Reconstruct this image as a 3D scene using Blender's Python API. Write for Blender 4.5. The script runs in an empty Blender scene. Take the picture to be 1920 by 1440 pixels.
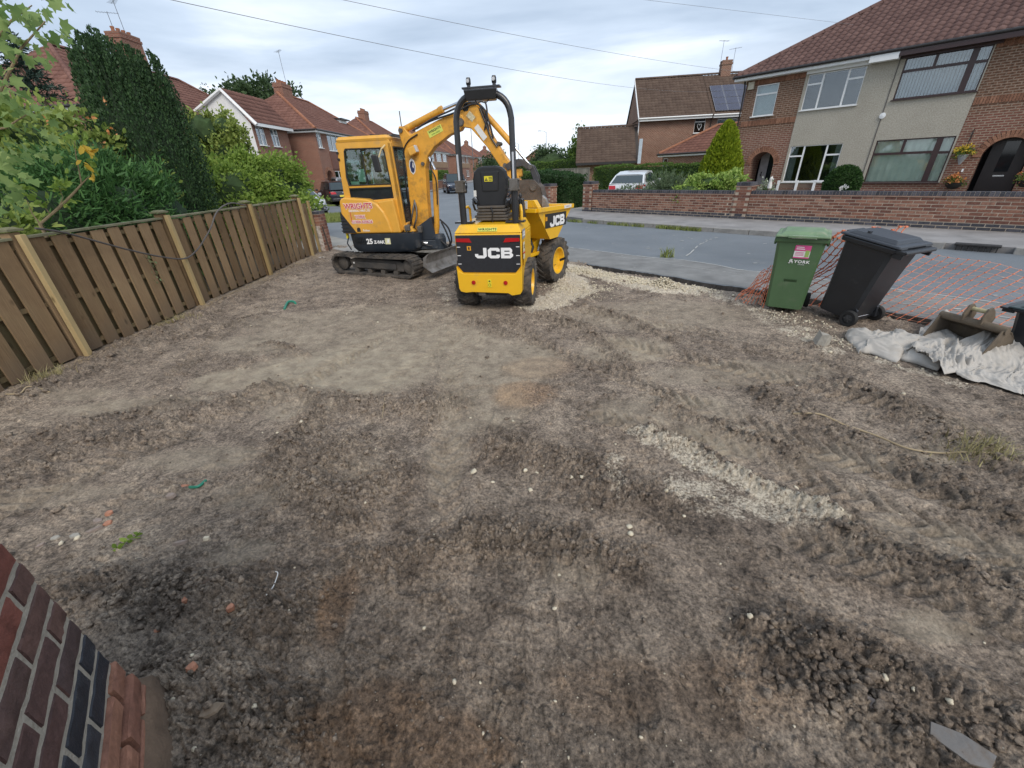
import bpy, bmesh, math, random
import numpy as np
from mathutils import Vector, Matrix, noise as mnoise

random.seed(7)
rng = np.random.default_rng(7)
D2R = math.radians
PI = math.pi
scene = bpy.context.scene
COL = scene.collection

# ------------------------------------------------------------------ camera
CAM_H = 1.7
f_px = 754.0
_n = np.array([60.0, -1420.0, -f_px]); _up = -_n / np.linalg.norm(_n)
_fw = np.array([0, 0, -1.0]); _fw = _fw - _fw.dot(_up) * _up; _fw /= np.linalg.norm(_fw)
_rt = np.cross(_fw, _up)
CM = np.array([_rt, _fw, _up])
cam = bpy.data.cameras.new('camera')
cam.sensor_width = 36.0
cam.lens = 36.0 * f_px / 1920.0
cam.clip_start = 0.05
cam.clip_end = 3000
camo = bpy.data.objects.new('camera', cam)
COL.objects.link(camo)
mw = Matrix.Identity(4)
for i in range(3):
    for j in range(3):
        mw[i][j] = CM[i][j]
mw[2][3] = CAM_H
camo.matrix_world = mw
scene.camera = camo

# ------------------------------------------------------------------ light
SUN_EL, SUN_AZ = 44.0, 162.0            # azimuth clockwise from +Y
w = bpy.data.worlds.new('World'); scene.world = w; w.use_nodes = True
nt = w.node_tree; nt.nodes.clear()
def N(t, typ, **kw):
    n = t.nodes.new(typ)
    for k, v in kw.items():
        setattr(n, k, v)
    return n
out = N(nt, 'ShaderNodeOutputWorld'); bg = N(nt, 'ShaderNodeBackground'); bg.inputs['Strength'].default_value = 0.104
sky = N(nt, 'ShaderNodeTexSky', sky_type='NISHITA', sun_disc=False)
sky.sun_elevation = D2R(SUN_EL); sky.sun_rotation = D2R(SUN_AZ); sky.dust_density = 2.0
tc = N(nt, 'ShaderNodeTexCoord')
sep = N(nt, 'ShaderNodeSeparateXYZ'); nt.links.new(tc.outputs['Generated'], sep.inputs[0])
def mth(t, op, a, b=None, c=None, clamp=False):
    n = t.nodes.new('ShaderNodeMath'); n.operation = op; n.use_clamp = clamp
    for i, x in enumerate((a, b, c)):
        if x is None: continue
        if isinstance(x, (int, float)): n.inputs[i].default_value = x
        else: t.links.new(x, n.inputs[i])
    return n.outputs[0]
zc = mth(nt, 'ADD', mth(nt, 'MAXIMUM', sep.outputs[2], 0.0), 0.16)
cx_ = mth(nt, 'DIVIDE', sep.outputs[0], zc); cy_ = mth(nt, 'DIVIDE', sep.outputs[1], zc)
comb = N(nt, 'ShaderNodeCombineXYZ'); nt.links.new(cx_, comb.inputs[0]); nt.links.new(cy_, comb.inputs[1])
mp = N(nt, 'ShaderNodeMapping'); nt.links.new(comb.outputs[0], mp.inputs[0])
mp.inputs['Rotation'].default_value = (0, 0, D2R(25)); mp.inputs['Scale'].default_value = (0.70, 1.15, 1); mp.inputs['Location'].default_value = (1.3, 0.4, 0)
n1 = N(nt, 'ShaderNodeTexNoise'); n1.inputs['Scale'].default_value = 0.8; n1.inputs['Detail'].default_value = 7; n1.inputs['Roughness'].default_value = 0.52; n1.inputs['Distortion'].default_value = 0.35
nt.links.new(mp.outputs[0], n1.inputs['Vector'])
rp = N(nt, 'ShaderNodeValToRGB'); nt.links.new(n1.outputs['Fac'], rp.inputs[0])
e = rp.color_ramp.elements
e[0].position = 0.38; e[0].color = (3.2, 3.95, 5.0, 1)
e[1].position = 0.70; e[1].color = (9.1, 9.3, 9.5, 1)
x = e.new(0.51); x.color = (4.5, 5.3, 6.4, 1)
x = e.new(0.60); x.color = (6.3, 6.9, 7.6, 1)
mx = N(nt, 'ShaderNodeMixRGB'); mx.inputs[0].default_value = 0.93
nt.links.new(sky.outputs[0], mx.inputs[1]); nt.links.new(rp.outputs[0], mx.inputs[2])
# pale band of brighter cloud towards the horizon all round
hz = N(nt, 'ShaderNodeMapRange'); nt.links.new(sep.outputs[2], hz.inputs[0])
hz.inputs[1].default_value = 0.0; hz.inputs[2].default_value = 0.20; hz.inputs[3].default_value = 0.75; hz.inputs[4].default_value = 0.0
mx2 = N(nt, 'ShaderNodeMixRGB'); nt.links.new(hz.outputs[0], mx2.inputs[0]); nt.links.new(mx.outputs[0], mx2.inputs[1]); mx2.inputs[2].default_value = (8.4, 8.8, 9.3, 1)
nt.links.new(mx2.outputs[0], bg.inputs['Color']); nt.links.new(bg.outputs[0], out.inputs['Surface'])

sl = bpy.data.lights.new('sun', 'SUN'); sl.energy = 1.35; sl.angle = D2R(32); sl.color = (1.0, 0.90, 0.78)
so = bpy.data.objects.new('sun', sl); COL.objects.link(so)
_d = Vector((math.sin(D2R(SUN_AZ)) * math.cos(D2R(SUN_EL)), math.cos(D2R(SUN_AZ)) * math.cos(D2R(SUN_EL)), math.sin(D2R(SUN_EL))))
so.rotation_euler = _d.to_track_quat('Z', 'Y').to_euler(); so.location = (0, -5, 20)
vs = scene.view_settings; vs.view_transform = 'Standard'; vs.look = 'None'; vs.gamma = 1.0; vs.exposure = 0.60; vs.use_curve_mapping = False

# ------------------------------------------------------------------ helpers
def ray(px, py):
    return CM @ np.array([px - 960.0, 720.0 - py, -f_px])
def gp(px, py, z=0.0):
    d = ray(px, py); t = (z - CAM_H) / d[2]
    return np.array([t * d[0], t * d[1], z])
AZ = -41.0
U = Vector((math.sin(D2R(AZ)), math.cos(D2R(AZ)), 0))   # along the front road, away to the left
V = Vector((U.y, -U.x, 0))                               # across it, away from us
def sd(s, d, z=0.0):
    return U * s + V * d + Vector((0, 0, z))

def tag(o, label=None, cat=None, group=None, kind=None):
    if label: o['label'] = label
    if cat: o['category'] = cat
    if group: o['group'] = group
    if kind: o['kind'] = kind
    return o
def thing(name, label, cat, loc=(0, 0, 0), rz=0.0, group=None, rot=None):
    o = bpy.data.objects.new(name, None); COL.objects.link(o)
    o.empty_display_size = 0.2
    o.location = loc; o.rotation_euler = rot if rot else (0, 0, rz)
    return tag(o, label, cat, group)
def copy_tree(o, parent=None):
    c = o.copy(); COL.objects.link(c)
    if parent is not None: c.parent = parent
    for ch in list(o.children):
        copy_tree(ch, c)
    return c

def rotm(rx=0, ry=0, rz=0):
    return (Matrix.Rotation(rz, 3, 'Z') @ Matrix.Rotation(ry, 3, 'Y') @ Matrix.Rotation(rx, 3, 'X'))

class MB:
    def __init__(s):
        s.v = []; s.f = []
    def add(s, vs, fs, M=None, T=None):
        b = len(s.v)
        for p in vs:
            p = Vector(p)
            if M is not None: p = M @ p
            if T is not None: p = p + Vector(T)
            s.v.append(tuple(p))
        s.f += [tuple(b + i for i in q) for q in fs]
        return s
    def box(s, c, d, M=None, T=None):
        cx, cy, cz = c; x, y, z = d[0] / 2, d[1] / 2, d[2] / 2
        vs = [(cx + a * x, cy + b_ * y, cz + g * z) for g in (-1, 1) for b_ in (-1, 1) for a in (-1, 1)]
        return s.add(vs, [(0, 2, 3, 1), (4, 5, 7, 6), (0, 1, 5, 4), (2, 6, 7, 3), (0, 4, 6, 2), (1, 3, 7, 5)], M, T)
    def rbox(s, c, d, M):           # box rotated about its own centre
        return s.box((0, 0, 0), d, M, c)
    def hexa(s, bot, top, M=None, T=None):   # 4 bottom, 4 top points
        return s.add(list(bot) + list(top), [(3, 2, 1, 0), (4, 5, 6, 7), (0, 1, 5, 4), (1, 2, 6, 5), (2, 3, 7, 6), (3, 0, 4, 7)], M, T)
    def prism(s, poly, a, b, axis='z', M=None, T=None):
        n = len(poly)
        def P(p, h):
            if axis == 'z': return (p[0], p[1], h)
            if axis == 'y': return (p[0], h, p[1])
            return (h, p[0], p[1])
        vs = [P(p, a) for p in poly] + [P(p, b) for p in poly]
        fs = [tuple(range(n - 1, -1, -1)), tuple(range(n, 2 * n))] + [(i, (i + 1) % n, n + (i + 1) % n, n + i) for i in range(n)]
        return s.add(vs, fs, M, T)
    def tube(s, pts, r, n=8, caps=True, r1=None):
        pts = [Vector(p) for p in pts]; m = len(pts); b = len(s.v)
        prev = None
        for i, p in enumerate(pts):
            t = (pts[min(i + 1, m - 1)] - pts[max(i - 1, 0)])
            if t.length < 1e-9: t = Vector((0, 0, 1))
            t.normalize()
            if prev is None:
                a = t.orthogonal().normalized()
            else:
                a = (prev - t * prev.dot(t))
                a = a.normalized() if a.length > 1e-6 else t.orthogonal().normalized()
            prev = a; c = t.cross(a)
            if isinstance(r, (list, tuple)): rr = r[i]
            else: rr = r if r1 is None else r + (r1 - r) * i / max(1, m - 1)
            for k in range(n):
                w_ = 2 * PI * k / n
                q = p + (a * math.cos(w_) + c * math.sin(w_)) * rr
                s.v.append(tuple(q))
        for i in range(m - 1):
            for k in range(n):
                s.f.append((b + i * n + k, b + i * n + (k + 1) % n, b + (i + 1) * n + (k + 1) % n, b + (i + 1) * n + k))
        if caps:
            s.f.append(tuple(b + k for k in range(n - 1, -1, -1)))
            s.f.append(tuple(b + (m - 1) * n + k for k in range(n)))
        return s
    def cyl(s, p0, p1, r, n=16, r1=None):
        return s.tube([p0, p1], r, n, True, r1)
    def lathe(s, prof, n=24, M=None, T=None, a0=0.0, a1=2 * PI):    # prof: (radius, z) about local z
        full = abs(a1 - a0 - 2 * PI) < 1e-6
        m = len(prof); cols = n if full else n + 1
        vs = []
        for k in range(cols):
            w_ = a0 + (a1 - a0) * k / n
            for (r, z) in prof: vs.append((r * math.cos(w_), r * math.sin(w_), z))
        fs = []
        for k in range(n):
            k2 = (k + 1) % cols
            for i in range(m - 1):
                fs.append((k * m + i, k2 * m + i, k2 * m + i + 1, k * m + i + 1))
        return s.add(vs, fs, M, T)
    def build(s, name, mat, parent=None, smooth=False, bevel=0, seg=2, uv=True, **kw):
        me = bpy.data.meshes.new(name)
        me.from_pydata(s.v, [], s.f)
        me.update()
        if smooth is True:
            for p in me.polygons: p.use_smooth = True
        elif smooth:                                    # angle in degrees
            me.shade_flat()
            for p in me.polygons: p.use_smooth = True
            try: me.set_sharp_from_angle(angle=D2R(smooth))
            except Exception: pass
        if uv: boxuv(me)
        if mat: me.materials.append(mat)
        o = bpy.data.objects.new(name, me); COL.objects.link(o)
        if parent is not None: o.parent = parent
        if bevel:
            b = o.modifiers.new('bevel', 'BEVEL'); b.width = bevel; b.segments = seg; b.limit_method = 'ANGLE'; b.angle_limit = D2R(40)
        if kw: tag(o, **kw)
        return o

def boxuv(me):
    uvl = me.uv_layers.new(name='UVMap')
    n = len(me.loops)
    if n == 0: return
    co = np.empty(len(me.vertices) * 3, 'f4'); me.vertices.foreach_get('co', co); co = co.reshape(-1, 3)
    li = np.empty(n, 'i4'); me.loops.foreach_get('vertex_index', li)
    pn = np.empty(len(me.polygons) * 3, 'f4'); me.polygons.foreach_get('normal', pn); pn = pn.reshape(-1, 3)
    lt = np.empty(len(me.polygons), 'i4'); me.polygons.foreach_get('loop_total', lt)
    pi = np.repeat(np.arange(len(me.polygons)), lt)
    nn = pn[pi]; p = co[li]
    ax = np.argmax(np.abs(nn), axis=1)
    uvs = np.empty((n, 2), 'f4')
    uvs[:, 0] = np.where(ax == 0, p[:, 1], p[:, 0])
    uvs[:, 1] = np.where(ax == 2, p[:, 1], p[:, 2])
    uvl.data.foreach_set('uv', uvs.ravel())

def mesh_np(name, v, f, mat, parent=None, smooth=False, colors=None, cname='Col', **kw):
    """v (n,3); f (m,3|4) int arrays"""
    me = bpy.data.meshes.new(name)
    v = np.ascontiguousarray(v, 'f4'); f = np.ascontiguousarray(f, 'i4')
    k = f.shape[1]
    me.vertices.add(len(v)); me.vertices.foreach_set('co', v.ravel())
    me.loops.add(f.size); me.loops.foreach_set('vertex_index', f.ravel())
    me.polygons.add(len(f)); me.polygons.foreach_set('loop_start', np.arange(0, f.size, k, dtype='i4'))
    try: me.polygons.foreach_set('loop_total', np.full(len(f), k, 'i4'))
    except Exception: pass
    me.update(calc_edges=True); me.validate()
    if smooth: me.polygons.foreach_set('use_smooth', np.ones(len(me.polygons), bool))
    if colors is not None:
        at = me.color_attributes.new(cname, 'FLOAT_COLOR', 'POINT')
        at.data.foreach_set('color', np.ascontiguousarray(colors, 'f4').ravel())
    if mat: me.materials.append(mat)
    o = bpy.data.objects.new(name, me); COL.objects.link(o)
    if parent is not None: o.parent = parent
    if kw: tag(o, **kw)
    return o

# ------------------------------------------------------------------ materials
def new_mat(name):
    m = bpy.data.materials.new(name); m.use_nodes = True
    t = m.node_tree; b = t.nodes['Principled BSDF']
    return m, t, b
def lk(t, a, b): t.links.new(a, b)
def noise_node(t, vec, scale, detail=4, rough=0.55, dist=0.0):
    n = t.nodes.new('ShaderNodeTexNoise'); n.inputs['Scale'].default_value = scale
    n.inputs['Detail'].default_value = detail; n.inputs['Roughness'].default_value = rough; n.inputs['Distortion'].default_value = dist
    if vec is not None: lk(t, vec, n.inputs['Vector'])
    return n.outputs['Fac']
def ramp(t, fac, stops):
    r = t.nodes.new('ShaderNodeValToRGB'); lk(t, fac, r.inputs[0])
    e = r.color_ramp.elements
    e[0].position, e[0].color = stops[0][0], tuple(stops[0][1]) + (1,)
    e[1].position, e[1].color = stops[-1][0], tuple(stops[-1][1]) + (1,)
    for p, c in stops[1:-1]:
        x = e.new(p); x.color = tuple(c) + (1,)
    return r.outputs[0]
def mixc(t, fac, a, b, mode='MIX'):
    m = t.nodes.new('ShaderNodeMixRGB'); m.blend_type = mode
    for i, x in enumerate((fac, a, b)):
        if isinstance(x, (int, float)): m.inputs[i].default_value = x
        elif isinstance(x, (tuple, list)): m.inputs[i].default_value = tuple(x)[:3] + (1,)
        else: lk(t, x, m.inputs[i])
    return m.outputs[0]
def bump(t, b, h, strength=0.3, dist=0.01):
    n = t.nodes.new('ShaderNodeBump'); n.inputs['Strength'].default_value = strength; n.inputs['Distance'].default_value = dist
    lk(t, h, n.inputs['Height']); lk(t, n.outputs[0], b.inputs['Normal']); return n
def scol(c, k): return tuple(min(1, max(0, x * k)) for x in c)

def M_(name, col, rough=0.6, metal=0.0, var=0.15, vs=6.0, bmp=0.0, bs=60.0, dirt=0.0, dcol=(0.13, 0.10, 0.075), coat=0.0, ds=5.0, spec=0.5):
    m, t, b = new_mat(name)
    tc = t.nodes.new('ShaderNodeTexCoord'); ob = tc.outputs['Object']
    nf = noise_node(t, ob, vs, 5, 0.6)
    c = ramp(t, nf, [(0.3, scol(col, 1 - var)), (0.7, scol(col, 1 + var))])
    if dirt > 0:
        d = noise_node(t, ob, ds, 8, 0.68)
        df = ramp(t, d, [(0.62 - 0.3 * dirt, (0, 0, 0)), (0.78 - 0.2 * dirt, (1, 1, 1))])
        df2 = mth(t, 'MULTIPLY', df, min(1.0, 0.45 + dirt * 0.5))
        c = mixc(t, df2, c, dcol)
        r2 = mth(t, 'ADD', mth(t, 'MULTIPLY', df2, 0.5), rough, clamp=True)
        lk(t, r2, b.inputs['Roughness'])
    else:
        b.inputs['Roughness'].default_value = rough
    lk(t, c, b.inputs['Base Color'])
    b.inputs['Metallic'].default_value = metal
    b.inputs['Specular IOR Level'].default_value = spec
    if coat: b.inputs['Coat Weight'].default_value = coat; b.inputs['Coat Roughness'].default_value = 0.08
    if bmp > 0:
        bump(t, b, noise_node(t, ob, bs, 6, 0.6), bmp, 0.01)
    return m
MATS = {}
def mm(name, *a, **k):
    if name not in MATS: MATS[name] = M_(name, *a, **k)
    return MATS[name]

# numpy gradient noise
_perm = rng.permutation(512).astype('i4'); _perm = np.concatenate([_perm, _perm])
_ga = rng.random(512) * 2 * PI; _gx = np.cos(_ga); _gy = np.sin(_ga)
def pn2(x, y):
    xi = np.floor(x).astype('i8'); yi = np.floor(y).astype('i8'); xf = x - xi; yf = y - yi
    def g(ix, iy, dx, dy):
        h = _perm[(_perm[ix & 511] + iy) & 511]
        return _gx[h] * dx + _gy[h] * dy
    u_ = xf * xf * xf * (xf * (xf * 6 - 15) + 10); v_ = yf * yf * yf * (yf * (yf * 6 - 15) + 10)
    a = g(xi, yi, xf, yf); b = g(xi + 1, yi, xf - 1, yf); c = g(xi, yi + 1, xf, yf - 1); d = g(xi + 1, yi + 1, xf - 1, yf - 1)
    return (a + u_ * (b - a)) * (1 - v_) + (c + u_ * (d - c)) * v_
def fbm(x, y, oct=5, gain=0.5, lac=2.03, ridged=False):
    s = np.zeros_like(x); a = 1.0; k = 1.0
    for i in range(oct):
        n = pn2(x * k + 17.3 * i, y * k - 9.1 * i)
        if ridged: n = 0.5 - np.abs(n) * 1.6
        s += a * n; a *= gain; k *= lac
    return s
# ================================================================== GROUND
def soil_mat(name, attr=True):
    m, t, b = new_mat(name)
    tcn = t.nodes.new('ShaderNodeTexCoord'); ob = tcn.outputs['Object']
    if attr:
        at = t.nodes.new('ShaderNodeAttribute'); at.attribute_name = 'Col'
        sp = t.nodes.new('ShaderNodeSeparateColor'); lk(t, at.outputs['Color'], sp.inputs[0])
        pale, chalk, brown = sp.outputs[0], sp.outputs[1], sp.outputs[2]
    n_l = noise_node(t, ob, 1.1, 6, 0.6, 0.3)
    n_m = noise_node(t, ob, 7.0, 7, 0.62, 0.2)
    n_f = noise_node(t, ob, 60.0, 7, 0.75)
    n_g = noise_node(t, ob, 260.0, 3, 0.7)
    n_s = noise_node(t, ob, 18.0, 7, 0.72, 0.6)
    n_p = noise_node(t, ob, 2.3, 8, 0.66, 1.1)
    base = ramp(t, n_l, [(0.28, (0.228, 0.182, 0.143)), (0.5, (0.285, 0.231, 0.182)), (0.72, (0.355, 0.293, 0.231))])
    base = mixc(t, 1.0, base, ramp(t, n_p, [(0.40, (0.76, 0.75, 0.75)), (0.485, (0.86, 0.855, 0.855)), (0.515, (1.0, 1.0, 1.0)), (0.62, (1.12, 1.11, 1.10))]), 'MULTIPLY')
    base = mixc(t, 1.0, base, ramp(t, n_m, [(0.36, (0.76, 0.75, 0.75)), (0.5, (1, 1, 1)), (0.64, (1.14, 1.14, 1.13))]), 'MULTIPLY')
    rgh = ramp(t, n_p, [(0.40, (1, 1, 1)), (0.58, (.38, .38, .38))])
    base = mixc(t, rgh, base, ramp(t, n_s, [(0.38, (0.42, 0.41, 0.40)), (0.47, (0.90, 0.90, 0.90)), (0.62, (1.40, 1.38, 1.35))]), 'MULTIPLY')
    base = mixc(t, 1.0, base, ramp(t, n_f, [(0.38, (0.40, 0.39, 0.38)), (0.48, (0.90, 0.90, 0.90)), (0.53, (1.08, 1.08, 1.08)), (0.64, (1.7, 1.68, 1.62))]), 'MULTIPLY')
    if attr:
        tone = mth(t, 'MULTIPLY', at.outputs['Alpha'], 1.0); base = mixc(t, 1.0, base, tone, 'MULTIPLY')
    if attr:
        palec = ramp(t, n_m, [(0.3, (0.29, 0.240, 0.178)), (0.7, (0.46, 0.392, 0.295))])
        palec = mixc(t, 0.5, palec, ramp(t, n_f, [(0.3, (0.7, 0.7, 0.7)), (0.7, (1.25, 1.25, 1.25))]), 'MULTIPLY')
        pf = mth(t, 'MULTIPLY', pale, mth(t, 'ADD', mth(t, 'MULTIPLY', n_m, 1.1), 0.35), clamp=True)
        base = mixc(t, pf, base, palec)
        bc = mixc(t, 1.0, base, (1.10, 0.84, 0.62), 'MULTIPLY')
        base = mixc(t, mth(t, 'MULTIPLY', brown, mth(t, 'ADD', n_m, .15), clamp=True), base, bc)
        chc = ramp(t, n_f, [(0.38, (0.33, 0.28, 0.21)), (0.5, (0.56, 0.49, 0.385)), (0.62, (0.78, 0.70, 0.57))])
        cf = ramp(t, mth(t, 'ADD', chalk, mth(t, 'ADD', mth(t, 'MULTIPLY', mth(t, 'SUBTRACT', n_f, 0.5), 1.3), mth(t, 'MULTIPLY', mth(t, 'SUBTRACT', n_m, 0.5), 1.6))), [(0.36, (0, 0, 0)), (0.75, (1, 1, 1))])
        base = mixc(t, cf, base, chc)
    # tiny pale grit
    vor = t.nodes.new('ShaderNodeTexVoronoi'); vor.inputs['Scale'].default_value = 38.0; lk(t, ob, vor.inputs['Vector'])
    gr = ramp(t, vor.outputs['Distance'], [(0.07, (1, 1, 1)), (0.12, (0, 0, 0))])
    sc = t.nodes.new('ShaderNodeSeparateColor'); lk(t, vor.outputs['Color'], sc.inputs[0])
    sel = ramp(t, sc.outputs[0], [(0.72, (0, 0, 0)), (0.76, (1, 1, 1))])
    base = mixc(t, mth(t, 'MULTIPLY', gr, sel), base, (0.42, 0.39, 0.33))
    lk(t, base, b.inputs['Base Color'])
    lk(t, mth(t, 'ADD', mth(t, 'MULTIPLY', n_m, 0.25), 0.68), b.inputs['Roughness'])
    b.inputs['Specular IOR Level'].default_value = 0.32
    h = mth(t, 'ADD', mth(t, 'MULTIPLY', n_f, 0.7), mth(t, 'MULTIPLY', n_g, 0.3))
    bump(t, b, mth(t, 'ADD', h, n_s), 1.0, 0.018)
    return m
SOIL = soil_mat('soil_ground')
CLOD = soil_mat('soil_clod', attr=False)

def pts_px(L): return [gp(*p)[:2] for p in L]
def poly_dist(X, Y, P):
    """distance to a polyline and the length coordinate along it"""
    best = np.full(X.shape, 1e9); along = np.zeros(X.shape); side = np.zeros(X.shape); acc = 0.0
    for a, b in zip(P[:-1], P[1:]):
        dx, dy = b[0] - a[0], b[1] - a[1]; L = math.hypot(dx, dy)
        if L < 1e-6: continue
        t = np.clip(((X - a[0]) * dx + (Y - a[1]) * dy) / (L * L), 0, 1)
        d = np.hypot(X - a[0] - t * dx, Y - a[1] - t * dy)
        sg = np.sign((X - a[0]) * dy - (Y - a[1]) * dx)
        m_ = d < best
        best = np.where(m_, d, best); along = np.where(m_, acc + t * L, along); side = np.where(m_, sg, side); acc += L
    return best, along, side
def smooth01(x): x = np.clip(x, 0, 1); return x * x * (3 - 2 * x)

# soil features: berms of loose crumbs (px in the photograph -> metres on the ground)
BERMS = [  # polyline, width, height
 ([(495, 738), (560, 742), (640, 752), (740, 768), (850, 762)], 0.11, 0.030),
 ([(0, 905), (130, 860), (260, 815), (380, 775), (495, 738)], 0.16, 0.035),
 ([(20, 835), (170, 800), (330, 760)], 0.12, 0.018),
 ([(600, 770), (555, 830), (535, 890), (600, 935), (680, 940), (715, 905)], 0.12, 0.040),
 ([(640, 850), (600, 890)], 0.2, 0.02),
 ([(600, 985), (660, 990), (690, 980)], 0.05, 0.02),
 ([(690, 1050), (760, 1040), (830, 1035), (900, 1005), (1010, 1010), (1120, 1040), (1170, 1060)], 0.085, 0.024),
 ([(930, 830), (1010, 855), (1090, 880), (1160, 930), (1230, 935)], 0.11, 0.022),
 ([(1225, 815), (1300, 850), (1400, 905), (1500, 950), (1560, 985)], 0.06, 0.030),
 ([(1560, 985), (1660, 1040), (1790, 1080), (1919, 1120)], 0.12, 0.032),
 ([(1400, 1165), (1480, 1190), (1600, 1220), (1720, 1290), (1919, 1370)], 0.045, 0.028),
 ([(1480, 1200), (1540, 1260), (1620, 1330), (1700, 1400)], 0.09, 0.040),
 ([(140, 1110), (260, 1120), (400, 1130), (500, 1150)], 0.12, 0.035),
 ([(480, 1190), (560, 1170), (600, 1120)], 0.08, 0.018),
 ([(290, 1300), (420, 1290), (500, 1380)], 0.12, 0.02),
 ([(1600, 735), (1720, 790), (1850, 860), (1919, 900)], 0.12, 0.028),
 ([(1430, 740), (1560, 810), (1700, 880), (1860, 960)], 0.10, 0.022),
 ([(500, 648), (545, 655), (580, 668)], 0.05, 0.012),
 ([(830, 760), (800, 810)], 0.03, 0.012),
 ([(760, 575), (860, 595), (930, 625), (1010, 640)], 0.06, 0.014),
 ([(1090, 575), (1180, 600), (1260, 640)], 0.06, 0.014),
 ([(1020, 590), (1100, 620), (1180, 690)], 0.09, 0.014),
 ([(150, 700), (330, 640), (500, 590)], 0.06, 0.010),
 ([(0, 770), (180, 690), (384, 590), (520, 530), (600, 490)], 0.16, 0.035),
 ([(1250, 760), (1330, 800), (1480, 850)], 0.08, 0.02),
]
TRACKS = [  # tyre tread runs: polyline, half width, lug pitch, depth
 ([(930, 600), (1050, 660), (1250, 740), (1500, 830), (1919, 985)], 0.13, 0.10, 0.013),
 ([(980, 590), (1200, 650), (1450, 710), (1919, 830)], 0.13, 0.10, 0.013),
 ([(1050, 580), (1300, 620), (1600, 690)], 0.11, 0.10, 0.009),
 ([(1130, 780), (1320, 830), (1600, 930), (1919, 1060)], 0.12, 0.11, 0.012),
 ([(870, 600), (850, 690), (840, 800), (830, 960)], 0.11, 0.09, 0.006),
 ([(1500, 1010), (1700, 1090), (1919, 1180)], 0.10, 0.09, 0.010),
 ([(0, 960), (250, 850), (500, 760), (700, 640), (830, 590)], 0.13, 0.10, 0.010),
 ([(0, 1030), (300, 930), (560, 820), (760, 700), (900, 600)], 0.13, 0.10, 0.006),
 ([(640, 530), (520, 560), (420, 620), (330, 700)], 0.12, 0.08, 0.009),
]
PALE = [ # px, py, rx, ry metres, strength
 (640, 695, 0.85, 0.55, 1.0), (430, 712, 0.30, 0.20, 0.9), (780, 640, 0.9, 0.40, 0.75), (300, 760, 0.75, 0.14, 0.6),
 (540, 640, 0.7, 0.35, 0.6), (930, 680, 0.55, 0.5, 0.7), (900, 760, 0.35, 0.35, 0.6), (1170, 655, 0.4, 0.3, 0.75), (690, 600, 1.4, 0.55, 0.5),
 (1230, 590, 1.0, 0.5, 0.45), (1350, 830, 0.32, 0.16, 0.7), (1250, 770, 0.5, 0.2, 0.5), (380, 860, 0.35, 0.12, 0.5), (560, 770, 0.25, 0.12, 0.6), (840, 850, 0.12, 0.3, 0.35),
 (140, 740, 0.3, 0.1, 0.5), (100, 930, 0.4, 0.1, 0.35), (480, 930, 0.25, 0.12, 0.35), (1080, 1060, 0.12, 0.12, 0.35), (1840, 1040, 0.3, 0.1, 0.4),
 (1650, 860, 0.5, 0.12, 0.45), (1700, 1010, 0.3, 0.1, 0.4), (660, 880, 0.2, 0.14, 0.35), (400, 540, .9, .9, .3), (1380, 700, 0.7, 0.2, 0.45), (1750, 1180, 0.15, 0.06, 0.5), (450, 1040, 0.12, 0.08, 0.4),
]
SMOOTH = PALE + [(960, 960, 0.35, 0.12, 1.0), (640, 1160, 0.07, 0.14, 1.0), (960, 1200, 0.2, 0.12, 0.9), (900, 1100, 0.12, 0.08, .8), (1380, 1080, 0.3, 0.10, 1.0), (1180, 1180, 0.18, 0.12, 1.0), (1260, 1380, 0.15, 0.06, 1.0),
  (700, 1330, 0.16, 0.08, 1.0), (870, 1400, 0.3, 0.08, 0.8), (1200, 960, .2, .1, .8), (180, 1000, .35, .1, .8), (250, 960, .2, .1, .6), (1800, 1370, .12, .05, 1.0), (1100, 1400, .3, .08, .7)]
BROWN = [(680, 1360, 0.2, 0.12, 0.9), (640, 1140, 0.06, 0.14, 0.9), (980, 740, 0.25, 0.2, 0.75), (820, 1420, 0.2, 0.08, 0.8), (1370, 1300, 0.2, 0.12, 0.4), (1010, 690, 0.3, 0.2, 0.4), (1140, 1280, 0.2, 0.1, .4), (180, 1330, 0.05, 0.05, .5)]
CHALK = [([(1195, 812), (1250, 840), (1320, 880), (1400, 915), (1500, 960), (1555, 975)], 0.11, .72), ([(1290, 920), (1400, 940), (1500, 965)], 0.17, 0.5),
 ([(1060, 500), (1110, 515), (1180, 530), (1240, 545), (1300, 546)], 0.28, 1.15), ([(1050, 505), (1080, 545), (1010, 575)], 0.34, 1.0),
 ([(1330, 548), (1400, 575), (1440, 600), (1500, 630), (1560, 660)], 0.16, 0.45), ([(1150, 870), (1170, 935)], 0.10, 0.45), ([(1480, 610), (1560, 640), (1640, 670), (1800, 720)], 0.14, 0.42),
 ([(830, 540), (840, 570)], 0.12, 0.42), ([(1330, 790), (1430, 830)], 0.1, 0.3), ([(1440, 570), (1400, 560), (1460, 600)], .15, .45)]

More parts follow.
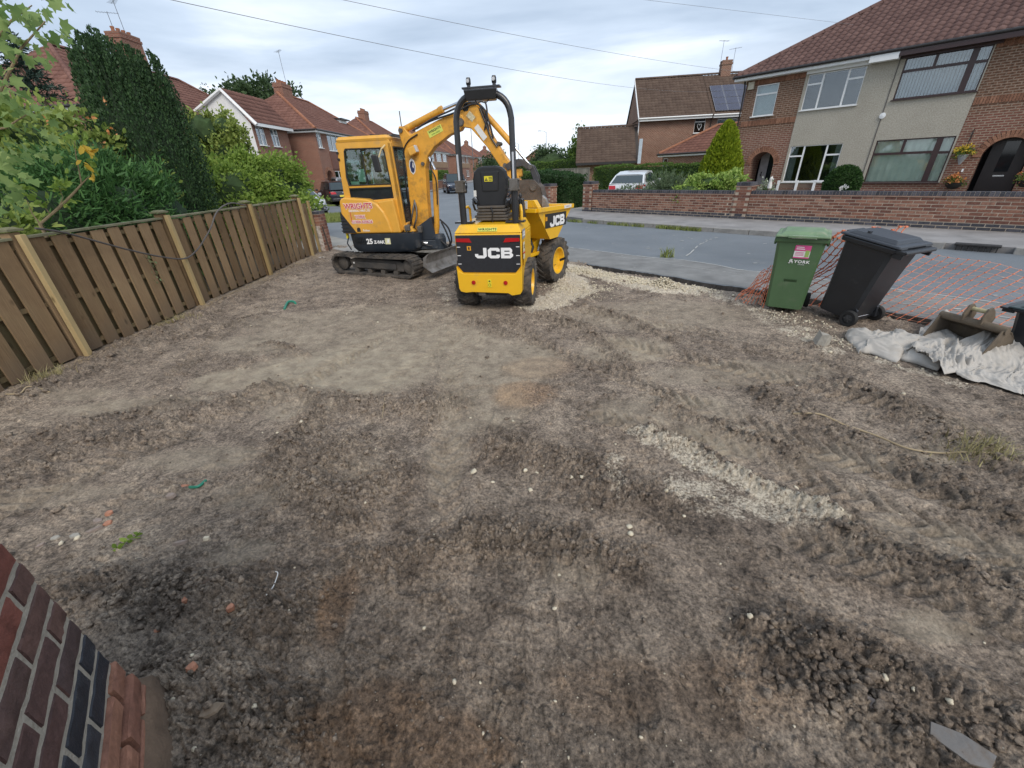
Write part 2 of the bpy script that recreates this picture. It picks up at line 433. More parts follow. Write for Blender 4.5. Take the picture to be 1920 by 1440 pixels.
SCRAPES = [  # strips drawn smooth by the bucket: polyline, half width, tone
 ([(650, 1500), (632, 1300), (640, 1055)], .038, .80), ([(900, 1500), (895, 1250), (905, 1060)], .06, .92), ([(1040, 1500), (1020, 1250), (1010, 1070)], .055, 1.06), ([(1190, 1500), (1150, 1250), (1110, 1060)], .05, .88),
 ([(1400, 1500), (1300, 1250), (1230, 1040)], .07, .82), ([(800, 1060), (840, 900), (900, 740)], .16, .90), ([(960, 1060), (960, 960), (965, 880)], .2, .84), ([(1450, 1130), (1380, 1060), (1300, 985)], .17, .80), ([(1900, 1250), (1700, 1160), (1500, 1100)], .10, 1.1),
 ([(420, 740), (560, 690), (720, 650), (860, 640)], .26, 1.1), ([(240, 800), (420, 745), (560, 700)], .14, 1.08), ([(0, 880), (200, 800), (420, 700)], .12, .9), ([(540, 640), (760, 600), (960, 590)], .2, 1.05), ([(1100, 640), (1300, 680), (1500, 740)], .14, 1.1),
 ([(200, 960), (420, 880), (560, 800)], .10, 1.06), ([(60, 1060), (250, 1010), (480, 940)], .10, .92), ([(480, 1030), (560, 960), (640, 1000)], .1, 1.05), ([(1150, 1130), (1180, 1200), (1200, 1330)], .06, .75), ([(1260, 640), (1500, 690), (1760, 760)], .12, .9)]
EDGE_D = 6.58
def crumbs(x, y, size, seed):
    """jittered round crumbs: height 0..1 and random per crumb"""
    X_, Y_ = x / size + seed * 7.7, y / size - seed * 3.1; xi, yi = np.floor(X_).astype('i8'), np.floor(Y_).astype('i8'); best = np.zeros_like(x); rid = np.zeros_like(x)
    for dx in (-1, 0, 1):
        for dy in (-1, 0, 1):
            cx, cy = xi + dx, yi + dy; h = _perm[(_perm[cx & 511] + cy) & 511]; r1 = _perm[h & 511] / 512.; r2 = _perm[(h + 77) & 511] / 512.; r3 = _perm[(h + 191) & 511] / 512.
            px_, py_ = X_ - cx - .15 - .7 * r1, Y_ - cy - .15 - .7 * r2; an = r3 * 6.28; q = (px_ * np.cos(an) + py_ * np.sin(an)) ** 2 * 1.6 + (py_ * np.cos(an) - px_ * np.sin(an)) ** 2
            rad = .20 + .42 * r3; hh = np.sqrt(np.clip(1 - q / rad ** 2, 0, 1)) * rad * 1.4; m_ = hh > best; best = np.where(m_, hh, best); rid = np.where(m_, r2, rid)
    return best * size, rid
def yard_fields(X, Y):
    dV = X * V.x + Y * V.y; sU = X * U.x + Y * U.y
    wx = X + 0.06 * fbm(X * 2.1, Y * 2.1, 3); wy = Y + 0.06 * fbm(X * 2.1 + 31, Y * 2.1 + 7, 3)
    rough = 0.22 + 0.9 * fbm(X * 0.9 + 3, Y * 0.9 + 5, 4)
    sm = np.zeros_like(X); pale = np.zeros_like(X); brown = np.zeros_like(X)
    def blob(L, px, py, rx, ry, s, P=pale):
        c = gp(px, py); q = ((wx - c[0]) / rx) ** 2 + ((wy - c[1]) / ry) ** 2
        return s * smooth01(1.5 - 0.75 * q)
    for b in SMOOTH: sm = np.maximum(sm, blob(None, *b))
    for b in PALE: pale = np.maximum(pale, blob(None, *b))
    for b in BROWN: brown = np.maximum(brown, blob(None, *b))
    chalk = np.zeros_like(X)
    for P, wd, s in CHALK:
        d, al, _ = poly_dist(wx, wy, pts_px(P)); chalk = np.maximum(chalk, s * smooth01(1.35 - d / wd))
    dw, _, _ = poly_dist(X, Y, [(-1.246, .70), (.15, -1.14)]); bank = np.exp(-(dw / .2) ** 2)
    z = .17 * bank + 0.030 * fbm(X * 0.55, Y * 0.55, 3) + 0.012 * fbm(X * 2.2, Y * 2.2, 3)
    loose = np.clip(rough, 0, 1) * (1 - 0.85 * sm)
    br = np.zeros_like(X)
    for P, wd, h in BERMS:
        d, al, _ = poly_dist(wx, wy, pts_px(P))
        k = np.exp(-(d / wd) ** 2) * (0.55 + 0.9 * np.clip(fbm(X * 6, Y * 6, 3) + 0.4, 0, 1.3))
        br = np.maximum(br, np.exp(-(d / (wd * 1.35)) ** 2)); z += h * k
    tr = np.zeros_like(X)
    for P, hw, pitch, dep in TRACKS:
        d, al, sg = poly_dist(wx, wy, pts_px(P))
        inn = smooth01((hw - d) / 0.035)
        lug = np.sin((al + d * 0.9 * 1.0) * 2 * PI / pitch + 1.1 * np.where(sg > 0, 1.0, 2.6))
        brk = np.clip(0.85 + 1.2 * fbm(X * 1.7 + 9, Y * 1.7, 3), 0, 1); dep = dep * 1.15
        z += inn * brk * (dep * 1.15 * np.clip(lug * 1.6, -1, 1) - dep * 0.8) + dep * 0.8 * np.exp(-((d - hw - 0.03) / 0.03) ** 2) * brk
        tr = np.maximum(tr, inn * brk)
    tone = 1 - .20 * smooth01((1.75 - np.hypot(X, Y)) / .8 + 1.1 * fbm(X * 1.6 + 40, Y * 1.6, 3))  # soil colour darkened round the standpoint in place of the house's shade
    for P, hw, tn in SCRAPES:
        d, al, sg = poly_dist(X + .4 * (wx - X), Y + .4 * (wy - Y), pts_px(P)); inn = smooth01((hw - d) / .02) * np.clip(.75 + 1.2 * fbm(X * 2 + 5, Y * 2, 2), 0, 1)
        tone *= 1 + (tn - 1) * .9 * inn; loose = loose * (1 - .85 * inn); z += -.006 * inn + .017 * np.exp(-((d - hw - .012) / .013) ** 2) * np.clip(.5 + 2 * fbm(X * 3, Y * 3 + 9, 2), 0, 1) + .0012 * inn * np.sin(d * 260 + 3 * fbm(X * 3, Y * 3, 2))
    rg = fbm(wx * 9, wy * 9, 5, 0.58, 2.1)
    rr = fbm(wx * 30, wy * 30, 4, 0.6, 2.1, ridged=True)
    fine = fbm(wx * 75, wy * 75, 3, 0.6)
    stre = fbm((wx * 0.35 + wy) * 24, (wx - wy * 0.2) * 3.0, 3, .55)
    cr = fbm(wx * 17, wy * 17, 3, 0.6, ridged=True)
    z += loose * 0.022 * rg + (0.003 + loose * 0.013 + br * 0.018) * cr + (loose * 0.010 + br * 0.014 + chalk * 0.007 + .0015) * rr + (0.0026 + 0.005 * loose + 0.005 * br) * fine
    z += 0.006 * stre * (1 - 0.3 * loose)
    wx2, wy2 = X + .012 * fbm(X * 40, Y * 40, 2), Y + .012 * fbm(X * 40 + 9, Y * 40, 2)
    lb = np.clip(loose * 1.1 + br * 1.3 + .25 * chalk, 0, 1.6)
    for sz, k0, k1, sd_ in ((.055, .55, .9, 1), (.026, .30, .75, 2), (.012, .10, .45, 3)):
        ch_, rid = crumbs(wx2, wy2, sz, sd_); on = smooth01((lb + .12 - rid * (1.2 + k0)) * 4 + (.35 if sz < .02 else 0)); z += ch_ * on * (.62 if sz > .05 else .75)
    z += 0.03 * np.clip(chalk, 0, 1) * (dV > 5.0)
    # excavated edge: trench in front of the cut tarmac
    jag = 0.10 * fbm(sU * 1.3, dV * 0.2 + 4, 4) + 0.02 * fbm(sU * 11, dV * 0.0 + 1, 2)
    dd = dV - jag
    span = smooth01((5.2 - sU) / 0.6) * smooth01((sU + 9) / 1.0)
    tz = -0.13 * np.exp(-((dd - (EDGE_D - 0.07)) / 0.16) ** 4)
    z += tz * span
    z = np.where(dd > EDGE_D + 0.1, -0.16, z)
    dark = np.clip(br, 0, 1)
    pale = np.clip(pale * (1 - 0.75 * br) + 0.12 * tr, 0, 1) * (1 - 0.9 * smooth01(-tz * 12))
    # heaps: chalk by the kerb
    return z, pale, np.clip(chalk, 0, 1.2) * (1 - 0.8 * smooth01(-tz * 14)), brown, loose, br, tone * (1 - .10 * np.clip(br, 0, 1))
# polar sheet round the standpoint, finer near it
nr, na = 760, 1040
rr_ = 0.42 * (13.5 / 0.42) ** (np.arange(nr) / (nr - 1))
aa_ = np.radians(np.linspace(-80, 79, na))
Rg, Ag = np.meshgrid(rr_, aa_, indexing='ij')
GX, GY = Rg * np.sin(Ag), Rg * np.cos(Ag) - 0.25
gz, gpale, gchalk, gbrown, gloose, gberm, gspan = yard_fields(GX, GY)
dVg = GX * V.x + GY * V.y; sUg = GX * U.x + GY * U.y
keep = (GX > -5.02) & (dVg < EDGE_D + 0.35) & (GY < 11.9) & (sUg < 12.4)
idx = np.arange(nr * na).reshape(nr, na)
q = np.stack([idx[:-1, :-1], idx[:-1, 1:], idx[1:, 1:], idx[1:, :-1]], -1).reshape(-1, 4)[:, ::-1]
kq = keep.ravel()[q].all(1); q = q[kq]
used = np.zeros(nr * na, bool); used[q.ravel()] = True
remap = np.cumsum(used) - 1; q = remap[q]
vv = np.stack([GX, GY, gz], -1).reshape(-1, 3)[used]
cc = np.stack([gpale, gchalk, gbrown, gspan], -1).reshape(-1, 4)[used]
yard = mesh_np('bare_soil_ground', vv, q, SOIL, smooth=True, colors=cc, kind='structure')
print('yard quads', len(q))
def zsoil(x, y):
    X = np.atleast_1d(np.asarray(x, float)); Y = np.atleast_1d(np.asarray(y, float))
    return yard_fields(X, Y)[0]

# ground beyond and behind, one large sheet well under everything
base = MB().add([(-900, -300, -0.28), (900, -300, -0.28), (900, 1500, -0.28), (-900, 1500, -0.28)], [(0, 1, 2, 3)]).build('ground', mm('garden_earth', (0.10, 0.12, 0.05), 0.95, var=0.3, vs=0.8, bmp=0.4, bs=20), kind='structure')
# dark sub-base under the trench edge and behind the camera
MB().box((0, -2.2, -0.16), (12, 4.2, 0.2)).build('rear_ground', mm('rear_soil', (0.13, 0.105, 0.085), 0.95, var=0.3, vs=3, bmp=0.5, bs=30), kind='structure')

# ---- clods, grit and chalk lumps
def ico():
    t = (1 + 5 ** 0.5) / 2
    v = np.array([(-1, t, 0), (1, t, 0), (-1, -t, 0), (1, -t, 0), (0, -1, t), (0, 1, t), (0, -1, -t), (0, 1, -t), (t, 0, -1), (t, 0, 1), (-t, 0, -1), (-t, 0, 1)], float)
    v /= np.linalg.norm(v[0])
    f = np.array([(0, 11, 5), (0, 5, 1), (0, 1, 7), (0, 7, 10), (0, 10, 11), (1, 5, 9), (5, 11, 4), (11, 10, 2), (10, 7, 6), (7, 1, 8), (3, 9, 4), (3, 4, 2), (3, 2, 6), (3, 6, 8), (3, 8, 9), (4, 9, 5), (2, 4, 11), (6, 2, 10), (8, 6, 7), (9, 8, 1)])
    return v, f
def ico2():
    v, f = ico(); v = list(map(tuple, v)); cache = {}
    def mid(a, b):
        k = (min(a, b), max(a, b))
        if k not in cache:
            p = (np.array(v[a]) + np.array(v[b])) / 2; p /= np.linalg.norm(p); v.append(tuple(p)); cache[k] = len(v) - 1
        return cache[k]
    nf = []
    for a, b, c in f:
        ab, bc, ca = mid(a, b), mid(b, c), mid(c, a); nf += [(a, ab, ca), (b, bc, ab), (c, ca, bc), (ab, bc, ca)]
    return np.array(v), np.array(nf)
def scatter_rocks(name, P, R, mat, jag=0.25, flat=0.7, big=False, zoff=0.25, **kw):
    v0, f0 = (ico2() if big else ico()); n = len(P); k = len(v0)
    V_ = np.repeat(v0[None], n, 0) * (1 + jag * (rng.random((n, k, 1)) * 2 - 1)) * (0.7 + 0.6 * rng.random((n, 1, 3)))
    V_[:, :, 2] *= flat
    a = rng.random(n) * 2 * PI; b = (rng.random(n) - .5) * 0.9
    ca, sa, cb, sb = np.cos(a), np.sin(a), np.cos(b), np.sin(b)
    x, y, z = V_[:, :, 0], V_[:, :, 1], V_[:, :, 2]
    x, z = x * cb[:, None] - z * sb[:, None], x * sb[:, None] + z * cb[:, None]
    x, y = x * ca[:, None] - y * sa[:, None], x * sa[:, None] + y * ca[:, None]
    V_ = np.stack([x, y, z], -1) * R[:, None, None]
    V_ += P[:, None, :]; V_[:, :, 2] += (R * zoff)[:, None]
    F_ = (f0[None] + (np.arange(n) * k)[:, None, None]).reshape(-1, 3)
    return mesh_np(name, V_.reshape(-1, 3), F_, mat, smooth=False, **kw)
def rand_yard(n, rmax=9.5):
    r = 0.45 * (rmax / 0.45) ** rng.random(n); a = np.radians(rng.uniform(-72, 74, n))
    x = r * np.sin(a); y = r * np.cos(a)
    d = x * V.x + y * V.y
    k = (x > -4.7) & (d < EDGE_D - 0.1)
    return x[k], y[k], r[k]
x, y, r = rand_yard(60000)
z, pa, ch, br_, lo, be, _ = yard_fields(x, y)
pr = 0.02 + 0.10 * lo ** 2 + 0.45 * be ** 2 * (1 - pa * .6)
k = rng.random(len(x)) < pr
x, y, r, z, be2 = x[k], y[k], r[k], z[k], be[k]
R = (0.0035 + 0.014 * rng.random(len(x)) ** 4 + 0.008 * be2 * rng.random(len(x)) ** 2) * np.clip(0.55 + r * 0.28, 0.65, 1.5)
print('clods', len(x))
scatter_rocks('soil_clods', np.stack([x, y, z], -1), R, CLOD, 0.3, 0.75, kind='stuff', label='dark crumbly soil clods strewn over the dug yard')
# bigger rounded clods in the heaps
LUMPS = [((1590, 1300), 0.20, 0.10, 260, 0.020), ((1500, 1220), 0.12, 0.05, 90, 0.018), ((1860, 1370), 0.16, 0.05, 90, 0.022), ((330, 1130), 0.22, 0.10, 170, 0.022), ((640, 925), 0.25, 0.09, 110, 0.020),
         ((980, 1035), 0.45, 0.06, 110, 0.015), ((1060, 880), 0.3, 0.12, 60, 0.015), ((560, 830), 0.12, 0.2, 60, 0.02), ((250, 830), 0.5, 0.1, 90, 0.02), ((1750, 860), .5, .15, 70, .022), ((1480, 1090), .1, .05, 30, .012), ((420,1330), .12,.1,60,.012), ((880,1280), .3,.2,40,.006)]
Pl = []; Rl = []
for (px, py), sx, sy, n, rad in LUMPS:
    c = gp(px, py); xx = c[0] + rng.normal(0, sx * .6, n); yy = c[1] + rng.normal(0, sy * .6, n)
    Pl.append(np.stack([xx, yy, zsoil(xx, yy)], -1)); Rl.append(rad * .8 * (0.3 + 0.9 * rng.random(n) ** 3))
scatter_rocks('soil_lumps', np.concatenate(Pl), np.concatenate(Rl), CLOD, 0.36, 0.72, big=True, kind='stuff', label='larger rounded lumps of dug earth in low heaps')
# chalky limestone crumbs
LIME = mm('limestone', (0.56, 0.50, 0.38), 0.9, var=0.22, vs=30, bmp=0.3, bs=120)
x, y, r = rand_yard(42000)
z, pa, ch, br_, lo, be, _ = yard_fields(x, y)
k = rng.random(len(x)) < (0.004 + (0.10 + 0.55 * (r > 4)) * np.clip(ch - 0.2, 0, 1) ** 1.2)
x, y, z, r, chh = x[k], y[k], z[k], r[k], ch[k]
R = (0.003 + 0.010 * rng.random(len(x)) ** 3) * np.clip(0.5 + r * 0.30, 0.6, 1.9)
print('crumbs', len(x))
scatter_rocks('limestone_crumbs', np.stack([x, y, z], -1), R, LIME, 0.25, 0.7, kind='stuff', label='pale limestone crumbs scattered in the soil and along the cut edge')
# chalk heap by the cut kerb
Pl = []; Rl = []
for (px, py), sx, n, rad in [((1090, 512), 0.45, 1500, 0.020), ((1180, 530), 0.30, 700, 0.02), ((1245, 540), 0.24, 600, 0.022), ((1320, 548), 0.18, 120, 0.02), ((1070, 545), 0.4, 900, 0.012), ((1120, 540), 0.3, 200, 0.016), ((1490, 600), 0.35, 160, 0.016), ((1560,640), .3, 120, .016), ((1430, 565), .22, 120, .018)]:
    c = gp(px, py); a = rng.normal(0, sx * .7, n); b = rng.normal(0, min(0.11, sx * .6), n)
    xx = c[0] + a * U.x + b * V.x; yy = c[1] + a * U.y + b * V.y
    k = (xx * V.x + yy * V.y) < EDGE_D - 0.16
    xx, yy, a, b = xx[k], yy[k], a[k], b[k]
    hp = (0.10 if sx < .28 and py < 546 else 0.05) * np.exp(-(a / (sx * .8)) ** 2 - (b / .12) ** 2) if rad > .02 else 0
    Pl.append(np.stack([xx, yy, zsoil(xx, yy) + hp * rng.random(len(xx))], -1)); Rl.append(rad * (0.25 + 0.75 * rng.random(len(xx)) ** 2))
scatter_rocks('limestone_rubble', np.concatenate(Pl), np.concatenate(Rl), LIME, 0.25, 0.75, kind='stuff', label='heaped pale crushed limestone along the edge of the cut road')
# a few larger pale stones one can pick out
def pebble(name, px, py, rad, mat, label, cat, group=None, flat=0.7):
    c = gp(px, py); zz = float(zsoil(c[0], c[1])[0])
    o = scatter_rocks(name, np.array([[c[0], c[1], zz]]), np.array([rad * .8]), mat, 0.26, flat, big=True)
    return tag(o, label, cat, group)
for (px, py, rad) in [(888, 884, .022), (985, 884, .020), (995, 918, .018), (1007, 886, .014), (1070, 902, .018), (1092, 905, .02), (1180, 990, .02), (1182, 1004, .022), (1248, 927, .02), (1400, 1170, .015), (1493, 914, .014), (1689, 960, .014), (1658, 1273, .014), (1774, 1322, .014), (1710, 1296, .012), (882, 782, .016), (520, 812, .014), (1567, 973, .02), (1040, 1145, .012), (1048, 1080, .012)]:
    pebble('pale_stone', px, py, rad, LIME, 'small white limestone pebble lying loose on the dark soil', 'stone', 'white pebbles on the soil')
# ================================================================== ROADS
def asphalt_mat():
    m, t, b = new_mat('asphalt'); tcn = t.nodes.new('ShaderNodeTexCoord'); ob = tcn.outputs['Object']
    a = noise_node(t, ob, 0.45, 6, 0.6, 0.4); f = noise_node(t, ob, 90, 3, 0.7); g = noise_node(t, ob, 3.2, 6, 0.65)
    c = ramp(t, a, [(0.3, (0.115, 0.130, 0.145)), (0.7, (0.175, 0.192, 0.208))])
    c = mixc(t, 0.7, c, ramp(t, f, [(0.3, (0.65, 0.65, 0.65)), (0.7, (1.4, 1.4, 1.4))]), 'MULTIPLY')
    c = mixc(t, mth(t, 'MULTIPLY', ramp(t, g, [(0.56, (0, 0, 0)), (0.70, (1, 1, 1))]), 0.45), c, (0.20, 0.20, 0.19))
    lk(t, c, b.inputs['Base Color']); b.inputs['Roughness'].default_value = 0.62
    bump(t, b, f, 0.35, 0.004); return m
ASPH = asphalt_mat()
OLDASPH = mm('old_tarmac', (0.20, 0.20, 0.195), 0.85, var=0.25, vs=2.5, bmp=0.5, bs=80)
CONC = mm('concrete_paving', (0.30, 0.29, 0.27), 0.85, var=0.2, vs=2.0, bmp=0.4, bs=60)
KERB = mm('kerb_concrete', (0.26, 0.25, 0.235), 0.85, var=0.25, vs=6.0, bmp=0.5, bs=70)
PAVE = mm('pavement_tarmac', (0.25, 0.24, 0.235), 0.85, var=0.22, vs=1.6, bmp=0.4, bs=70)
DARKEDGE = mm('tarmac_cut_edge', (0.035, 0.031, 0.028), 0.95, var=0.4, vs=9, bmp=0.9, bs=30)
def P2(s, d): q = sd(s, d); return (q.x, q.y)
# front road with the broken edge where the ground has been dug away
def jag(s): return 0.10 * float(fbm(np.array([s * 1.3]), np.array([EDGE_D * 0.2 + 4]), 4)[0]) + 0.02 * float(fbm(np.array([s * 11.0]), np.array([1.0]), 2)[0])
near = []
s = -25.0
while s < 5.6:
    near.append((s, EDGE_D + jag(s) + (rng.random() - .5) * 0.02)); s += 0.05 if -1.5 < s < 5.6 else 1.0
near += [(8.5, 5.3), (10.0, 4.9), (14.0, 4.9), (60.0, 4.9)]
far = [(60, 11.9), (10.2, 11.9), (-25, 11.9)]
mbr = MB(); mbr.prism([P2(*p) for p in near] + [P2(*p) for p in far], -0.24, 0.0)
# drop the side walls of the dug edge into their own darker piece
road = mbr.build('front_road', ASPH, kind='structure', bevel=0)
eb = MB()
for (a, b) in zip(near[:-1], near[1:]):
    if a[0] < -20 or b[0] > 9: continue
    pa_, pb_ = P2(a[0], a[1] - 0.006), P2(b[0], b[1] - 0.006)
    k1 = 0.025 * rng.random(); k2 = 0.06 * rng.random()
    pc, pd = P2(a[0], a[1] - 0.03 - k1), P2(b[0], b[1] - 0.03 - k2)
    eb.add([(pa_[0], pa_[1], -0.004), (pb_[0], pb_[1], -0.004), (pd[0], pd[1], -0.075), (pc[0], pc[1], -0.07),
            (P2(b[0], b[1] - 0.012)[0], P2(b[0], b[1] - 0.012)[1], -0.2), (P2(a[0], a[1] - 0.012)[0], P2(a[0], a[1] - 0.012)[1], -0.2)], [(0, 1, 2, 3), (3, 2, 4, 5)])
eb.build('cut_road_edge', DARKEDGE, kind='structure')
# strip of older tarmac beside the cut (channel and patch)
old = [(sv, EDGE_D + jag(sv) + 0.035) for sv in np.arange(-20, 5.5, 0.25)]
ln = [(9.0, 7.85), (6.83, 7.80), (4.95, 7.80), (4.3, 7.85), (3.88, 7.98), (3.2, 7.92), (2.74, 7.76), (1.96, 7.84), (0, 7.8), (-20, 7.8)]
MB().prism([P2(*p) for p in old] + [P2(6.6, 6.3), P2(9.0, 5.4)] + [P2(*p) for p in ln], 0.0001, 0.004).build('old_tarmac_strip', OLDASPH, kind='structure')
def strip_sd(name, L, w_, z0, mat, jitter=0.0, gap=0, **kw):
    mb = MB()
    for i, (a, b) in enumerate(zip(L[:-1], L[1:])):
        a = Vector(P2(*a)).to_3d(); b = Vector(P2(*b)).to_3d(); t = (b - a); Lg = t.length; t.normalize(); nn = Vector((-t.y, t.x, 0))
        k = 0.0
        while k < Lg:
            st = min(0.16, Lg - k)
            if rng.random() > gap:
                w1, w2 = w_ * (0.6 + 0.7 * rng.random()), w_ * (0.6 + 0.7 * rng.random()); j = (rng.random() - .5) * jitter
                p, q = a + t * k + nn * j, a + t * (k + st) + nn * j
                mb.add([p - nn * w1, q - nn * w2, q + nn * w2, p + nn * w1], [(0, 1, 2, 3)], T=(0, 0, z0))
            k += st
    return mb.build(name, mat, **kw)
PALEDUST = mm('pale_road_dust', (0.42, 0.42, 0.40), 0.9, var=0.25, vs=20)
strip_sd('pale_joint_line', ln, 0.017, 0.009, PALEDUST, 0.01, 0.10, kind='structure')
strip_sd('pale_joint_line', [(9, 7.55), (6.5, 7.52), (4.2, 7.50), (3.0, 7.45), (0.5, 7.4), (-5, 7.4)], 0.006, 0.009, PALEDUST, 0.02, 0.35, kind='structure')
strip_sd('pale_joint_line', [(4.50, 11.2), (4.52, 10.6), (4.35, 9.6), (4.05, 8.7), (3.95, 8.25)], 0.014, 0.009, PALEDUST, 0.03, 0.30, kind='structure')
strip_sd('pale_joint_line', [(1.9, 7.2), (0.9, 7.05), (-0.4, 7.1), (-3, 7.0)], 0.011, 0.009, PALEDUST, 0.02, 0.3, kind='structure')
mb = MB()
for k in range(60):
    s_, d_ = rng.uniform(-3, 10), rng.uniform(6.8, 11); r_ = rng.uniform(0.01, 0.05); c = sd(s_, d_, 0.0095)
    mb.add([c + Vector((math.cos(a) * r_ * rng.uniform(.5, 1.6), math.sin(a) * r_ * rng.uniform(.3, .8), 0)) for a in np.linspace(0, 2 * PI, 7)[:-1]], [tuple(range(6))])
mb.build('chalk_smears', PALEDUST, kind='stuff', label='small chalky smears trodden onto the tarmac of the front road')
# side road
SR_L = [(-10.5, 24.5), (-8.6, 29), (-8.0, 40), (-7.6, 50), (-6.6, 75), (-3.5, 110), (6, 190), (40, 420)]
SR_R = [(48, 418), (13, 188), (3.0, 110), (-0.7, 75), (-1.9, 50), (-2.3, 40), (-2.3, 31), (-1.0, 24), (0.9, 18.6), (2.2, 15.7), (-2.5, 14.0)]
MB().prism(SR_L + SR_R, -0.2, 0.006).build('side_road', ASPH, kind='structure')
# far pavement, with separate kerb stones
MB().prism([P2(-25, 12.03), P2(9.3, 12.03), P2(10.6, 12.4), (0.9 + .15, 18.7), (-0.8, 24), (-2.1, 31), (-2.1, 40), (-1.7, 50), (-.5, 75), (3.2, 110), (5.2, 110), (1.3, 75), (0.0, 50), (-.3, 40), (-.3, 31), (0.6, 25), (1.6, 20.5), P2(13.6, 14.32), P2(-25, 14.32)], -0.2, 0.10).build('far_pavement', PAVE, kind='structure')
ks = bpy.data.meshes
kmb = MB().box((0, 0, 0), (0.902, 0.125, 0.30)); k0 = kmb.build('kerb_stone', KERB, bevel=0.012)
kerbrow = bpy.data.objects.new('kerb', None); COL.objects.link(kerbrow); kerbrow['kind'] = 'structure'
kerbrow.location = sd(0, 11.965, 0); kerbrow.rotation_euler = (0, 0, D2R(-49))
k0.parent = kerbrow
first = True
for i in range(-12, 11):
    xk = -i * 0.914
    if -0.45 < xk - (-0.12) < 0.45: continue
    o = k0 if first else k0.copy()
    if not first: COL.objects.link(o); o.parent = kerbrow
    first = False
    o.location = (xk, rng.uniform(-.004, .004), -0.035 + rng.uniform(-.006, .006)); o.rotation_euler = (0, 0, rng.uniform(-.006, .006))
# kerb inlet gully
IRON = mm('cast_iron', (0.035, 0.033, 0.032), 0.6, metal=0.4, var=0.3, vs=12, bmp=0.3)
gi = thing('gully_inlet', 'black cast iron drain inlet let into the far kerb behind the black bin', 'drain', sd(0.02, 11.95, 0), D2R(-49))
MB().box((0, 0.03, 0.105), (0.62, 0.22, 0.03)).build('cover', IRON, gi, bevel=.004)
MB().box((0, 0.10, 0.03), (0.60, 0.04, 0.12)).build('back_plate', mm('void_black', (0.01, 0.01, 0.01), 0.9), gi)
for k in range(8): MB().box((-0.27 + k * 0.077, -0.05, 0.035), (0.018, 0.02, 0.11)).build('bar', IRON, gi)
# pavement left of the yard mouth and the kerb verge beyond
MB().prism([P2(9.9, 4.05), P2(10.1, 4.86), P2(14, 4.86), P2(60, 4.86), P2(60, 3.4), P2(11.9, 3.4), P2(11.6, 3.9)], -0.2, 0.03).build('near_pavement', CONC, kind='structure')
def grass_mat(name, c1, c2):
    m, t, b = new_mat(name); tcn = t.nodes.new('ShaderNodeTexCoord'); gi_ = t.nodes.new('ShaderNodeNewGeometry')
    a = noise_node(t, tcn.outputs['Object'], 3.0, 4, .6)
    f = mth(t, 'ADD', mth(t, 'MULTIPLY', gi_.outputs['Random Per Island'], 0.5), mth(t, 'MULTIPLY', a, 0.5))
    lk(t, ramp(t, f, [(0.2, c1), (0.8, c2)]), b.inputs['Base Color']); b.inputs['Roughness'].default_value = 0.7
    b.inputs['Specular IOR Level'].default_value = 0.25
    return m
GRASS = grass_mat('grass_blades', (0.11, 0.15, 0.035), (0.30, 0.33, 0.11))
DRYGRASS = grass_mat('dry_grass', (0.22, 0.19, 0.09), (0.38, 0.34, 0.17))
TURF = mm('turf', (0.13, 0.17, 0.05), 0.9, var=0.35, vs=3, bmp=0.6, bs=50)
def blades(name, pts, h, mat, wd=0.006, lean=0.5, n_each=1, parent=None, **kw):
    P = np.asarray(pts, float); n = len(P)
    a = rng.random(n) * 2 * PI; hh = h * (0.4 + 0.8 * rng.random(n)); ln_ = lean * hh * rng.random(n); b = rng.random(n) * 2 * PI
    wv = np.stack([np.cos(a), np.sin(a), np.zeros(n)], -1) * (wd * (0.6 + 0.8 * rng.random(n)))[:, None]
    mid = P + np.stack([np.cos(b) * ln_ * .35, np.sin(b) * ln_ * .35, hh * .6], -1)
    tip = P + np.stack([np.cos(b) * ln_, np.sin(b) * ln_, hh], -1)
    v = np.stack([P - wv, P + wv, mid + wv * .7, mid - wv * .7, tip], 1).reshape(-1, 3)
    i0 = np.arange(n)[:, None] * 5
    f = np.concatenate([i0 + np.array([[0, 1, 2]]), i0 + np.array([[0, 2, 3]]), i0 + np.array([[3, 2, 4]])])
    return mesh_np(name, v, f, mat, parent=parent, **kw)
vp = [gp(540, 408), gp(600, 406.5), gp(643, 403.5), gp(652, 409), gp(643, 416.5), gp(600, 418.5), gp(540, 421)]
MB().prism([(p[0], p[1]) for p in vp], -0.2, 0.05).build('verge', TURF, kind='structure')
P = []
c0, c1, c2, c3 = vp[0], vp[2], vp[4], vp[6]
for i in range(6500):
    a, b = rng.random(), rng.random(); q = (c0 * (1 - a) + c1 * a) * (1 - b) + (c3 * (1 - a) + c2 * a) * b; P.append((q[0], q[1], 0.05))
blades('verge_grass', P, 0.13, GRASS, 0.012, kind='stuff', label='rough yellow green grass on the verge behind the excavator')
P = []
for i in range(2600):
    s_ = rng.uniform(4.9, 10.2); wgt = 1.0 if 5.0 < s_ < 6.6 else 0.35
    if rng.random() < wgt and math.sin(s_ * 7.1) + math.sin(s_ * 3.3) > -0.7: q = sd(s_, 11.86 + rng.normal(0, .035), 0.0); P.append(tuple(q))
blades('gutter_grass', P, 0.11, GRASS, 0.009, 0.9, kind='stuff', label='weedy grass growing along the foot of the far kerb')
q = gp(1250, 482); P = [(q[0] + rng.normal(0, .06), q[1] + rng.normal(0, .05), 0) for _ in range(60)]
tag(blades('grass_tuft', P, 0.20, GRASS, 0.008, 0.8), 'small green grass tuft sprouting alone from the road joint', 'grass tuft')
q = gp(1188, 484); P = [(q[0] + rng.normal(0, .03), q[1] + rng.normal(0, .03), 0) for _ in range(12)]
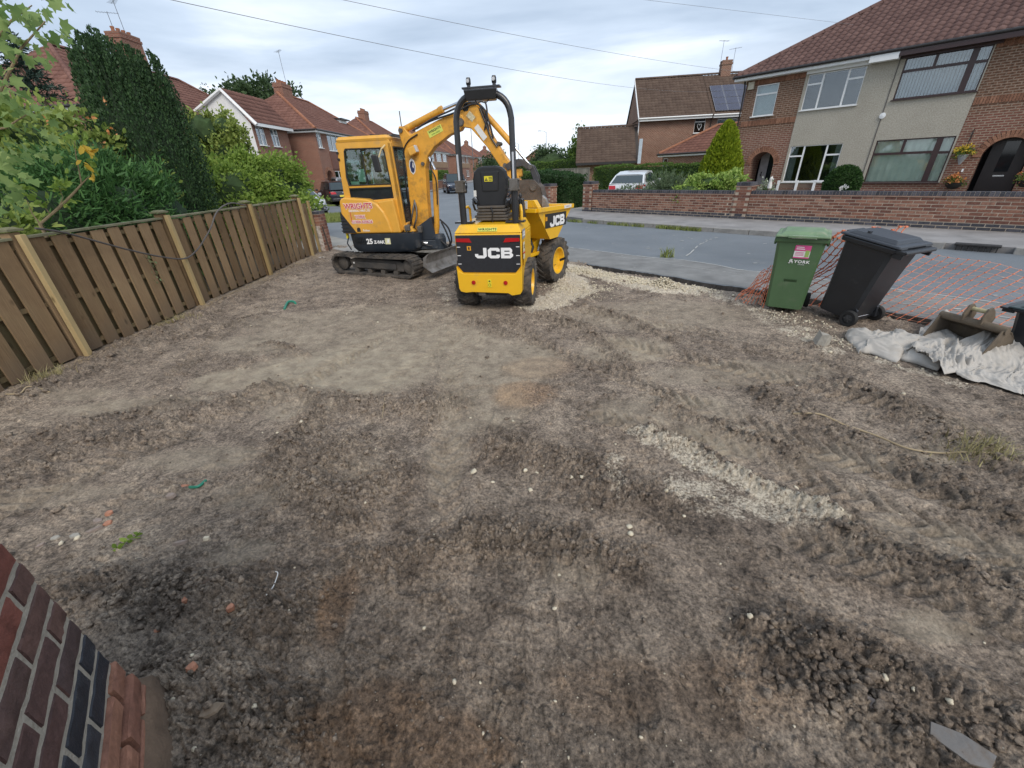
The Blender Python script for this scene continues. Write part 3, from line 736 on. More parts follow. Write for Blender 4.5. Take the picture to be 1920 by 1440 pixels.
MB().prism([P2(-25, 14.32), P2(11.35, 14.32), P2(11.2, 22), (13.5, 34), (22, 42), (60, 60), (60, -10), P2(-25, 60)], -0.2, 0.08).build('right_gardens', mm('garden_gravel', (0.20, 0.185, 0.16), 0.95, var=.25, vs=2, bmp=.5, bs=40), kind='structure')
MB().prism([P2(13.5, 14.32), (1.7, 20.3), (0.7, 25), (-.2, 31), (-.2, 40), (0.1, 50), (1.4, 75), (5.3, 110), (60, 110), (60, 61), (21.9, 42.1), (13.4, 34.1), P2(11.27, 22), P2(11.42, 14.32)], -0.2, 0.07).build('corner_lawn', mm('lawn', (0.17, 0.185, 0.06), 0.9, var=0.25, vs=4, bmp=.5, bs=60), kind='structure')
MB().prism([P2(12.9, 14.3), P2(11.6, 14.3), P2(11.35, 22), P2(12.7, 22)], 0.0701, 0.10).build('drive', CONC, kind='structure')
MB().prism([(-8.9, 29), (-8.2, 40), (-7.8, 50), (-6.8, 75), (-3.7, 110), (-7, 110), (-9.4, 75), (-10.4, 50), (-10.8, 40), (-11, 29.5)], -0.2, 0.1).build('left_pavement', PAVE, kind='structure')
MB().prism([(-11.05, 29.5), (-10.85, 40), (-10.45, 50), (-9.45, 75), (-7.05, 110), (-5, 130), (-80, 130), (-80, 10), P2(30, 12), P2(24, 12)], -0.2, 0.09).build('left_gardens', TURF, kind='structure')
MB().prism([(-4.98, -3), (-4.98, 10.7), P2(12.2, 3.4), P2(60, 3.4), (-60, -3)], -0.2, 0.0).build('neighbour_garden', mm('bed_earth', (0.075, 0.06, 0.04), 0.95, var=.3, vs=5, bmp=.6, bs=30), kind='structure')

# ================================================================== BRICKWORK
def brick_uv_mat(name, c1, c2, mortar, c3=None, band=None, rough=0.85, bw=0.225, rh=0.075, ms=0.014, stain=0.35):
    m, t, b = new_mat(name); uv = t.nodes.new('ShaderNodeUVMap')
    br = t.nodes.new('ShaderNodeTexBrick'); lk(t, uv.outputs[0], br.inputs['Vector'])
    br.inputs['Scale'].default_value = 1.0; br.inputs['Brick Width'].default_value = bw; br.inputs['Row Height'].default_value = rh
    br.inputs['Mortar Size'].default_value = ms; br.inputs['Mortar Smooth'].default_value = 0.1; br.inputs['Bias'].default_value = 0.0
    br.offset = 0.5
    br.inputs['Color1'].default_value = tuple(c1) + (1,); br.inputs['Color2'].default_value = tuple(c2) + (1,); br.inputs['Mortar'].default_value = tuple(mortar) + (1,)
    tcn = t.nodes.new('ShaderNodeTexCoord')
    a = noise_node(t, tcn.outputs['Object'], 0.7, 5, 0.6); f = noise_node(t, tcn.outputs['Object'], 14, 4, 0.7)
    c = br.outputs['Color']
    if band:      # darker bricks used above a certain height
        z0, col_ = band
        sp = t.nodes.new('ShaderNodeSeparateXYZ'); lk(t, uv.outputs[0], sp.inputs[0])
        k = ramp(t, mth(t, 'MULTIPLY', mth(t, 'SUBTRACT', sp.outputs[1], z0 - 0.15), 3.0), [(0.0, (0, 0, 0)), (1.0, (1, 1, 1))])
        c = mixc(t, mth(t, 'MULTIPLY', k, mth(t, 'SUBTRACT', 1.0, mth(t, 'MULTIPLY', br.outputs['Fac'], 0.85))), c, mixc(t, ramp(t, f, [(.4, (0, 0, 0)), (.6, (1, 1, 1))]), scol(col_, 0.8), scol(col_, 1.25)))
    c = mixc(t, 1.0, c, ramp(t, f, [(0.3, (0.72, 0.72, 0.72)), (0.7, (1.22, 1.22, 1.22))]), 'MULTIPLY')
    c = mixc(t, stain, c, ramp(t, a, [(0.35, (0.55, 0.52, 0.5)), (0.65, (1.2, 1.2, 1.2))]), 'MULTIPLY')
    lk(t, c, b.inputs['Base Color']); b.inputs['Roughness'].default_value = rough; b.inputs['Specular IOR Level'].default_value = 0.25
    bump(t, b, mth(t, 'SUBTRACT', mth(t, 'MULTIPLY', f, 0.3), br.outputs['Fac']), 0.6, 0.008)
    return m
def brick_obj_mat(name, stops, rough=0.8, spec=0.3, lime=0.0):
    m, t, b = new_mat(name); tcn = t.nodes.new('ShaderNodeTexCoord'); ob = tcn.outputs['Object']
    oi = t.nodes.new('ShaderNodeObjectInfo'); ge = t.nodes.new('ShaderNodeNewGeometry')
    r = mth(t, 'FRACT', mth(t, 'ADD', oi.outputs['Random'], mth(t, 'MULTIPLY', ge.outputs['Random Per Island'], 0.999)))
    c = ramp(t, r, stops)
    # vary the grain from brick to brick
    ad = t.nodes.new('ShaderNodeVectorMath'); ad.operation = 'ADD'; lk(t, ob, ad.inputs[0]); cb = t.nodes.new('ShaderNodeCombineXYZ'); lk(t, mth(t, 'MULTIPLY', r, 37.0), cb.inputs[0]); lk(t, cb.outputs[0], ad.inputs[1])
    f = noise_node(t, ad.outputs[0], 26, 6, 0.7); g = noise_node(t, ad.outputs[0], 9, 3, 0.6)
    c = mixc(t, 1.0, c, ramp(t, f, [(0.3, (0.7, 0.7, 0.7)), (0.7, (1.3, 1.28, 1.25))]), 'MULTIPLY')
    c = mixc(t, 0.6, c, ramp(t, g, [(0.3, (0.75, 0.75, 0.78)), (0.7, (1.2, 1.2, 1.15))]), 'MULTIPLY')
    if lime: c = mixc(t, mth(t, 'MULTIPLY', ramp(t, f, [(0.64, (0, 0, 0)), (0.74, (1, 1, 1))]), lime), c, (0.5, 0.48, 0.42))
    lk(t, c, b.inputs['Base Color']); b.inputs['Roughness'].default_value = rough; b.inputs['Specular IOR Level'].default_value = spec
    bump(t, b, f, 1.0, 0.009)
    return m
B_RED = brick_obj_mat('garden_wall_brick', [(0.0, (0.13, 0.060, 0.047)), (0.4, (0.215, 0.098, 0.068)), (0.75, (0.27, 0.135, 0.095)), (1.0, (0.32, 0.18, 0.13))])
B_BLUE = brick_obj_mat('blue_engineering_brick', [(0.0, (0.035, 0.036, 0.045)), (0.5, (0.060, 0.060, 0.074)), (1.0, (0.10, 0.095, 0.11))], 0.6, 0.5)
MORTAR = mm('lime_mortar', (0.42, 0.345, 0.27), 0.95, var=0.2, vs=9, bmp=0.5, bs=120)
GMORTAR = mm('grey_mortar', (0.36, 0.33, 0.28), 0.95, var=0.2, vs=9, bmp=0.5, bs=120)
_bm = {}
def brick_mesh(L, dp, h, mat):
    k = (round(L, 4), round(dp, 4), round(h, 4), mat.name)
    if k not in _bm:
        o = MB().box((0, 0, 0), (L, dp, h)).build('brick', mat); _bm[k] = o.data; bpy.data.objects.remove(o)
    return _bm[k]
def put(me, name, loc, parent, rz=0, rot=None):
    o = bpy.data.objects.new(name, me); COL.objects.link(o); o.parent = parent; o.location = loc
    o.rotation_euler = rot if rot else (0, 0, rz)
    return o
def garden_wall(name, label, s1, s0, d, courses, nblue, vis, zb=0.0):
    """runs from s1 (left) to s0 (right); local x to the right, y away, bricks on the street face"""
    L = s1 - s0; t = thing(name, label, 'wall', sd(s1, d, 0.10 + zb), D2R(-49))
    top = courses * 0.075
    MB().box((L / 2, 0.1065, top / 2 - 0.08), (L, 0.205, top + 0.16 - 0.006)).build('core', MORTAR, t)
    stuff = MB(); stuffb = MB()
    for c in range(-1, courses):
        off = 0.1125 if c % 2 else 0.0; x = -off
        while x < L - 0.02:
            a, b = max(0.0, x) + 0.005, min(L, x + 0.225) - 0.005; x += 0.225
            if b - a < 0.03: continue
            dy = rng.uniform(-.002, .002); zc_ = c * 0.075 + 0.0375
            blue = c < nblue
            if vis[0] <= a <= vis[1] and c >= 0:
                ll = 0.210 if b - a > 0.2 else 0.098
                put(brick_mesh(ll if b - a > ll - .01 else b - a, 0.1025, 0.058, B_BLUE if blue else B_RED), 'brick', ((a + b) / 2, 0.0575 + dy - 0.006, zc_), t)
            else:
                (stuffb if blue else stuff).box(((a + b) / 2, 0.0515 + dy, zc_), (b - a, 0.1025, 0.059))
    if stuff.v: stuff.build('brick_courses', B_RED, t, kind='stuff')
    if stuffb.v: stuffb.build('base_courses', B_BLUE, t, kind='stuff')
    # creasing and blue coping bricks on edge
    MB().box((L / 2, 0.11, top + 0.012), (L, 0.262, 0.024)).build('creasing', mm('creasing_tile', (0.30, 0.19, 0.14), .85, var=.2, vs=12), t)
    MB().box((L / 2, 0.11, top + 0.070), (L, 0.205, 0.085)).build('coping_bed', MORTAR, t)
    mbc = MB(); x = 0.0
    while x < L - 0.06: mbc.box((x + 0.0375, 0.11, top + 0.0725), (0.066, 0.218 + rng.uniform(-.004, .004), 0.095 + rng.uniform(-.003, .003))); x += 0.0755
    mbc.build('coping_bricks', B_BLUE, t, kind='stuff')
    return t
def pillar(name, label, s, d, courses, w_=0.44, nblue=2, cap=True):
    t = thing(name, label, 'pillar', sd(s, d, 0.10), D2R(-49)); n = w_ / 2
    MB().box((0, n, courses * 0.0375 - 0.05), (w_ - 0.014, w_ - 0.014, courses * 0.075 + 0.09)).build('core', MORTAR, t)
    for c in range(courses):
        m_ = B_BLUE if c < nblue else B_RED; z = c * .075 + .0375
        e = 0.1025 / 2
        if c % 2:
            for sx in (-1, 1):
                for k in (0, 1): put(brick_mesh(0.215, 0.1025, 0.065, m_), 'brick', (sx * (n - e), n + (k - .5) * .225 * (w_ - .1) / .34 * .9, z), t, PI / 2)
            put(brick_mesh(w_ - .225, 0.1025, 0.065, m_), 'brick', (0, e, z), t)
        else:
            for k in (0, 1): put(brick_mesh(0.215, 0.1025, 0.065, m_), 'brick', ((k - .5) * .225, e, z), t)
            for sx in (-1, 1): put(brick_mesh(w_ - .215, 0.1025, 0.065, m_), 'brick', (sx * (n - e), n + .05, z), t, PI / 2)
    z = courses * 0.075
    MB().box((0, n, z + .012), (w_ + .05, w_ + .05, .024)).build('creasing', mm('creasing_tile', (0.30, 0.19, 0.14)), t)
    mb = MB(); k = 0; x = -n + .03
    while x < n: mb.box((x, n, z + .075), (.066, w_ - .02, .10)); x += .0765
    mb.build('cap_bricks', B_BLUE, t, kind='stuff')
    return t
garden_wall('garden_wall', 'long low brick wall with blue brick base and coping, between the two gate pillars', 11.05, 5.58, 14.3, 9, 2, (0.0, 5.5))
garden_wall('garden_wall', 'brick wall right of the stepped pillar, running behind the black bin to the picture edge', 5.12, -8.0, 14.3, 9, 2, (0.0, 5.4))
pillar('gate_pillar', 'brick gate pillar at the left end of the long wall, beside the hedge', 11.30, 14.27, 13, 0.44)
pillar('wall_pillar', 'broad brick pillar standing mid wall, in front of the yellow green conifer', 5.35, 14.27, 12, 0.44)
pillar('gate_pillar', 'slim brick gate pillar in front of the clipped dark hedge', 13.55, 14.27, 12, 0.44)
garden_wall('garden_wall', 'low brick wall left of the slim pillar, mostly behind the dumper skip', 17.0, 13.78, 14.3, 8, 2, (99, 99))
# ================================================================== HOUSES
WHITE = mm('white_upvc', (0.78, 0.79, 0.79), 0.35, var=0.03)
BROWN_ = mm('brown_upvc', (0.040, 0.018, 0.018), 0.35, var=0.1)
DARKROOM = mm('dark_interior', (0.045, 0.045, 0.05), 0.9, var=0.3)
LEAD = mm('dark_gutter', (0.025, 0.022, 0.022), 0.4)
RENDER = mm('pebbledash', (0.40, 0.365, 0.305), 0.95, var=0.16, vs=1.2, bmp=0.9, bs=40)
def rend_mat():
    m, t, b = new_mat('pebbledash_render'); tcn = t.nodes.new('ShaderNodeTexCoord'); ob = tcn.outputs['Object']
    a = noise_node(t, ob, 0.9, 5, .6); f = noise_node(t, ob, 26, 3, .8); v = t.nodes.new('ShaderNodeTexVoronoi'); v.inputs['Scale'].default_value = 45; lk(t, ob, v.inputs['Vector'])
    c = ramp(t, f, [(0.3, (0.30, 0.27, 0.225)), (0.5, (0.40, 0.37, 0.31)), (0.72, (0.54, 0.51, 0.44))])
    c = mixc(t, .6, c, ramp(t, a, [(.3, (.85, .84, .82)), (.7, (1.1, 1.1, 1.1))]), 'MULTIPLY')
    lk(t, c, b.inputs['Base Color']); b.inputs['Roughness'].default_value = .95; bump(t, b, v.outputs['Distance'], .6, .01); return m
RENDER = rend_mat()
def glass_mat(name, tint=(0.8, 0.85, 0.85), refl=0.25):
    m = bpy.data.materials.new(name); m.use_nodes = True; t = m.node_tree; t.nodes.clear()
    o = t.nodes.new('ShaderNodeOutputMaterial'); tr = t.nodes.new('ShaderNodeBsdfTransparent'); tr.inputs[0].default_value = tuple(tint) + (1,)
    g = t.nodes.new('ShaderNodeBsdfGlossy'); g.inputs['Roughness'].default_value = 0.03; g.inputs[0].default_value = (0.9, 0.93, 0.97, 1)
    lw = t.nodes.new('ShaderNodeLayerWeight'); lw.inputs['Blend'].default_value = 0.35
    mx_ = t.nodes.new('ShaderNodeMixShader'); f = mth(t, 'ADD', mth(t, 'MULTIPLY', lw.outputs['Fresnel'], 0.8), refl, clamp=True)
    lk(t, f, mx_.inputs[0]); lk(t, tr.outputs[0], mx_.inputs[1]); lk(t, g.outputs[0], mx_.inputs[2]); lk(t, mx_.outputs[0], o.inputs[0])
    return m
GLASS = glass_mat('window_glass', refl=.07)

NET = mm('net_curtain', (0.55, 0.64, 0.56), 0.9, var=0.10, vs=3)
BLIND = mm('vertical_blind', (0.62, 0.66, 0.72), 0.8, var=0.05)
FROST = mm('pale_blind', (0.60, 0.66, 0.66), 0.7, var=0.05)

def wall_holes(mb, x0, x1, z0, z1, holes, depth=0.12):
    """front face at y=0 (facing -y) with rectangular holes (x0,x1,z0,z1) and their reveals"""
    xs = sorted(set([x0, x1] + [h[0] for h in holes] + [h[1] for h in holes])); zs = sorted(set([z0, z1] + [h[2] for h in holes] + [h[3] for h in holes]))
    xs = [x for x in xs if x0 - 1e-6 <= x <= x1 + 1e-6]; zs = [z for z in zs if z0 - 1e-6 <= z <= z1 + 1e-6]
    for a, b in zip(xs[:-1], xs[1:]):
        for c, d in zip(zs[:-1], zs[1:]):
            mx, mz = (a + b) / 2, (c + d) / 2
            if any(h[0] < mx < h[1] and h[2] < mz < h[3] for h in holes): continue
            mb.add([(a, 0, c), (b, 0, c), (b, 0, d), (a, 0, d)], [(0, 1, 2, 3)])
    for (a, b, c, d) in holes:
        a_, b_, c_, d_ = max(a, x0), min(b, x1), max(c, z0), min(d, z1)
        mb.add([(a_, 0, c_), (b_, 0, c_), (b_, 0, d_), (a_, 0, d_), (a_, depth, c_), (b_, depth, c_), (b_, depth, d_), (a_, depth, d_)], [(0, 4, 5, 1), (1, 5, 6, 2), (2, 6, 7, 3), (3, 7, 4, 0)])
def window(parent, x0, x1, z0, z1, rects, mat=WHITE, y=0.05, fr=0.055, back=None, blindstyle=None, name='window', sill=True, pane_mat=None, label=None):
    """rects: list of panes (fx0,fx1,fz0,fz1) in fractions of the opening"""
    fm = MB(); W, Hh = x1 - x0, z1 - z0; th = 0.06
    # frame grid from pane edges
    R_ = [(x0 + a * W, x0 + b * W, z0 + c * Hh, z0 + d * Hh) for a, b, c, d in rects]
    inner = [(a + fr * .55, b - fr * .55, c + fr * .55, d - fr * .55) for a, b, c, d in R_]
    xs = sorted(set([x0, x1] + [v for r in inner for v in r[:2]])); zs = sorted(set([z0, z1] + [v for r in inner for v in r[2:]]))
    for a, b in zip(xs[:-1], xs[1:]):
        run = None
        for c, d in zip(zs[:-1] , zs[1:]):
            mx, mz = (a + b) / 2, (c + d) / 2
            hole = any(r[0] < mx < r[1] and r[2] < mz < r[3] for r in inner)
            if not hole:
                if run is None: run = [c, d]
                else: run[1] = d
            if hole and run: fm.box(((a + b) / 2, y, (run[0] + run[1]) / 2), (b - a, th, run[1] - run[0])); run = None
        if run: fm.box(((a + b) / 2, y, (run[0] + run[1]) / 2), (b - a, th, run[1] - run[0]))
    w_ = fm.build(name, mat, parent)
    if label: w_['label'] = label
    for r in inner:
        MB().box(((r[0] + r[1]) / 2, y, (r[2] + r[3]) / 2), (r[1] - r[0] - .002, 0.012, r[3] - r[2] - .002)).build('pane', pane_mat or GLASS, w_)
    if sill: MB().box(((x0 + x1) / 2, y - 0.07, z0 - 0.02), (W + 0.08, 0.16, 0.035)).build('sill', mat, w_)
    if blindstyle == 'vertical':
        n = int(W / 0.09); mb = MB()
        for k in range(n): mb.box((x0 + (k + .5) * W / n, y + 0.09, (z0 + z1) / 2), (0.078, 0.004, Hh), Matrix.Rotation(0, 3, 'Z'))
        mb2 = MB()
        for k in range(n): mb2.rbox((x0 + (k + .5) * W / n, y + 0.10, (z0 + z1) / 2), (0.07, 0.004, Hh), rotm(0, 0, 0.55))
        mb2.build('blind', BLIND, w_)
    elif back is not None:
        n = max(10, int(W / 0.03)); vs_ = []; fs_ = []
        for k in range(n + 1):
            x = x0 + W * k / n; yy = y + 0.09 + 0.012 * math.sin(k * 0.9) + 0.006 * math.sin(k * 2.3)
            vs_ += [(x, yy, z0), (x, yy, z1)]
        fs_ = [(2 * k, 2 * k + 2, 2 * k + 3, 2 * k + 1) for k in range(n)]
        MB().add(vs_, fs_).build('curtain', back, w_, smooth=True)
    return w_
P_WIDE = [(0, .28, .72, 1), (0, .28, 0, .72), (.28, .72, 0, 1), (.72, 1, .72, 1), (.72, 1, 0, .72)]
P_BROWN = [(0, .385, .68, 1), (.385, .80, .68, 1), (0, .80, 0, .68), (.84, 1, .66, 1), (.84, 1, 0, .66)]
P_TWO = [(0, 1, .70, 1), (0, 1, 0, .70)]
P_PAIR = [(0, .5, 0, 1), (.5, 1, .65, 1), (.5, 1, 0, .65)]
P_TRI = [(0, .33, 0, 1), (.33, .67, 0, 1), (.67, 1, 0, 1)]

def tile_roof_mat(name, c1, c2, stain=0.5):
    m, t, b = new_mat(name); tcn = t.nodes.new('ShaderNodeTexCoord'); ge = t.nodes.new('ShaderNodeNewGeometry'); ob = tcn.outputs['Object']
    a = noise_node(t, ob, 0.8, 6, .65); f = noise_node(t, ob, 18, 4, .7)
    c = ramp(t, mth(t, 'ADD', mth(t, 'MULTIPLY', ge.outputs['Random Per Island'], .25), mth(t, 'MULTIPLY', f, .75)), [(.25, c1), (.75, c2)])
    c = mixc(t, stain, c, ramp(t, a, [(.3, (.6, .58, .58)), (.7, (1.2, 1.2, 1.15))]), 'MULTIPLY')
    lk(t, c, b.inputs['Base Color']); b.inputs['Roughness'].default_value = .9; b.inputs['Specular IOR Level'].default_value = .2; bump(t, b, f, .5, .01); return m
ROOF_A = tile_roof_mat('brown_pantile', (0.105, 0.062, 0.057), (0.175, 0.108, 0.096))
ROOF_B = tile_roof_mat('grey_brown_tile', (0.085, 0.058, 0.046), (0.135, 0.098, 0.078))
ROOF_C = tile_roof_mat('red_brown_tile', (0.15, 0.070, 0.055), (0.25, 0.125, 0.095))
RIDGE = tile_roof_mat('terracotta_ridge', (0.26, 0.11, 0.065), (0.38, 0.18, 0.11))
def tiled_plane(parent, poly, mat, tw=0.30, th=0.33, name='roof_tiles', wave=0.028, sub=4, lap=0.028, stuff=True):
    """poly: planar polygon (3D, local). Interlocking tiles laid in courses parallel to its first edge (the eave)"""
    P = [Vector(p) for p in poly]; ex = (P[1] - P[0]).normalized(); nn = (P[1] - P[0]).cross(P[2] - P[0]).normalized()
    if nn.z < 0: nn = -nn
    ey = nn.cross(ex)
    if ey.z < 0: ey = -ey
    Q = [((p - P[0]).dot(ex), (p - P[0]).dot(ey)) for p in P]
    hmax = max(q[1] for q in Q)
    def span(y):
        xs = []
        for (x1, y1), (x2, y2) in zip(Q, Q[1:] + Q[:1]):
            if (y1 - y) * (y2 - y) <= 0 and abs(y1 - y2) > 1e-9: xs.append(x1 + (x2 - x1) * (y - y1) / (y2 - y1))
        return (min(xs), max(xs)) if xs else None
    nrow = max(1, int(round(hmax / th))); th = hmax / nrow; V_ = []; F_ = []
    for r in range(nrow):
        ya, yb = r * th, (r + 1) * th
        sa, sb = span(min(ya + 1e-4, hmax - 1e-4)), span(min(yb - 1e-4, hmax - 1e-4))
        if not sa or not sb: continue
        off = (tw / 2) * (r % 2) * (0 if wave else 1)
        k0 = int(math.floor((min(sa[0], sb[0])) / tw)) - 1; k1 = int(math.ceil(max(sa[1], sb[1]) / tw)) + 1
        for k in range(k0, k1):
            xl, xr = k * tw + off, (k + 1) * tw + off
            la, ra = max(xl, sa[0]), min(xr, sa[1]); lb, rb = max(xl, sb[0]), min(xr, sb[1])
            if ra - la < 0.02 and rb - lb < 0.02: continue
            ra = max(ra, la + 0.005); rb = max(rb, lb + 0.005)
            jz = rng.uniform(-.003, .003); b0 = len(V_)
            for j in range(sub + 1):
                f_ = j / sub
                for (yy, lft, rgt, lift) in ((ya - 0.03, la, ra, lap), (yb, lb, rb, 0.002)):
                    x = lft + (rgt - lft) * f_; ph = (x - xl) / tw
                    hgt = lift + jz + (wave * (0.5 - 0.5 * math.cos(2 * PI * ph)) if wave else (-.004 if j in (0, sub) else 0))
                    V_.append(P[0] + ex * x + ey * yy + nn * hgt)
                V_.append(P[0] + ex * (la + (ra - la) * f_) + ey * (ya - 0.03) + nn * (-0.012))
            for j in range(sub):
                i = b0 + j * 3; F_.append((i, i + 3, i + 4, i + 1)); F_.append((i + 2, i + 5, i + 3, i))
    o = mesh_np(name, np.array([tuple(v) for v in V_]), np.array(F_), mat, parent=parent)
    if stuff: o['kind'] = 'stuff'
    return o
def ridge_run(parent, a, b, mat=RIDGE, r=0.11, name='ridge_tiles', L=0.42):
    a, b = Vector(a), Vector(b); n = max(1, int((b - a).length / L)); mb = MB(); t = (b - a).normalized(); side = t.cross(Vector((0, 0, 1))).normalized(); up = side.cross(t)
    for k in range(n):
        p, q = a + (b - a) * k / n, a + (b - a) * (k + 1) / n - t * .012
        vs_ = []; 
        for pt, rr_ in ((p, r * 1.04), (q, r)):
            for j in range(5):
                w_ = PI * j / 4; vs_.append(pt + side * math.cos(w_) * rr_ + up * (math.sin(w_) * rr_ - .03))
        mb.add(vs_, [(j, j + 1, j + 6, j + 5) for j in range(4)] + [(4, 3, 2, 1, 0), (5, 6, 7, 8, 9)])
    return mb.build(name, mat, parent, kind='stuff')
def hip_roof(parent, x0, x1, y0, y1, z, rise, oh=0.25, mat=ROOF_C, hipL=True, hipR=True, tiles=True, tw=0.30, th=0.33, wave=0.028, soff=WHITE, gutter=None, rmat=RIDGE, back=False):
    a, b, c, d = x0 - (oh if hipL else .05), x1 + (oh if hipR else .05), y0 - oh, y1 + oh; ym = (c + d) / 2; hl = (d - c) / 2
    zl = z
    A, B, C, D_ = Vector((a, c, zl)), Vector((b, c, zl)), Vector((b, d, zl)), Vector((a, d, zl))
    E_ = Vector((a + (hl if hipL else 0), ym, zl + rise)); F_ = Vector((b - (hl if hipR else 0), ym, zl + rise))
    roof = MB().add([A, B, C, D_, E_, F_], [(0, 1, 5, 4), (2, 3, 4, 5)] + [(3, 0, 4)] + [(1, 2, 5)] + [(3, 2, 1, 0)]).build('roof', mm('roof_underlay', (0.05, 0.04, 0.035), .9), parent)
    if tiles:
        tiled_plane(roof, [A, B, F_, E_], mat, tw, th, wave=wave)
        if hipL: tiled_plane(roof, [D_, A, E_], mat, tw, th, wave=wave)
        if hipR: tiled_plane(roof, [B, C, F_], mat, tw, th, wave=wave)
        if back: tiled_plane(roof, [C, D_, E_, F_], mat, tw, th, wave=wave)
    ridge_run(roof, E_ + Vector((0, 0, .06)), F_ + Vector((0, 0, .06)), rmat)
    if hipL: ridge_run(roof, A + Vector((.05, .05, .06)), E_ + Vector((0, 0, .06)), rmat)
    if hipR: ridge_run(roof, B + Vector((-.05, .05, .06)), F_ + Vector((0, 0, .06)), rmat)
    g = MB(); g.box(((a + b) / 2, c + .02, zl - .09), (b - a, .04, .15))
    if hipL: g.box((a + .02, (c + d) / 2, zl - .092), (.04, d - c - .05, .15))
    if hipR: g.box((b - .02, (c + d) / 2, zl - .092), (.04, d - c - .05, .15))
    g.build('fascia', soff, roof)
    gb = MB(); gb.tube([(a, c - .06, zl - .03), (b, c - .06, zl - .03)], .055, 8)
    if hipL: gb.tube([(a - .06, c, zl - .03), (a - .06, d, zl - .03)], .055, 8)
    if hipR: gb.tube([(b + .06, c, zl - .03), (b + .06, d, zl - .03)], .055, 8)
    gb.build('gutter', gutter or LEAD, roof, smooth=50)
    MB().box(((a + b) / 2, ym, zl - .17), (b - a - .02, d - c - .02, .02)).build('soffit', soff, roof)
    return roof
def chimney(parent, x, y, z0, z1, w_=0.9, dpt=0.55, pots=4, mat=None):
    c = MB().box((x, y, (z0 + z1) / 2), (w_, dpt, z1 - z0)).box((x, y, z1 - .16), (w_ + .08, dpt + .08, .12)).box((x, y, z1 + .02), (w_ + .02, dpt + .02, .1)).build('chimney', mat, parent)
    for k in range(pots):
        xx = x - w_ / 2 + w_ * (k + .5) / pots
        MB().lathe([(.10, z1 + .06), (.085, z1 + .2), (.105, z1 + .27), (.105, z1 + .30), (.08, z1 + .30), (.08, z1 + .1)], 10, T=(xx, y, 0)).build('chimney_pot', RIDGE, c, smooth=40)
    return c
def aerial(parent, x, y, z, h=1.2, rz=0.4, name='aerial'):
    mb = MB(); mb.tube([(x, y, z), (x, y, z + h)], .014, 6); c, s_ = math.cos(rz), math.sin(rz)
    mb.tube([(x - c * .5, y - s_ * .5, z + h - .05), (x + c * .5, y + s_ * .5, z + h - .05)], .008, 5)
    for k in range(8):
        t = -0.45 + k * .13; L = .12 + .012 * k; mb.tube([(x + c * t + s_ * L, y + s_ * t - c * L, z + h - .05), (x + c * t - s_ * L, y + s_ * t + c * L, z + h - .05)], .005, 4)
    return mb.build(name, mm('aerial_metal', (.12, .12, .13), .4, metal=.6), parent)

# ---------------- right hand semi
HB = brick_uv_mat('house_brick_red', (0.19, 0.075, 0.055), (0.24, 0.11, 0.08), (0.33, 0.25, 0.19), band=(2.75, (0.16, 0.085, 0.055)))
RB = brick_uv_mat('soldier_brick', (0.22, 0.11, 0.075), (0.30, 0.16, 0.10), (0.36, 0.28, 0.21))
ARCHB = brick_obj_mat('arch_brick', [(0, (0.20, 0.095, 0.06)), (1, (0.33, 0.17, 0.11))])
hs = thing('semi_detached_house', 'large brick and pebbledash semi with arched porches, behind the wall at right', 'house', sd(0, 23, 0.1), D2R(-49))
XL, XR, D_E = -9.42, 1.25, 8.0
def arch_cell(mb, cx, r, spring, ztop, z0, x0, x1, depth=1.0, n=16):
    pts = [(cx - r * math.cos(PI * k / n), spring + r * math.sin(PI * k / n)) for k in range(n + 1)]
    mb.add([(x0, 0, z0), (cx - r, 0, z0), (cx - r, 0, spring), (x0, 0, spring)], [(0, 1, 2, 3)])
    mb.add([(cx + r, 0, z0), (x1, 0, z0), (x1, 0, spring), (cx + r, 0, spring)], [(0, 1, 2, 3)])
    mb.add([(x0, 0, spring), (cx - r, 0, spring), (cx - r, 0, ztop), (x0, 0, ztop)], [(0, 1, 2, 3)])
    mb.add([(cx + r, 0, spring), (x1, 0, spring), (x1, 0, ztop), (cx + r, 0, ztop)], [(0, 1, 2, 3)])
    for (a, za), (b, zb) in zip(pts[:-1], pts[1:]):
        mb.add([(a, 0, za), (b, 0, zb), (b, 0, ztop), (a, 0, ztop)], [(0, 1, 2, 3)])
        mb.add([(a, 0, za), (b, 0, zb), (b, depth, zb), (a, depth, za)], [(0, 3, 2, 1)])
    mb.add([(cx - r, 0, z0), (cx - r, 0, spring), (cx - r, depth, spring), (cx - r, depth, z0)], [(0, 1, 2, 3)])
    mb.add([(cx + r, 0, z0), (cx + r, 0, spring), (cx + r, depth, spring), (cx + r, depth, z0)], [(3, 2, 1, 0)])
def arch_ring(parent, cx, r, spring, n=22, t=.21):
    for k in range(n):
        a = PI * (k + .5) / n; M_r = Matrix.Rotation(-(a - PI / 2), 3, 'Y')
        o = MB().box((0, 0, 0), (PI * (r + .1) / n - .012, .05, t)).build('arch_brick', ARCHB, parent)
        o.location = (cx - (r + t / 2) * math.cos(a), -0.012, spring + (r + t / 2) * math.sin(a)); o.rotation_euler = (0, a - PI / 2, 0)
E_Z = 4.82; A1, A2 = (-8.05, .50, 1.42), (-0.42, .56, 1.40)
wl = MB()
w1 = (-8.93, -8.05, 3.36, 4.52)
wall_holes(wl, XL, -7.08, 2.35, E_Z, [w1]); wall_holes(wl, -1.75, XR, 2.35, E_Z, [])
arch_cell(wl, A1[0], A1[1], A1[2], 2.35, -0.2, XL, -7.08); arch_cell(wl, A2[0], A2[1], A2[2], 2.35, -0.2, -1.75, XR)
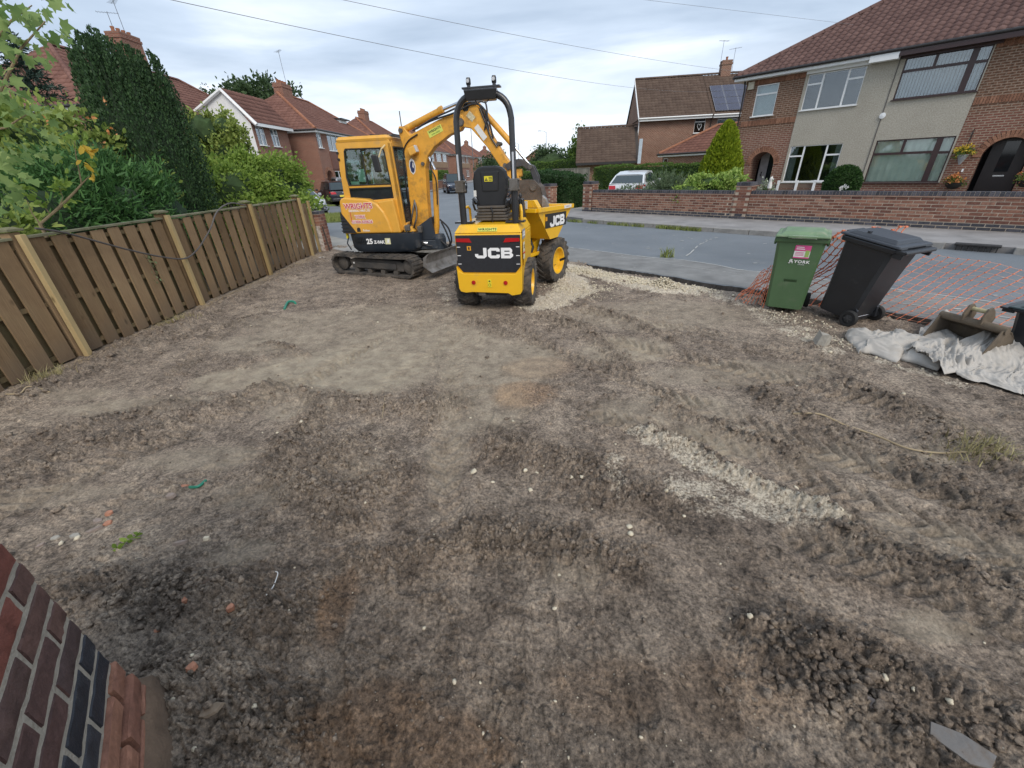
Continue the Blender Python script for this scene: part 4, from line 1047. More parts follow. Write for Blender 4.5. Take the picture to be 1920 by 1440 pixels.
# sides and back
wl.add([(XL, 0, -.2), (XL, 0, E_Z), (XL, D_E, E_Z), (XL, D_E, -.2)], [(0, 1, 2, 3)]).add([(XR, 0, -.2), (XR, D_E, -.2), (XR, D_E, E_Z), (XR, 0, E_Z)], [(0, 1, 2, 3)]).add([(XL, D_E, -.2), (XL, D_E, E_Z), (XR, D_E, E_Z), (XR, D_E, -.2)], [(0, 1, 2, 3)])
wl.add([(-7.08, 0, -.2), (-1.75, 0, -.2), (-1.75, 0, .60), (-7.08, 0, .60)], [(0, 1, 2, 3)])
wl.build('brick_wall', HB, hs)
rw = MB()
w2 = (-6.98, -5.06, 3.39, 4.62); w3 = (-7.0, -5.1, .68, 2.08); w4 = (-3.97, -1.78, 3.40, 4.66); w5 = (-4.03, -1.80, .62, 2.10)
wall_holes(rw, -7.08, -1.75, .60, E_Z, [w2, w3, w4, w5], .14)
rw2 = rw.build('render', RENDER, hs); rw2.location = (0, -0.02, 0)
MB().box((-4.13, -0.028, 2.7), (.03, .02, 4.2)).build('divider_strip', mm('divider', (.12, .11, .10), .7), hs)
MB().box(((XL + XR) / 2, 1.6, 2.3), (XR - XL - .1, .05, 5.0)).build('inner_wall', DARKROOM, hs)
MB().box(((XL + XR) / 2, .8, 2.36), (XR - XL - .1, 1.5, .06)).build('floor_slab', DARKROOM, hs)
window(hs, *w1, P_TWO, WHITE, back=FROST)
window(hs, *w2, P_WIDE, WHITE)
window(hs, *w3, P_WIDE, WHITE)
window(hs, *w4, P_BROWN, BROWN_, blindstyle='vertical', fr=.075)
window(hs, *w5, P_BROWN, BROWN_, back=NET, fr=.075, pane_mat=glass_mat('clear_glass', (.95, .97, .96), .02))
# curtains drawn aside in the white ground floor window
for x in (-6.86, -5.22):
    vs_ = []
    for k in range(13): vs_ += [(x - .13 + .022 * k, .17 + .015 * math.sin(k * 2.1), .68), (x - .13 + .022 * k, .17 + .015 * math.sin(k * 2.1), 2.08)]
    MB().add(vs_, [(2 * k, 2 * k + 2, 2 * k + 3, 2 * k + 1) for k in range(12)]).build('curtain', mm('grey_curtain', (.35, .36, .36), .9), hs, smooth=True)
arch_ring(hs, *A1); arch_ring(hs, *A2)
# soldier course under the upper windows
for (x0, x1) in ((-9.3, -7.12), (-1.7, 1.2)):
    x = x0
    mbs = MB()
    while x < x1: mbs.box((x, -.008, 3.10), (.062, .03, .21)); x += .075
    mbs.build('soldier_course', ARCHB, hs, kind='stuff')
    mbs = MB(); x = x0
    while x < x1: mbs.box((x, -.008, 4.66), (.062, .03, .21)); x += .075
    mbs.build('soldier_course', ARCHB, hs, kind='stuff')
# doors inside the porches
dr = MB().box((A1[0] + .05, .98, 1.0), (.9, .06, 2.2)).build('front_door', mm('grey_door', (.40, .39, .40), .4), hs)
MB().box((A1[0] + .12, .93, 1.25), (.3, .03, 1.2)).build('door_glass', mm('dark_glass', (.02, .025, .03), .05), dr)
MB().box((A1[0] - .25, .92, 1.0), (.03, .05, .18)).build('handle', IRON, dr)
dr = MB().box((A2[0] + .06, .98, 1.0), (.95, .06, 2.2)).build('front_door', mm('dark_door', (.020, .010, .011), .3), hs)
MB().box((A2[0] + .06, .93, 1.38), (.34, .03, .95)).build('door_glass', mm('dark_glass'  , (.02, .025, .03), .05), dr)
MB().box((A2[0] + .06, .925, .78), (.28, .03, .045)).build('letterbox', mm('bright_metal', (.6, .6, .6), .25, metal=.8), dr)
MB().box((A2[0] + .36, .925, 1.9), (.03, .03, .03)).build('spy_light', mm('bright_metal', (.6, .6, .6)), dr)
for (cx, r, sp_) in (A1, A2): MB().box((cx, .5, -.02), (2 * r, 1.0, .12)).build('step', CONC, hs)
rf = hip_roof(hs, XL, XR, 0, D_E, E_Z + .1, 2.55, oh=.40, mat=ROOF_A, tw=.24, th=.30, wave=.055, soff=WHITE, rmat=ROOF_A)
MB().box((-2.1 + .27, -.43, E_Z - .02), (4.6, .06, .22)).build('brown_fascia', BROWN_, rf, label='dark brown fascia board on the right hand house')
MB().box((-6.0, -.06, E_Z - .10), (2.1, .10, .17)).build('window_head', WHITE, hs)
MB().box((-4.55, -.30, E_Z - .09), (.84, .30, .20)).build('boxed_soffit', WHITE, hs)
MB().box((-2.85, -.06, E_Z - .10), (2.5, .12, .16)).build('window_head', BROWN_, hs, label='dark brown window head board')
MB().tube([(XL - .06, -.12, E_Z), (XL - .03, -.05, E_Z - .35), (XL - .03, -.05, 0)], .035, 8).build('downpipe', LEAD, hs, smooth=40)
MB().box((-9.18, -.06, 4.55), (.24, .1, .28)).build('alarm_box', mm('cream_plastic', (.5, .46, .36), .5), hs)
MB().lathe([(0, 0), (.09, 0), (.10, .05), (0, .07)], 14, M=Matrix.Rotation(PI / 2, 3, 'X'), T=(-4.10, -.03, 2.92)).build('vent_cover', WHITE, hs, smooth=40)
MB().box((-1.28, -.06, 1.0), (.05, .05, .1)).build('doorbell', WHITE, hs)
chimney(rf, -4.1, D_E / 2, 6.9, 8.4, 1.3, .6, 6, brick_uv_mat('chimney_brick', (.2, .09, .06), (.28, .13, .09), (.3, .25, .2)))
# side window glimpse and its frame
sw = MB().box((XL - .03, 1.2, 1.3), (.06, .8, 1.2)).build('side_window', WHITE, hs); MB().box((XL - .065, 1.2, 1.3), (.02, .68, 1.08)).build('pane', mm('dark_glass', (.02, .025, .03)), sw)

# ---------------- corner house with solar panels
HB2 = brick_uv_mat('corner_house_brick', (0.19, 0.075, 0.05), (0.25, 0.115, 0.08), (0.33, 0.26, 0.20), stain=.35)
ch = thing('corner_house', 'brick house with grey brown tiled roof and solar panels, beyond the yellow green conifer', 'house', (10.25, 35.5, 0.1), D2R(-8))
ch.scale = (.84, 1, 1); EZ = 4.58; ch_w = [(4.83, 5.73, 3.55, 4.55), (6.72, 8.35, 3.60, 4.62)]
wb = MB(); wall_holes(wb, 0.1, 13.5, -.2, EZ, [ch_w[0], ch_w[1], (9.5, 11, 3.6, 4.6)])
G_R = 2.95
wb.add([(0.1, 0, -.2), (0.1, 0, EZ), (0.1, 3.75, EZ + G_R - .1), (0.1, 7.5, EZ), (0.1, 7.5, -.2)], [(0, 1, 2, 3, 4)]).add([(.1, 7.5, -.2), (.1, 7.5, EZ), (13.5, 7.5, EZ), (13.5, 7.5, -.2)], [(0, 1, 2, 3)]).add([(13.5, 0, -.2), (13.5, 7.5, -.2), (13.5, 7.5, EZ), (13.5, 3.75, EZ + G_R - .1), (13.5, 0, EZ)], [(0, 1, 2, 3, 4)])
wb.build('brick_wall', HB2, ch)
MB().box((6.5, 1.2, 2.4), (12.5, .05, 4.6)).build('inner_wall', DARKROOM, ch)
window(ch, *ch_w[0], P_TWO, WHITE); window(ch, *ch_w[1], P_TWO, WHITE, back=BLIND); window(ch, 9.5, 11, 3.6, 4.6, P_PAIR, WHITE)
def ring_heart(cx, z, s_): return [(cx + s_ * .8 * math.sin(t) ** 3, 0.03, z + s_ * .065 * (13 * math.cos(t) - 5 * math.cos(2 * t) - 2 * math.cos(3 * t) - math.cos(4 * t))) for t in np.linspace(0, 2 * PI, 24)]
MB().tube(ring_heart(5.28, 3.95, .22), .018, 5).build('heart_ornament', WHITE, ch)
rf = MB().add([(0, -.3, EZ + .02), (13.6, -.3, EZ + .02), (13.6, 3.75, EZ + G_R), (0, 3.75, EZ + G_R), (0, 7.8, EZ + .02), (13.6, 7.8, EZ + .02)], [(0, 1, 2, 3), (3, 2, 5, 4), (0, 4, 5, 1)]).build('roof', mm('roof_underlay', (.05, .04, .035)), ch)
tiled_plane(rf, [(-.05, -.38, EZ + .04), (6.05, -.38, EZ + .04), (6.05, 3.75, EZ + G_R + .03), (-.05, 3.75, EZ + G_R + .03)], ROOF_B, .30, .34, wave=.03)
tiled_plane(rf, [(6.10, -.40, EZ + .02), (13.6, -.40, EZ + .02), (13.6, 3.75, EZ + G_R + .0), (6.10, 3.75, EZ + G_R + .0)], ROOF_B, .30, .34, wave=.03)
ridge_run(rf, (0, 3.75, EZ + G_R + .08), (13.6, 3.75, EZ + G_R + .08), ROOF_B)
MB().box((3.05, -.36, EZ - .05), (6.1, .05, .2)).box((9.85, -.38, EZ - .07), (7.3, .05, .2)).build('fascia', WHITE, rf)
MB().tube([(-.05, -.44, EZ + .02), (6.08, -.44, EZ + .02)], .05, 8).tube([(6.2, -.46, EZ), (13.6, -.46, EZ)], .05, 8).build('gutter', WHITE, rf, smooth=50)
vb = MB()
for (ya, yb) in ((-.42, 3.75),): vb.hexa([(-.09, -.42, EZ - .08), (-.03, -.42, EZ - .08), (-.03, 3.75, EZ + G_R - .08), (-.09, 3.75, EZ + G_R - .08)], [(-.09, -.42, EZ + .10), (-.03, -.42, EZ + .10), (-.03, 3.75, EZ + G_R + .1), (-.09, 3.75, EZ + G_R + .1)])
vb.build('verge_board', WHITE, rf)
MB().tube([(6.1, -.40, EZ), (6.15, -.1, EZ - .3), (6.15, -.06, 0)], .04, 8).build('downpipe', LEAD, ch, smooth=40)
MB().tube([(.05, -.1, 4.5), (.05, -.08, 0)], .04, 8).build('downpipe', WHITE, ch, smooth=40)
sl_ = math.atan2(G_R - .04, 4.1); cs, sn = math.cos(sl_), math.sin(sl_)
SOL = mm('solar_cells', (0.035, 0.040, 0.075), 0.25, var=.2, vs=3); SOLF = mm('solar_frame', (.35, .36, .40), .3, metal=.5)
x0p = 6.35
for r_ in range(4):
    for c_ in range(4):
        if r_ == 3 and c_ > 3: continue
        pn = MB().box((0, 0, 0), (1.0, .76, .03)).build('solar_panel', SOLF, rf); pn.rotation_euler = (sl_, 0, 0)
        u_ = .62 + r_ * .80; pn.location = (x0p + .5 + c_ * 1.03, -.4 + u_ * cs - sn * .09, EZ + .05 + u_ * sn + cs * .09)
        cells = MB()
        for i in range(3): cells.box((-.32 + .32 * i, 0, .018), (.31, .73, .008))
        cells.build('cells', SOL, pn)
chimney(rf, 7.95, 3.75, EZ + G_R - .35, EZ + G_R + .78, .85, .6, 1, HB2)
for (x, h, rz_) in ((7.45, 1.9, .3), (8.55, 1.4, -.5)): aerial(rf, x, 3.75, EZ + G_R + .2, h, rz_)
# low extension with a terracotta hipped roof
ex = thing('brick_extension', 'single storey brick building with sloping red brown roof, left of the yellow green conifer', 'outbuilding', sd(17.2, 30, 0.1), D2R(-49))
wb = MB(); wall_holes(wb, 0.05, 7.0, -.2, 2.05, [(0.12, .48, 1.35, 1.95)]); wb.add([(.05, 0, -.2), (.05, 0, 2.05), (.05, 5, 2.05), (.05, 5, -.2)], [(0, 1, 2, 3)])
wb.build('brick_wall', HB2, ex); window(ex, .12, .48, 1.35, 1.95, [(0, 1, 0, 1)], WHITE); MB().box((3.5, .8, 1), (6, .05, 2)).build('inner_wall', DARKROOM, ex)
hip_roof(ex, 0, 7.2, 0, 5, 2.22, 1.55, oh=.22, mat=ROOF_C, hipR=False, tw=.30, th=.3, wave=.03)
# garage
ga = thing('garage', 'low brick garage under a dark brown tiled roof, left of the corner house', 'garage', (5.45, 33.4, 0.05), D2R(-10))
wb = MB(); wb.box((2.15, 3.5, .9), (4.3, 6.6, 1.9)); wb.build('brick_wall', HB2, ga)
rf = MB().add([(-.1, -.25, 1.88), (4.4, -.25, 1.88), (4.4, 3.5, 4.25), (-.1, 3.5, 4.25), (-.1, 7.2, 1.88), (4.4, 7.2, 1.88)], [(0, 1, 2, 3), (3, 2, 5, 4), (0, 3, 4), (1, 5, 2)]).build('roof', mm('roof_underlay', (.05, .04, .035)), ga)
tiled_plane(rf, [(-.12, -.28, 1.92), (4.15, -.28, 1.92), (4.15, 3.5, 4.30), (-.12, 3.5, 4.30)], ROOF_B, .30, .30, wave=.03)
ridge_run(rf, (-.1, 3.5, 4.35), (4.4, 3.5, 4.35), ROOF_B)
MB().box((2.1, -.33, 1.86), (4.4, .05, .16)).build('fascia', LEAD, rf)
MB().box((4.32, -.30, 2.5), (.22, .12, 1.5)).build('gable_fascia', mm('pale_blue_board', (.45, .52, .60), .5), ga)  # pale upright board, the fascia of the corner house gable

# ---------------- houses on the left
HB3 = brick_uv_mat('left_house_brick', (0.24, 0.095, 0.07), (0.30, 0.13, 0.09), (0.30, 0.21, 0.16), stain=.2)
ROOF_D = tile_roof_mat('old_red_tile', (0.15, 0.075, 0.062), (0.235, 0.125, 0.10))
def left_house(name, label, x, y, rz, L, D, wins, eave=4.75, rise=2.75, arch=None, chim=None, hipL=True, hipR=True, group=None, extra=None, mat=ROOF_D, th=.34, band=False, sidewins=(), cat='house', rmat=RIDGE):
    """local x runs along the street face away from us, y back from the street (to the left); facade faces -y"""
    t = thing(name, label, cat, (x, y, .09), rz, group)
    wb = MB(); holes = [(a, b, c, d) for a, b, c, d, k in wins]; ztop = eave - .1
    if arch:
        cx, r, sp_ = arch; zc_ = 2.9
        wall_holes(wb, 0, cx - r - .35, -.3, zc_, [h for h in holes if h[3] < zc_ and h[1] < cx]); arch_cell(wb, cx, r, sp_, zc_, -.3, cx - r - .35, cx + r + .35, .8)
        wall_holes(wb, cx + r + .35, L, -.3, zc_, [h for h in holes if h[3] < zc_ and h[0] > cx]); wall_holes(wb, 0, L, zc_, ztop, [h for h in holes if h[2] > zc_])
        arch_ring(t, cx, r, sp_, 14, .2)
        MB().box((cx, .75, 1.0), (2 * r - .1, .05, 2.1)).build('front_door', WHITE, t)
    else: wall_holes(wb, 0, L, -.3, ztop, holes)
    wb.add([(0, 0, -.3), (0, 0, ztop), (0, D, ztop), (0, D, -.3)], [(0, 1, 2, 3)]).add([(L, 0, -.3), (L, D, -.3), (L, D, ztop), (L, 0, ztop)], [(0, 1, 2, 3)]).add([(0, D, -.3), (0, D, ztop), (L, D, ztop), (L, D, -.3)], [(0, 1, 2, 3)])
    wb.build('brick_wall', HB3, t)
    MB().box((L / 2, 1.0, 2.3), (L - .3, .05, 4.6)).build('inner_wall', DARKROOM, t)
    for a, b, c, d, k in wins: window(t, a, b, c, d, k, WHITE, fr=.08, back=None)
    roof = hip_roof(t, 0, L, 0, D, eave, rise, oh=.3, mat=mat, hipL=hipL, hipR=hipR, th=th, tw=.34, wave=.03, rmat=rmat)
    if chim: 
        for (cx, cy, z0, z1, w_, dp, pots) in chim: chimney(roof, cx, cy, z0, z1, w_, dp, pots, HB3)
    return t, roof
RZL = D2R(90 - 3)      # local x points along the street (azimuth 3)
def lz(azd): return D2R(90 - azd)
# house 2, brick semi behind the cabs
UW = lambda a, b: (a, b, 3.62, 4.6, P_PAIR)
h2, r2 = left_house('semi_detached_house', 'brick pair of houses with orange hip tiles and arched porch, behind the dark estate car', -13.5, 34.4, lz(3), 13.0, 8.0,
    [(.25, .95, 3.62, 4.6, P_PAIR), (2.0, 4.6, 3.5, 4.65, P_TRI), (8.4, 11.0, 3.5, 4.65, P_TRI), (12.0, 12.75, 3.62, 4.6, P_PAIR), (2.1, 4.5, .9, 2.1, P_TRI), (8.5, 10.9, .9, 2.1, P_TRI)],
    arch=(1.05, .55, 1.6), rise=2.85, chim=[(5.0, 4.0, 6.9, 8.25, 1.5, .7, 4)], rmat=RIDGE)
MB().box((3.3, -.03, 2.85), (2.9, .08, 1.2)).build('tile_hanging', ROOF_D, h2)
aerial(r2, 5.8, 4.0, 8.2, 2.4, .8)
MB().box((10.0, 2.6, 6.0), (1.6, 2.0, .55)).build('dormer', WHITE, r2); MB().box((10.0, 2.5, 6.32), (1.9, 2.4, .1)).build('dormer_roof', LEAD, r2)
# house 1, facade with two windows and white gable toward us
h1 = thing('side_extension', 'brick two storey house end with white boarded gable, left of the orange hipped roof', 'house', (-15.15, 29.2, .09), lz(3))
wb = MB(); ws = [(.35, 1.25, 3.6, 4.6), (1.95, 2.8, 3.6, 4.6)]
wall_holes(wb, 0, 4.1, -.3, 4.75, ws); wb.add([(4.1, 0, -.3), (4.1, 4.6, -.3), (4.1, 4.6, 4.75), (4.1, 0, 4.75)], [(0, 1, 2, 3)]); wb.build('brick_wall', HB3, h1)
MB().add([(0, 0, -.3), (0, 0, 4.7), (0, 1.15, 6.40), (0, 4.6, 4.7), (0, 4.6, -.3)], [(0, 1, 2, 3, 4)]).build('gable_wall', mm('white_render', (.72, .73, .73), .8, var=.06), h1)
window(h1, *ws[0], P_PAIR, WHITE, fr=.08); window(h1, *ws[1], P_PAIR, WHITE, fr=.08, back=BLIND); MB().box((2, .9, 2.3), (3.8, .05, 4.6)).build('inner_wall', DARKROOM, h1)
rf = MB().add([(-.1, -.3, 4.72), (4.3, -.3, 4.72), (4.3, 1.15, 6.45), (-.1, 1.15, 6.45), (-.1, 4.6, 4.72), (4.3, 4.6, 4.72)], [(0, 1, 2, 3), (3, 2, 5, 4)]).build('roof', mm('roof_underlay', (.05, .04, .035)), h1)
tiled_plane(rf, [(-.1, -.35, 4.75), (4.3, -.35, 4.75), (4.3, 1.15, 6.5), (-.1, 1.15, 6.5)], ROOF_D, .34, .34, wave=.03)
MB().tube([(-.12, -.42, 4.62), (-.12, 1.15, 6.42), (-.12, 4.6, 4.68)], .11, 6).build('bargeboard', WHITE, rf)
MB().box((2.1, -.36, 4.66), (4.4, .05, .18)).build('fascia', WHITE, rf)
# house 0, behind the conifer
h0, r0 = left_house('hipped_house', 'large house with a reddish hipped roof and brick chimney, behind the leaning dark conifer', -17.6, 21.2, lz(0), 16.5, 7.8,
    [(1, 2.4, 3.5, 4.6, P_TRI), (12, 14, 3.5, 4.6, P_TRI)], rise=3.0, chim=[(9.0, 3.9, 7.2, 9.25, 1.5, .8, 4)], rmat=ROOF_D)
aerial(r0, 9.3, 3.9, 9.4, 1.5, .9); aerial(r0, 8.5, 3.9, 9.2, 1.0, 2.0)
# windows in its end wall facing us
for (yy, z0, z1) in ((6.2, 3.4, 4.5), (2.0, 3.4, 4.5)):
    sw = MB().box((-.03, yy, (z0 + z1) / 2), (.06, 1.2, z1 - z0)).build('window', WHITE, h0)
    MB().box((-.065, yy - .3, (z0 + z1) / 2), (.02, .5, z1 - z0 - .16)).build('pane', mm('window_dark', (.12, .15, .17), .1), sw); MB().box((-.065, yy + .29, (z0 + z1) / 2), (.02, .5, z1 - z0 - .16)).build('pane', mm('window_dark', (.12, .15, .17), .1), sw)
lean = thing('lean_to_outbuilding', 'white low building with a grey roof glimpsed through leaves at the far left', 'outbuilding', (-19.4, 19.0, .0), 0)
MB().box((0, 0, 1.6), (3.5, 2, 3.2)).build('wall', mm('white_render', (.72, .73, .73)), lean); MB().hexa([(-1.9, -1.2, 3.2), (1.9, -1.2, 3.2), (1.9, 1.2, 3.6), (-1.9, 1.2, 3.6)], [(-1.9, -1.2, 3.3), (1.9, -1.2, 3.3), (1.9, 1.2, 3.7), (-1.9, 1.2, 3.7)]).build('roof', mm('slate_grey', (.14, .15, .17), .7), lean)
# row further along the side road
labs = ['red roofed pair with long white upstairs windows, between the boom and roll bar',
        'red roofed pair with tall chimney, seen through the roll hoop left of the dipper',
        'distant hipped house end right of the roll bar post, above the seat back', 'farthest red roofed house of the left hand row',
        'red hipped pair of houses directly behind the excavator cab roof and chimney stack']
UPW = [(.6, 3.6, 3.35, 4.55, P_TRI), (5.0, 8.0, 3.35, 4.55, P_TRI), (9.0, 11.6, 3.35, 4.55, P_TRI), (.6, 3.6, .8, 2.0, P_TRI), (8.6, 11.4, .8, 2.0, P_TRI)]
for i, (x, y, a, L) in enumerate([(-11.2, 69.5, 7, 13.0), (-8.9, 88, 7.5, 14), (-6.0, 111, 8, 14), (-2.6, 138, 9, 14), (-13.1, 51.5, 5, 13)]):
    t, r = left_house('street_house', labs[i], x, y, lz(a), L, 8.0, UPW, rise=2.9, chim=[(L / 2, 4, 6.9, 8.5, 1.4, .8, 4)], th=.45)
    MB().box((L / 2, -.05, 2.9), (L * .8, .1, .9)).build('hung_tiles', mm('tan_tiles', (.27, .17, .10), .8, var=.2, vs=3), t)
    MB().box((L / 2, -.02, 4.58), (L * .98, .12, .16)).build('eaves_board', WHITE, t)
fh = thing('distant_house', 'small far red brick house end at the end of the side road', 'house', (6.6, 150, 0), D2R(-10))
MB().prism([(0, 0), (9, 0), (9, 4.4), (4.5, 7.2), (0, 4.4)], 0, 7, axis='y').build('walls', HB3, fh)
MB().hexa([(-.3, -.3, 4.2), (4.5, -.3, 7.3), (4.5, 7.3, 7.3), (-.3, 7.3, 4.2)], [(-.3, -.3, 4.4), (4.5, -.3, 7.5), (4.5, 7.3, 7.5), (-.3, 7.3, 4.4)]).hexa([(4.5, -.3, 7.3), (9.3, -.3, 4.2), (9.3, 7.3, 4.2), (4.5, 7.3, 7.3)], [(4.5, -.3, 7.5), (9.3, -.3, 4.4), (9.3, 7.3, 4.4), (4.5, 7.3, 7.5)]).build('roof', ROOF_C, fh)
# garden wall, hedges and street furniture along the side road
gw = thing('street_wall', 'low red brick garden wall behind the dark car on the side road', 'wall', (-9.0, 44, .1), lz(5))
MB().box((9, 0, .4), (24, .2, .85)).build('brickwork', HB3, gw); MB().box((9, 0, .85), (24.1, .26, .06)).build('coping', CONC, gw)
MB().box((-3.2, 0, .55), (.4, .4, 1.2)).build('pier', HB3, gw)
STEEL = mm('galvanised_post', (.16, .17, .18), .5, metal=.3)
def lamp_post(label, x, y, h, head=True, mat=STEEL, arm=1.0, name='street_lamp', cat='street lamp'):
    t = thing(name, label, cat, (x, y, .1)); MB().tube([(0, 0, 0), (0, 0, 1.2), (0, 0, 1.21), (0, 0, h)], [.09, .09, .06, .045], 10).build('column', mat, t, smooth=40)
    if head:
        MB().tube([(0, 0, h - .1), (arm * .3, 0, h + .15), (arm, 0, h + .22)], .03, 6).build('arm', mat, t); MB().box((arm + .25, 0, h + .2), (.6, .22, .1)).build('lamp_head', mat, t, bevel=.03)
    return t
lamp_post('slender lamp column rising behind the dipper arm, above the seat', -4.6, 72, 8.0)
lamp_post('far lamp column with its head above the distant houses', 4.2, 118, 7.5, arm=-1.5)
lamp_post('distant lamp head above the dark trees', 9.0, 95, 8.2, arm=-1.6)
tp = lamp_post('thin dark pole rising behind the excavator boom', -10.0, 48, 7.2, head=False, mat=mm('telegraph_wood', (.09, .075, .06), .9), name='utility_pole', cat='utility pole')

# ================================================================== OVERHEAD WIRES
WIRE = mm('cable_black', (0.20, 0.20, 0.21), 0.6)
def wire(label, a, b, sag, r=0.012):
    r *= .36
    a, b = Vector(a), Vector(b); n = 24; pts = []
    for k in range(n + 1):
        t = k / n; p = a.lerp(b, t); p.z -= 4 * sag * t * (1 - t); pts.append(p)
    mb = MB().tube(pts, r, 5); o = mb.build('overhead_cable', WIRE); return tag(o, label, 'cable', 'overhead cables')
def rp(px, py, dist):
    d = ray(px, py); k = dist / math.hypot(d[0], d[1]); return (k * d[0], k * d[1], CAM_H + k * d[2])
wire('overhead cable crossing lowest, from the top left down towards the corner house roof', rp(140, -40, 9), rp(1330, 172, 34), .35, .013)
wire('middle overhead cable passing above the roll hoop to the hipped roof edge', rp(420, -48, 10), rp(1420, 138, 26), .15, .012)
wire('short overhead cable high at the right, ending at the roof edge', rp(1060, -18, 14), rp(1600, 46, 23.5), .0, .010)
# ================================================================== CARS
def paint(name, c, rough=.25): 
    return mm(name, c, rough, var=.03, coat=.6)
CARGLASS = mm('car_glass', (0.03, 0.045, 0.05), 0.04, var=.1, spec=.8)
TYRE = mm('car_tyre', (0.02, 0.02, 0.02), 0.85, var=.2)
RIM = mm('alloy_rim', (0.45, 0.46, 0.48), 0.3, metal=.7)
REDL = mm('red_lamp', (0.45, 0.02, 0.03), 0.2); CLEARL = mm('clear_lamp', (0.7, 0.72, 0.75), 0.12)
BLKP = mm('black_plastic', (0.02, 0.02, 0.022), 0.55)
def car(name, label, cat, loc, rz, body, L=4.5, Wd=1.8, H=1.46, kind='hatch', rear_plate=(0.75, 0.62, 0.08), glass=CARGLASS, front=False, group=None):
    """local +x = forward; built from lofted sections"""
    t = thing(name, label, cat, loc, rz, group)
    h = Wd / 2; x0, x1 = -L / 2, L / 2
    # lower body: stations (x, halfwidth, z bottom, z shoulder)
    st = [(x0, h * .86, .42, .74), (x0 + .06, h * .93, .30, .88), (x0 + .35, h * .99, .22, .95), (x0 + 1.1, h, .18, .96), (0, h, .18, .94), (x1 - 1.3, h, .18, .92), (x1 - .55, h * .97, .20, .82), (x1 - .12, h * .88, .25, .68), (x1, h * .74, .36, .56)]
    def ring(x, w_, zb, zt, ):
        return [(x, -w_ * .93, zb), (x, -w_, zb + .10), (x, -w_, zt - .16), (x, -w_ * .95, zt), (x, -w_ * .55, zt + .02), (x, w_ * .55, zt + .02), (x, w_ * .95, zt), (x, w_, zt - .16), (x, w_, zb + .10), (x, w_ * .93, zb)]
    mb = MB(); rs = [ring(*s_) for s_ in st]; n = 10
    vs_ = [p for r in rs for p in r]
    fs_ = [(i * n + k, i * n + (k + 1) % n, (i + 1) * n + (k + 1) % n, (i + 1) * n + k) for i in range(len(rs) - 1) for k in range(n)] + [tuple(range(n))[::-1], tuple((len(rs) - 1) * n + k for k in range(n))]
    mb.add(vs_, fs_); b = mb.build('body', body, t, smooth=35)
    # cabin
    if kind == 'estate': cab = [(x0 + .10, .97), (x0 + .42, H - .07), (x0 + 1.2, H), (.35, H - .01), (x1 - 1.55, .93)]
    elif kind == 'suv': cab = [(x0 + .12, .98), (x0 + .45, H - .08), (x0 + 1.2, H), (.3, H), (x1 - 1.45, .95)]
    else: cab = [(x0 + .10, .92), (x0 + .55, H - .14), (x0 + 1.25, H), (.1, H - .01), (x1 - 1.0, .92)]
    tw = [h * .90, h * .76, h * .74, h * .74, h * .88]
    pr = []
    for (x, z), w_ in zip(cab, tw): pr.append([(x, -w_, z), (x, -w_ * .6, z + (.02 if z > 1.2 else 0)), (x, w_ * .6, z + (.02 if z > 1.2 else 0)), (x, w_, z)])
    base = [[(x, -h * .93, .90), (x, h * .93, .90)] for (x, z) in cab]
    # roof skin
    mr = MB(); vs_ = [p for r in pr[1:4] for p in r]; mr.add(vs_, [(i * 4 + k, i * 4 + k + 1, (i + 1) * 4 + k + 1, (i + 1) * 4 + k) for i in range(2) for k in range(3)]); mr.build('roof', body, t, smooth=True)
    # rear and front screens with surround
    def screen(a, bq, nm, inset=.10):
        p = [Vector(a[0]), Vector(a[3]), Vector(bq[3]), Vector(bq[0])]; c = sum(p, Vector()) / 4; nrm = (p[1] - p[0]).cross(p[2] - p[0]).normalized()
        if (nrm.x > 0) != (c.x > 0): nrm = -nrm
        MB().add([*p], [(0, 1, 2, 3)]).build(nm + '_surround', body, t)
        q = [pp + (c - pp) * inset + nrm * .008 for pp in p]; MB().add(q, [(0, 1, 2, 3)]).build(nm, glass, t)
    screen(pr[0], pr[1], 'rear_window'); screen(pr[4], pr[3], 'windscreen', .07)
    for s_ in (0, 3):
        sg = -1 if s_ == 0 else 1
        prof = [Vector(pr[i][s_]) for i in range(5)]
        MB().add(prof, [(0, 1, 2, 3, 4) if sg < 0 else (4, 3, 2, 1, 0)]).build('side_panel', body, t)
        low = [prof[0].lerp(prof[4], .12), prof[0].lerp(prof[4], .46), prof[0].lerp(prof[4], .49), prof[0].lerp(prof[4], .92)]
        up = [prof[1].lerp(prof[2], .35), prof[2].lerp(prof[3], .42), prof[2].lerp(prof[3], .52), prof[3].lerp(prof[4], .12)]
        for (a, b_) in ((0, 1), (2, 3)):
            q = [low[a] + Vector((0, 0, .05)), low[b_] + Vector((0, 0, .05)), up[b_] - Vector((0, 0, .05)), up[a] - Vector((0, 0, .05))]
            MB().add([v_ + Vector((0, sg * .012, 0)) for v_ in q], [(0, 1, 2, 3)]).build('side_window', glass, t)
        if kind != 'hatch': MB().tube([(x0 + .6, sg * h * .70, H + .04), (.4, sg * h * .70, H + .04)], .018, 6).build('roof_rail', RIM, t)
    wr = .33
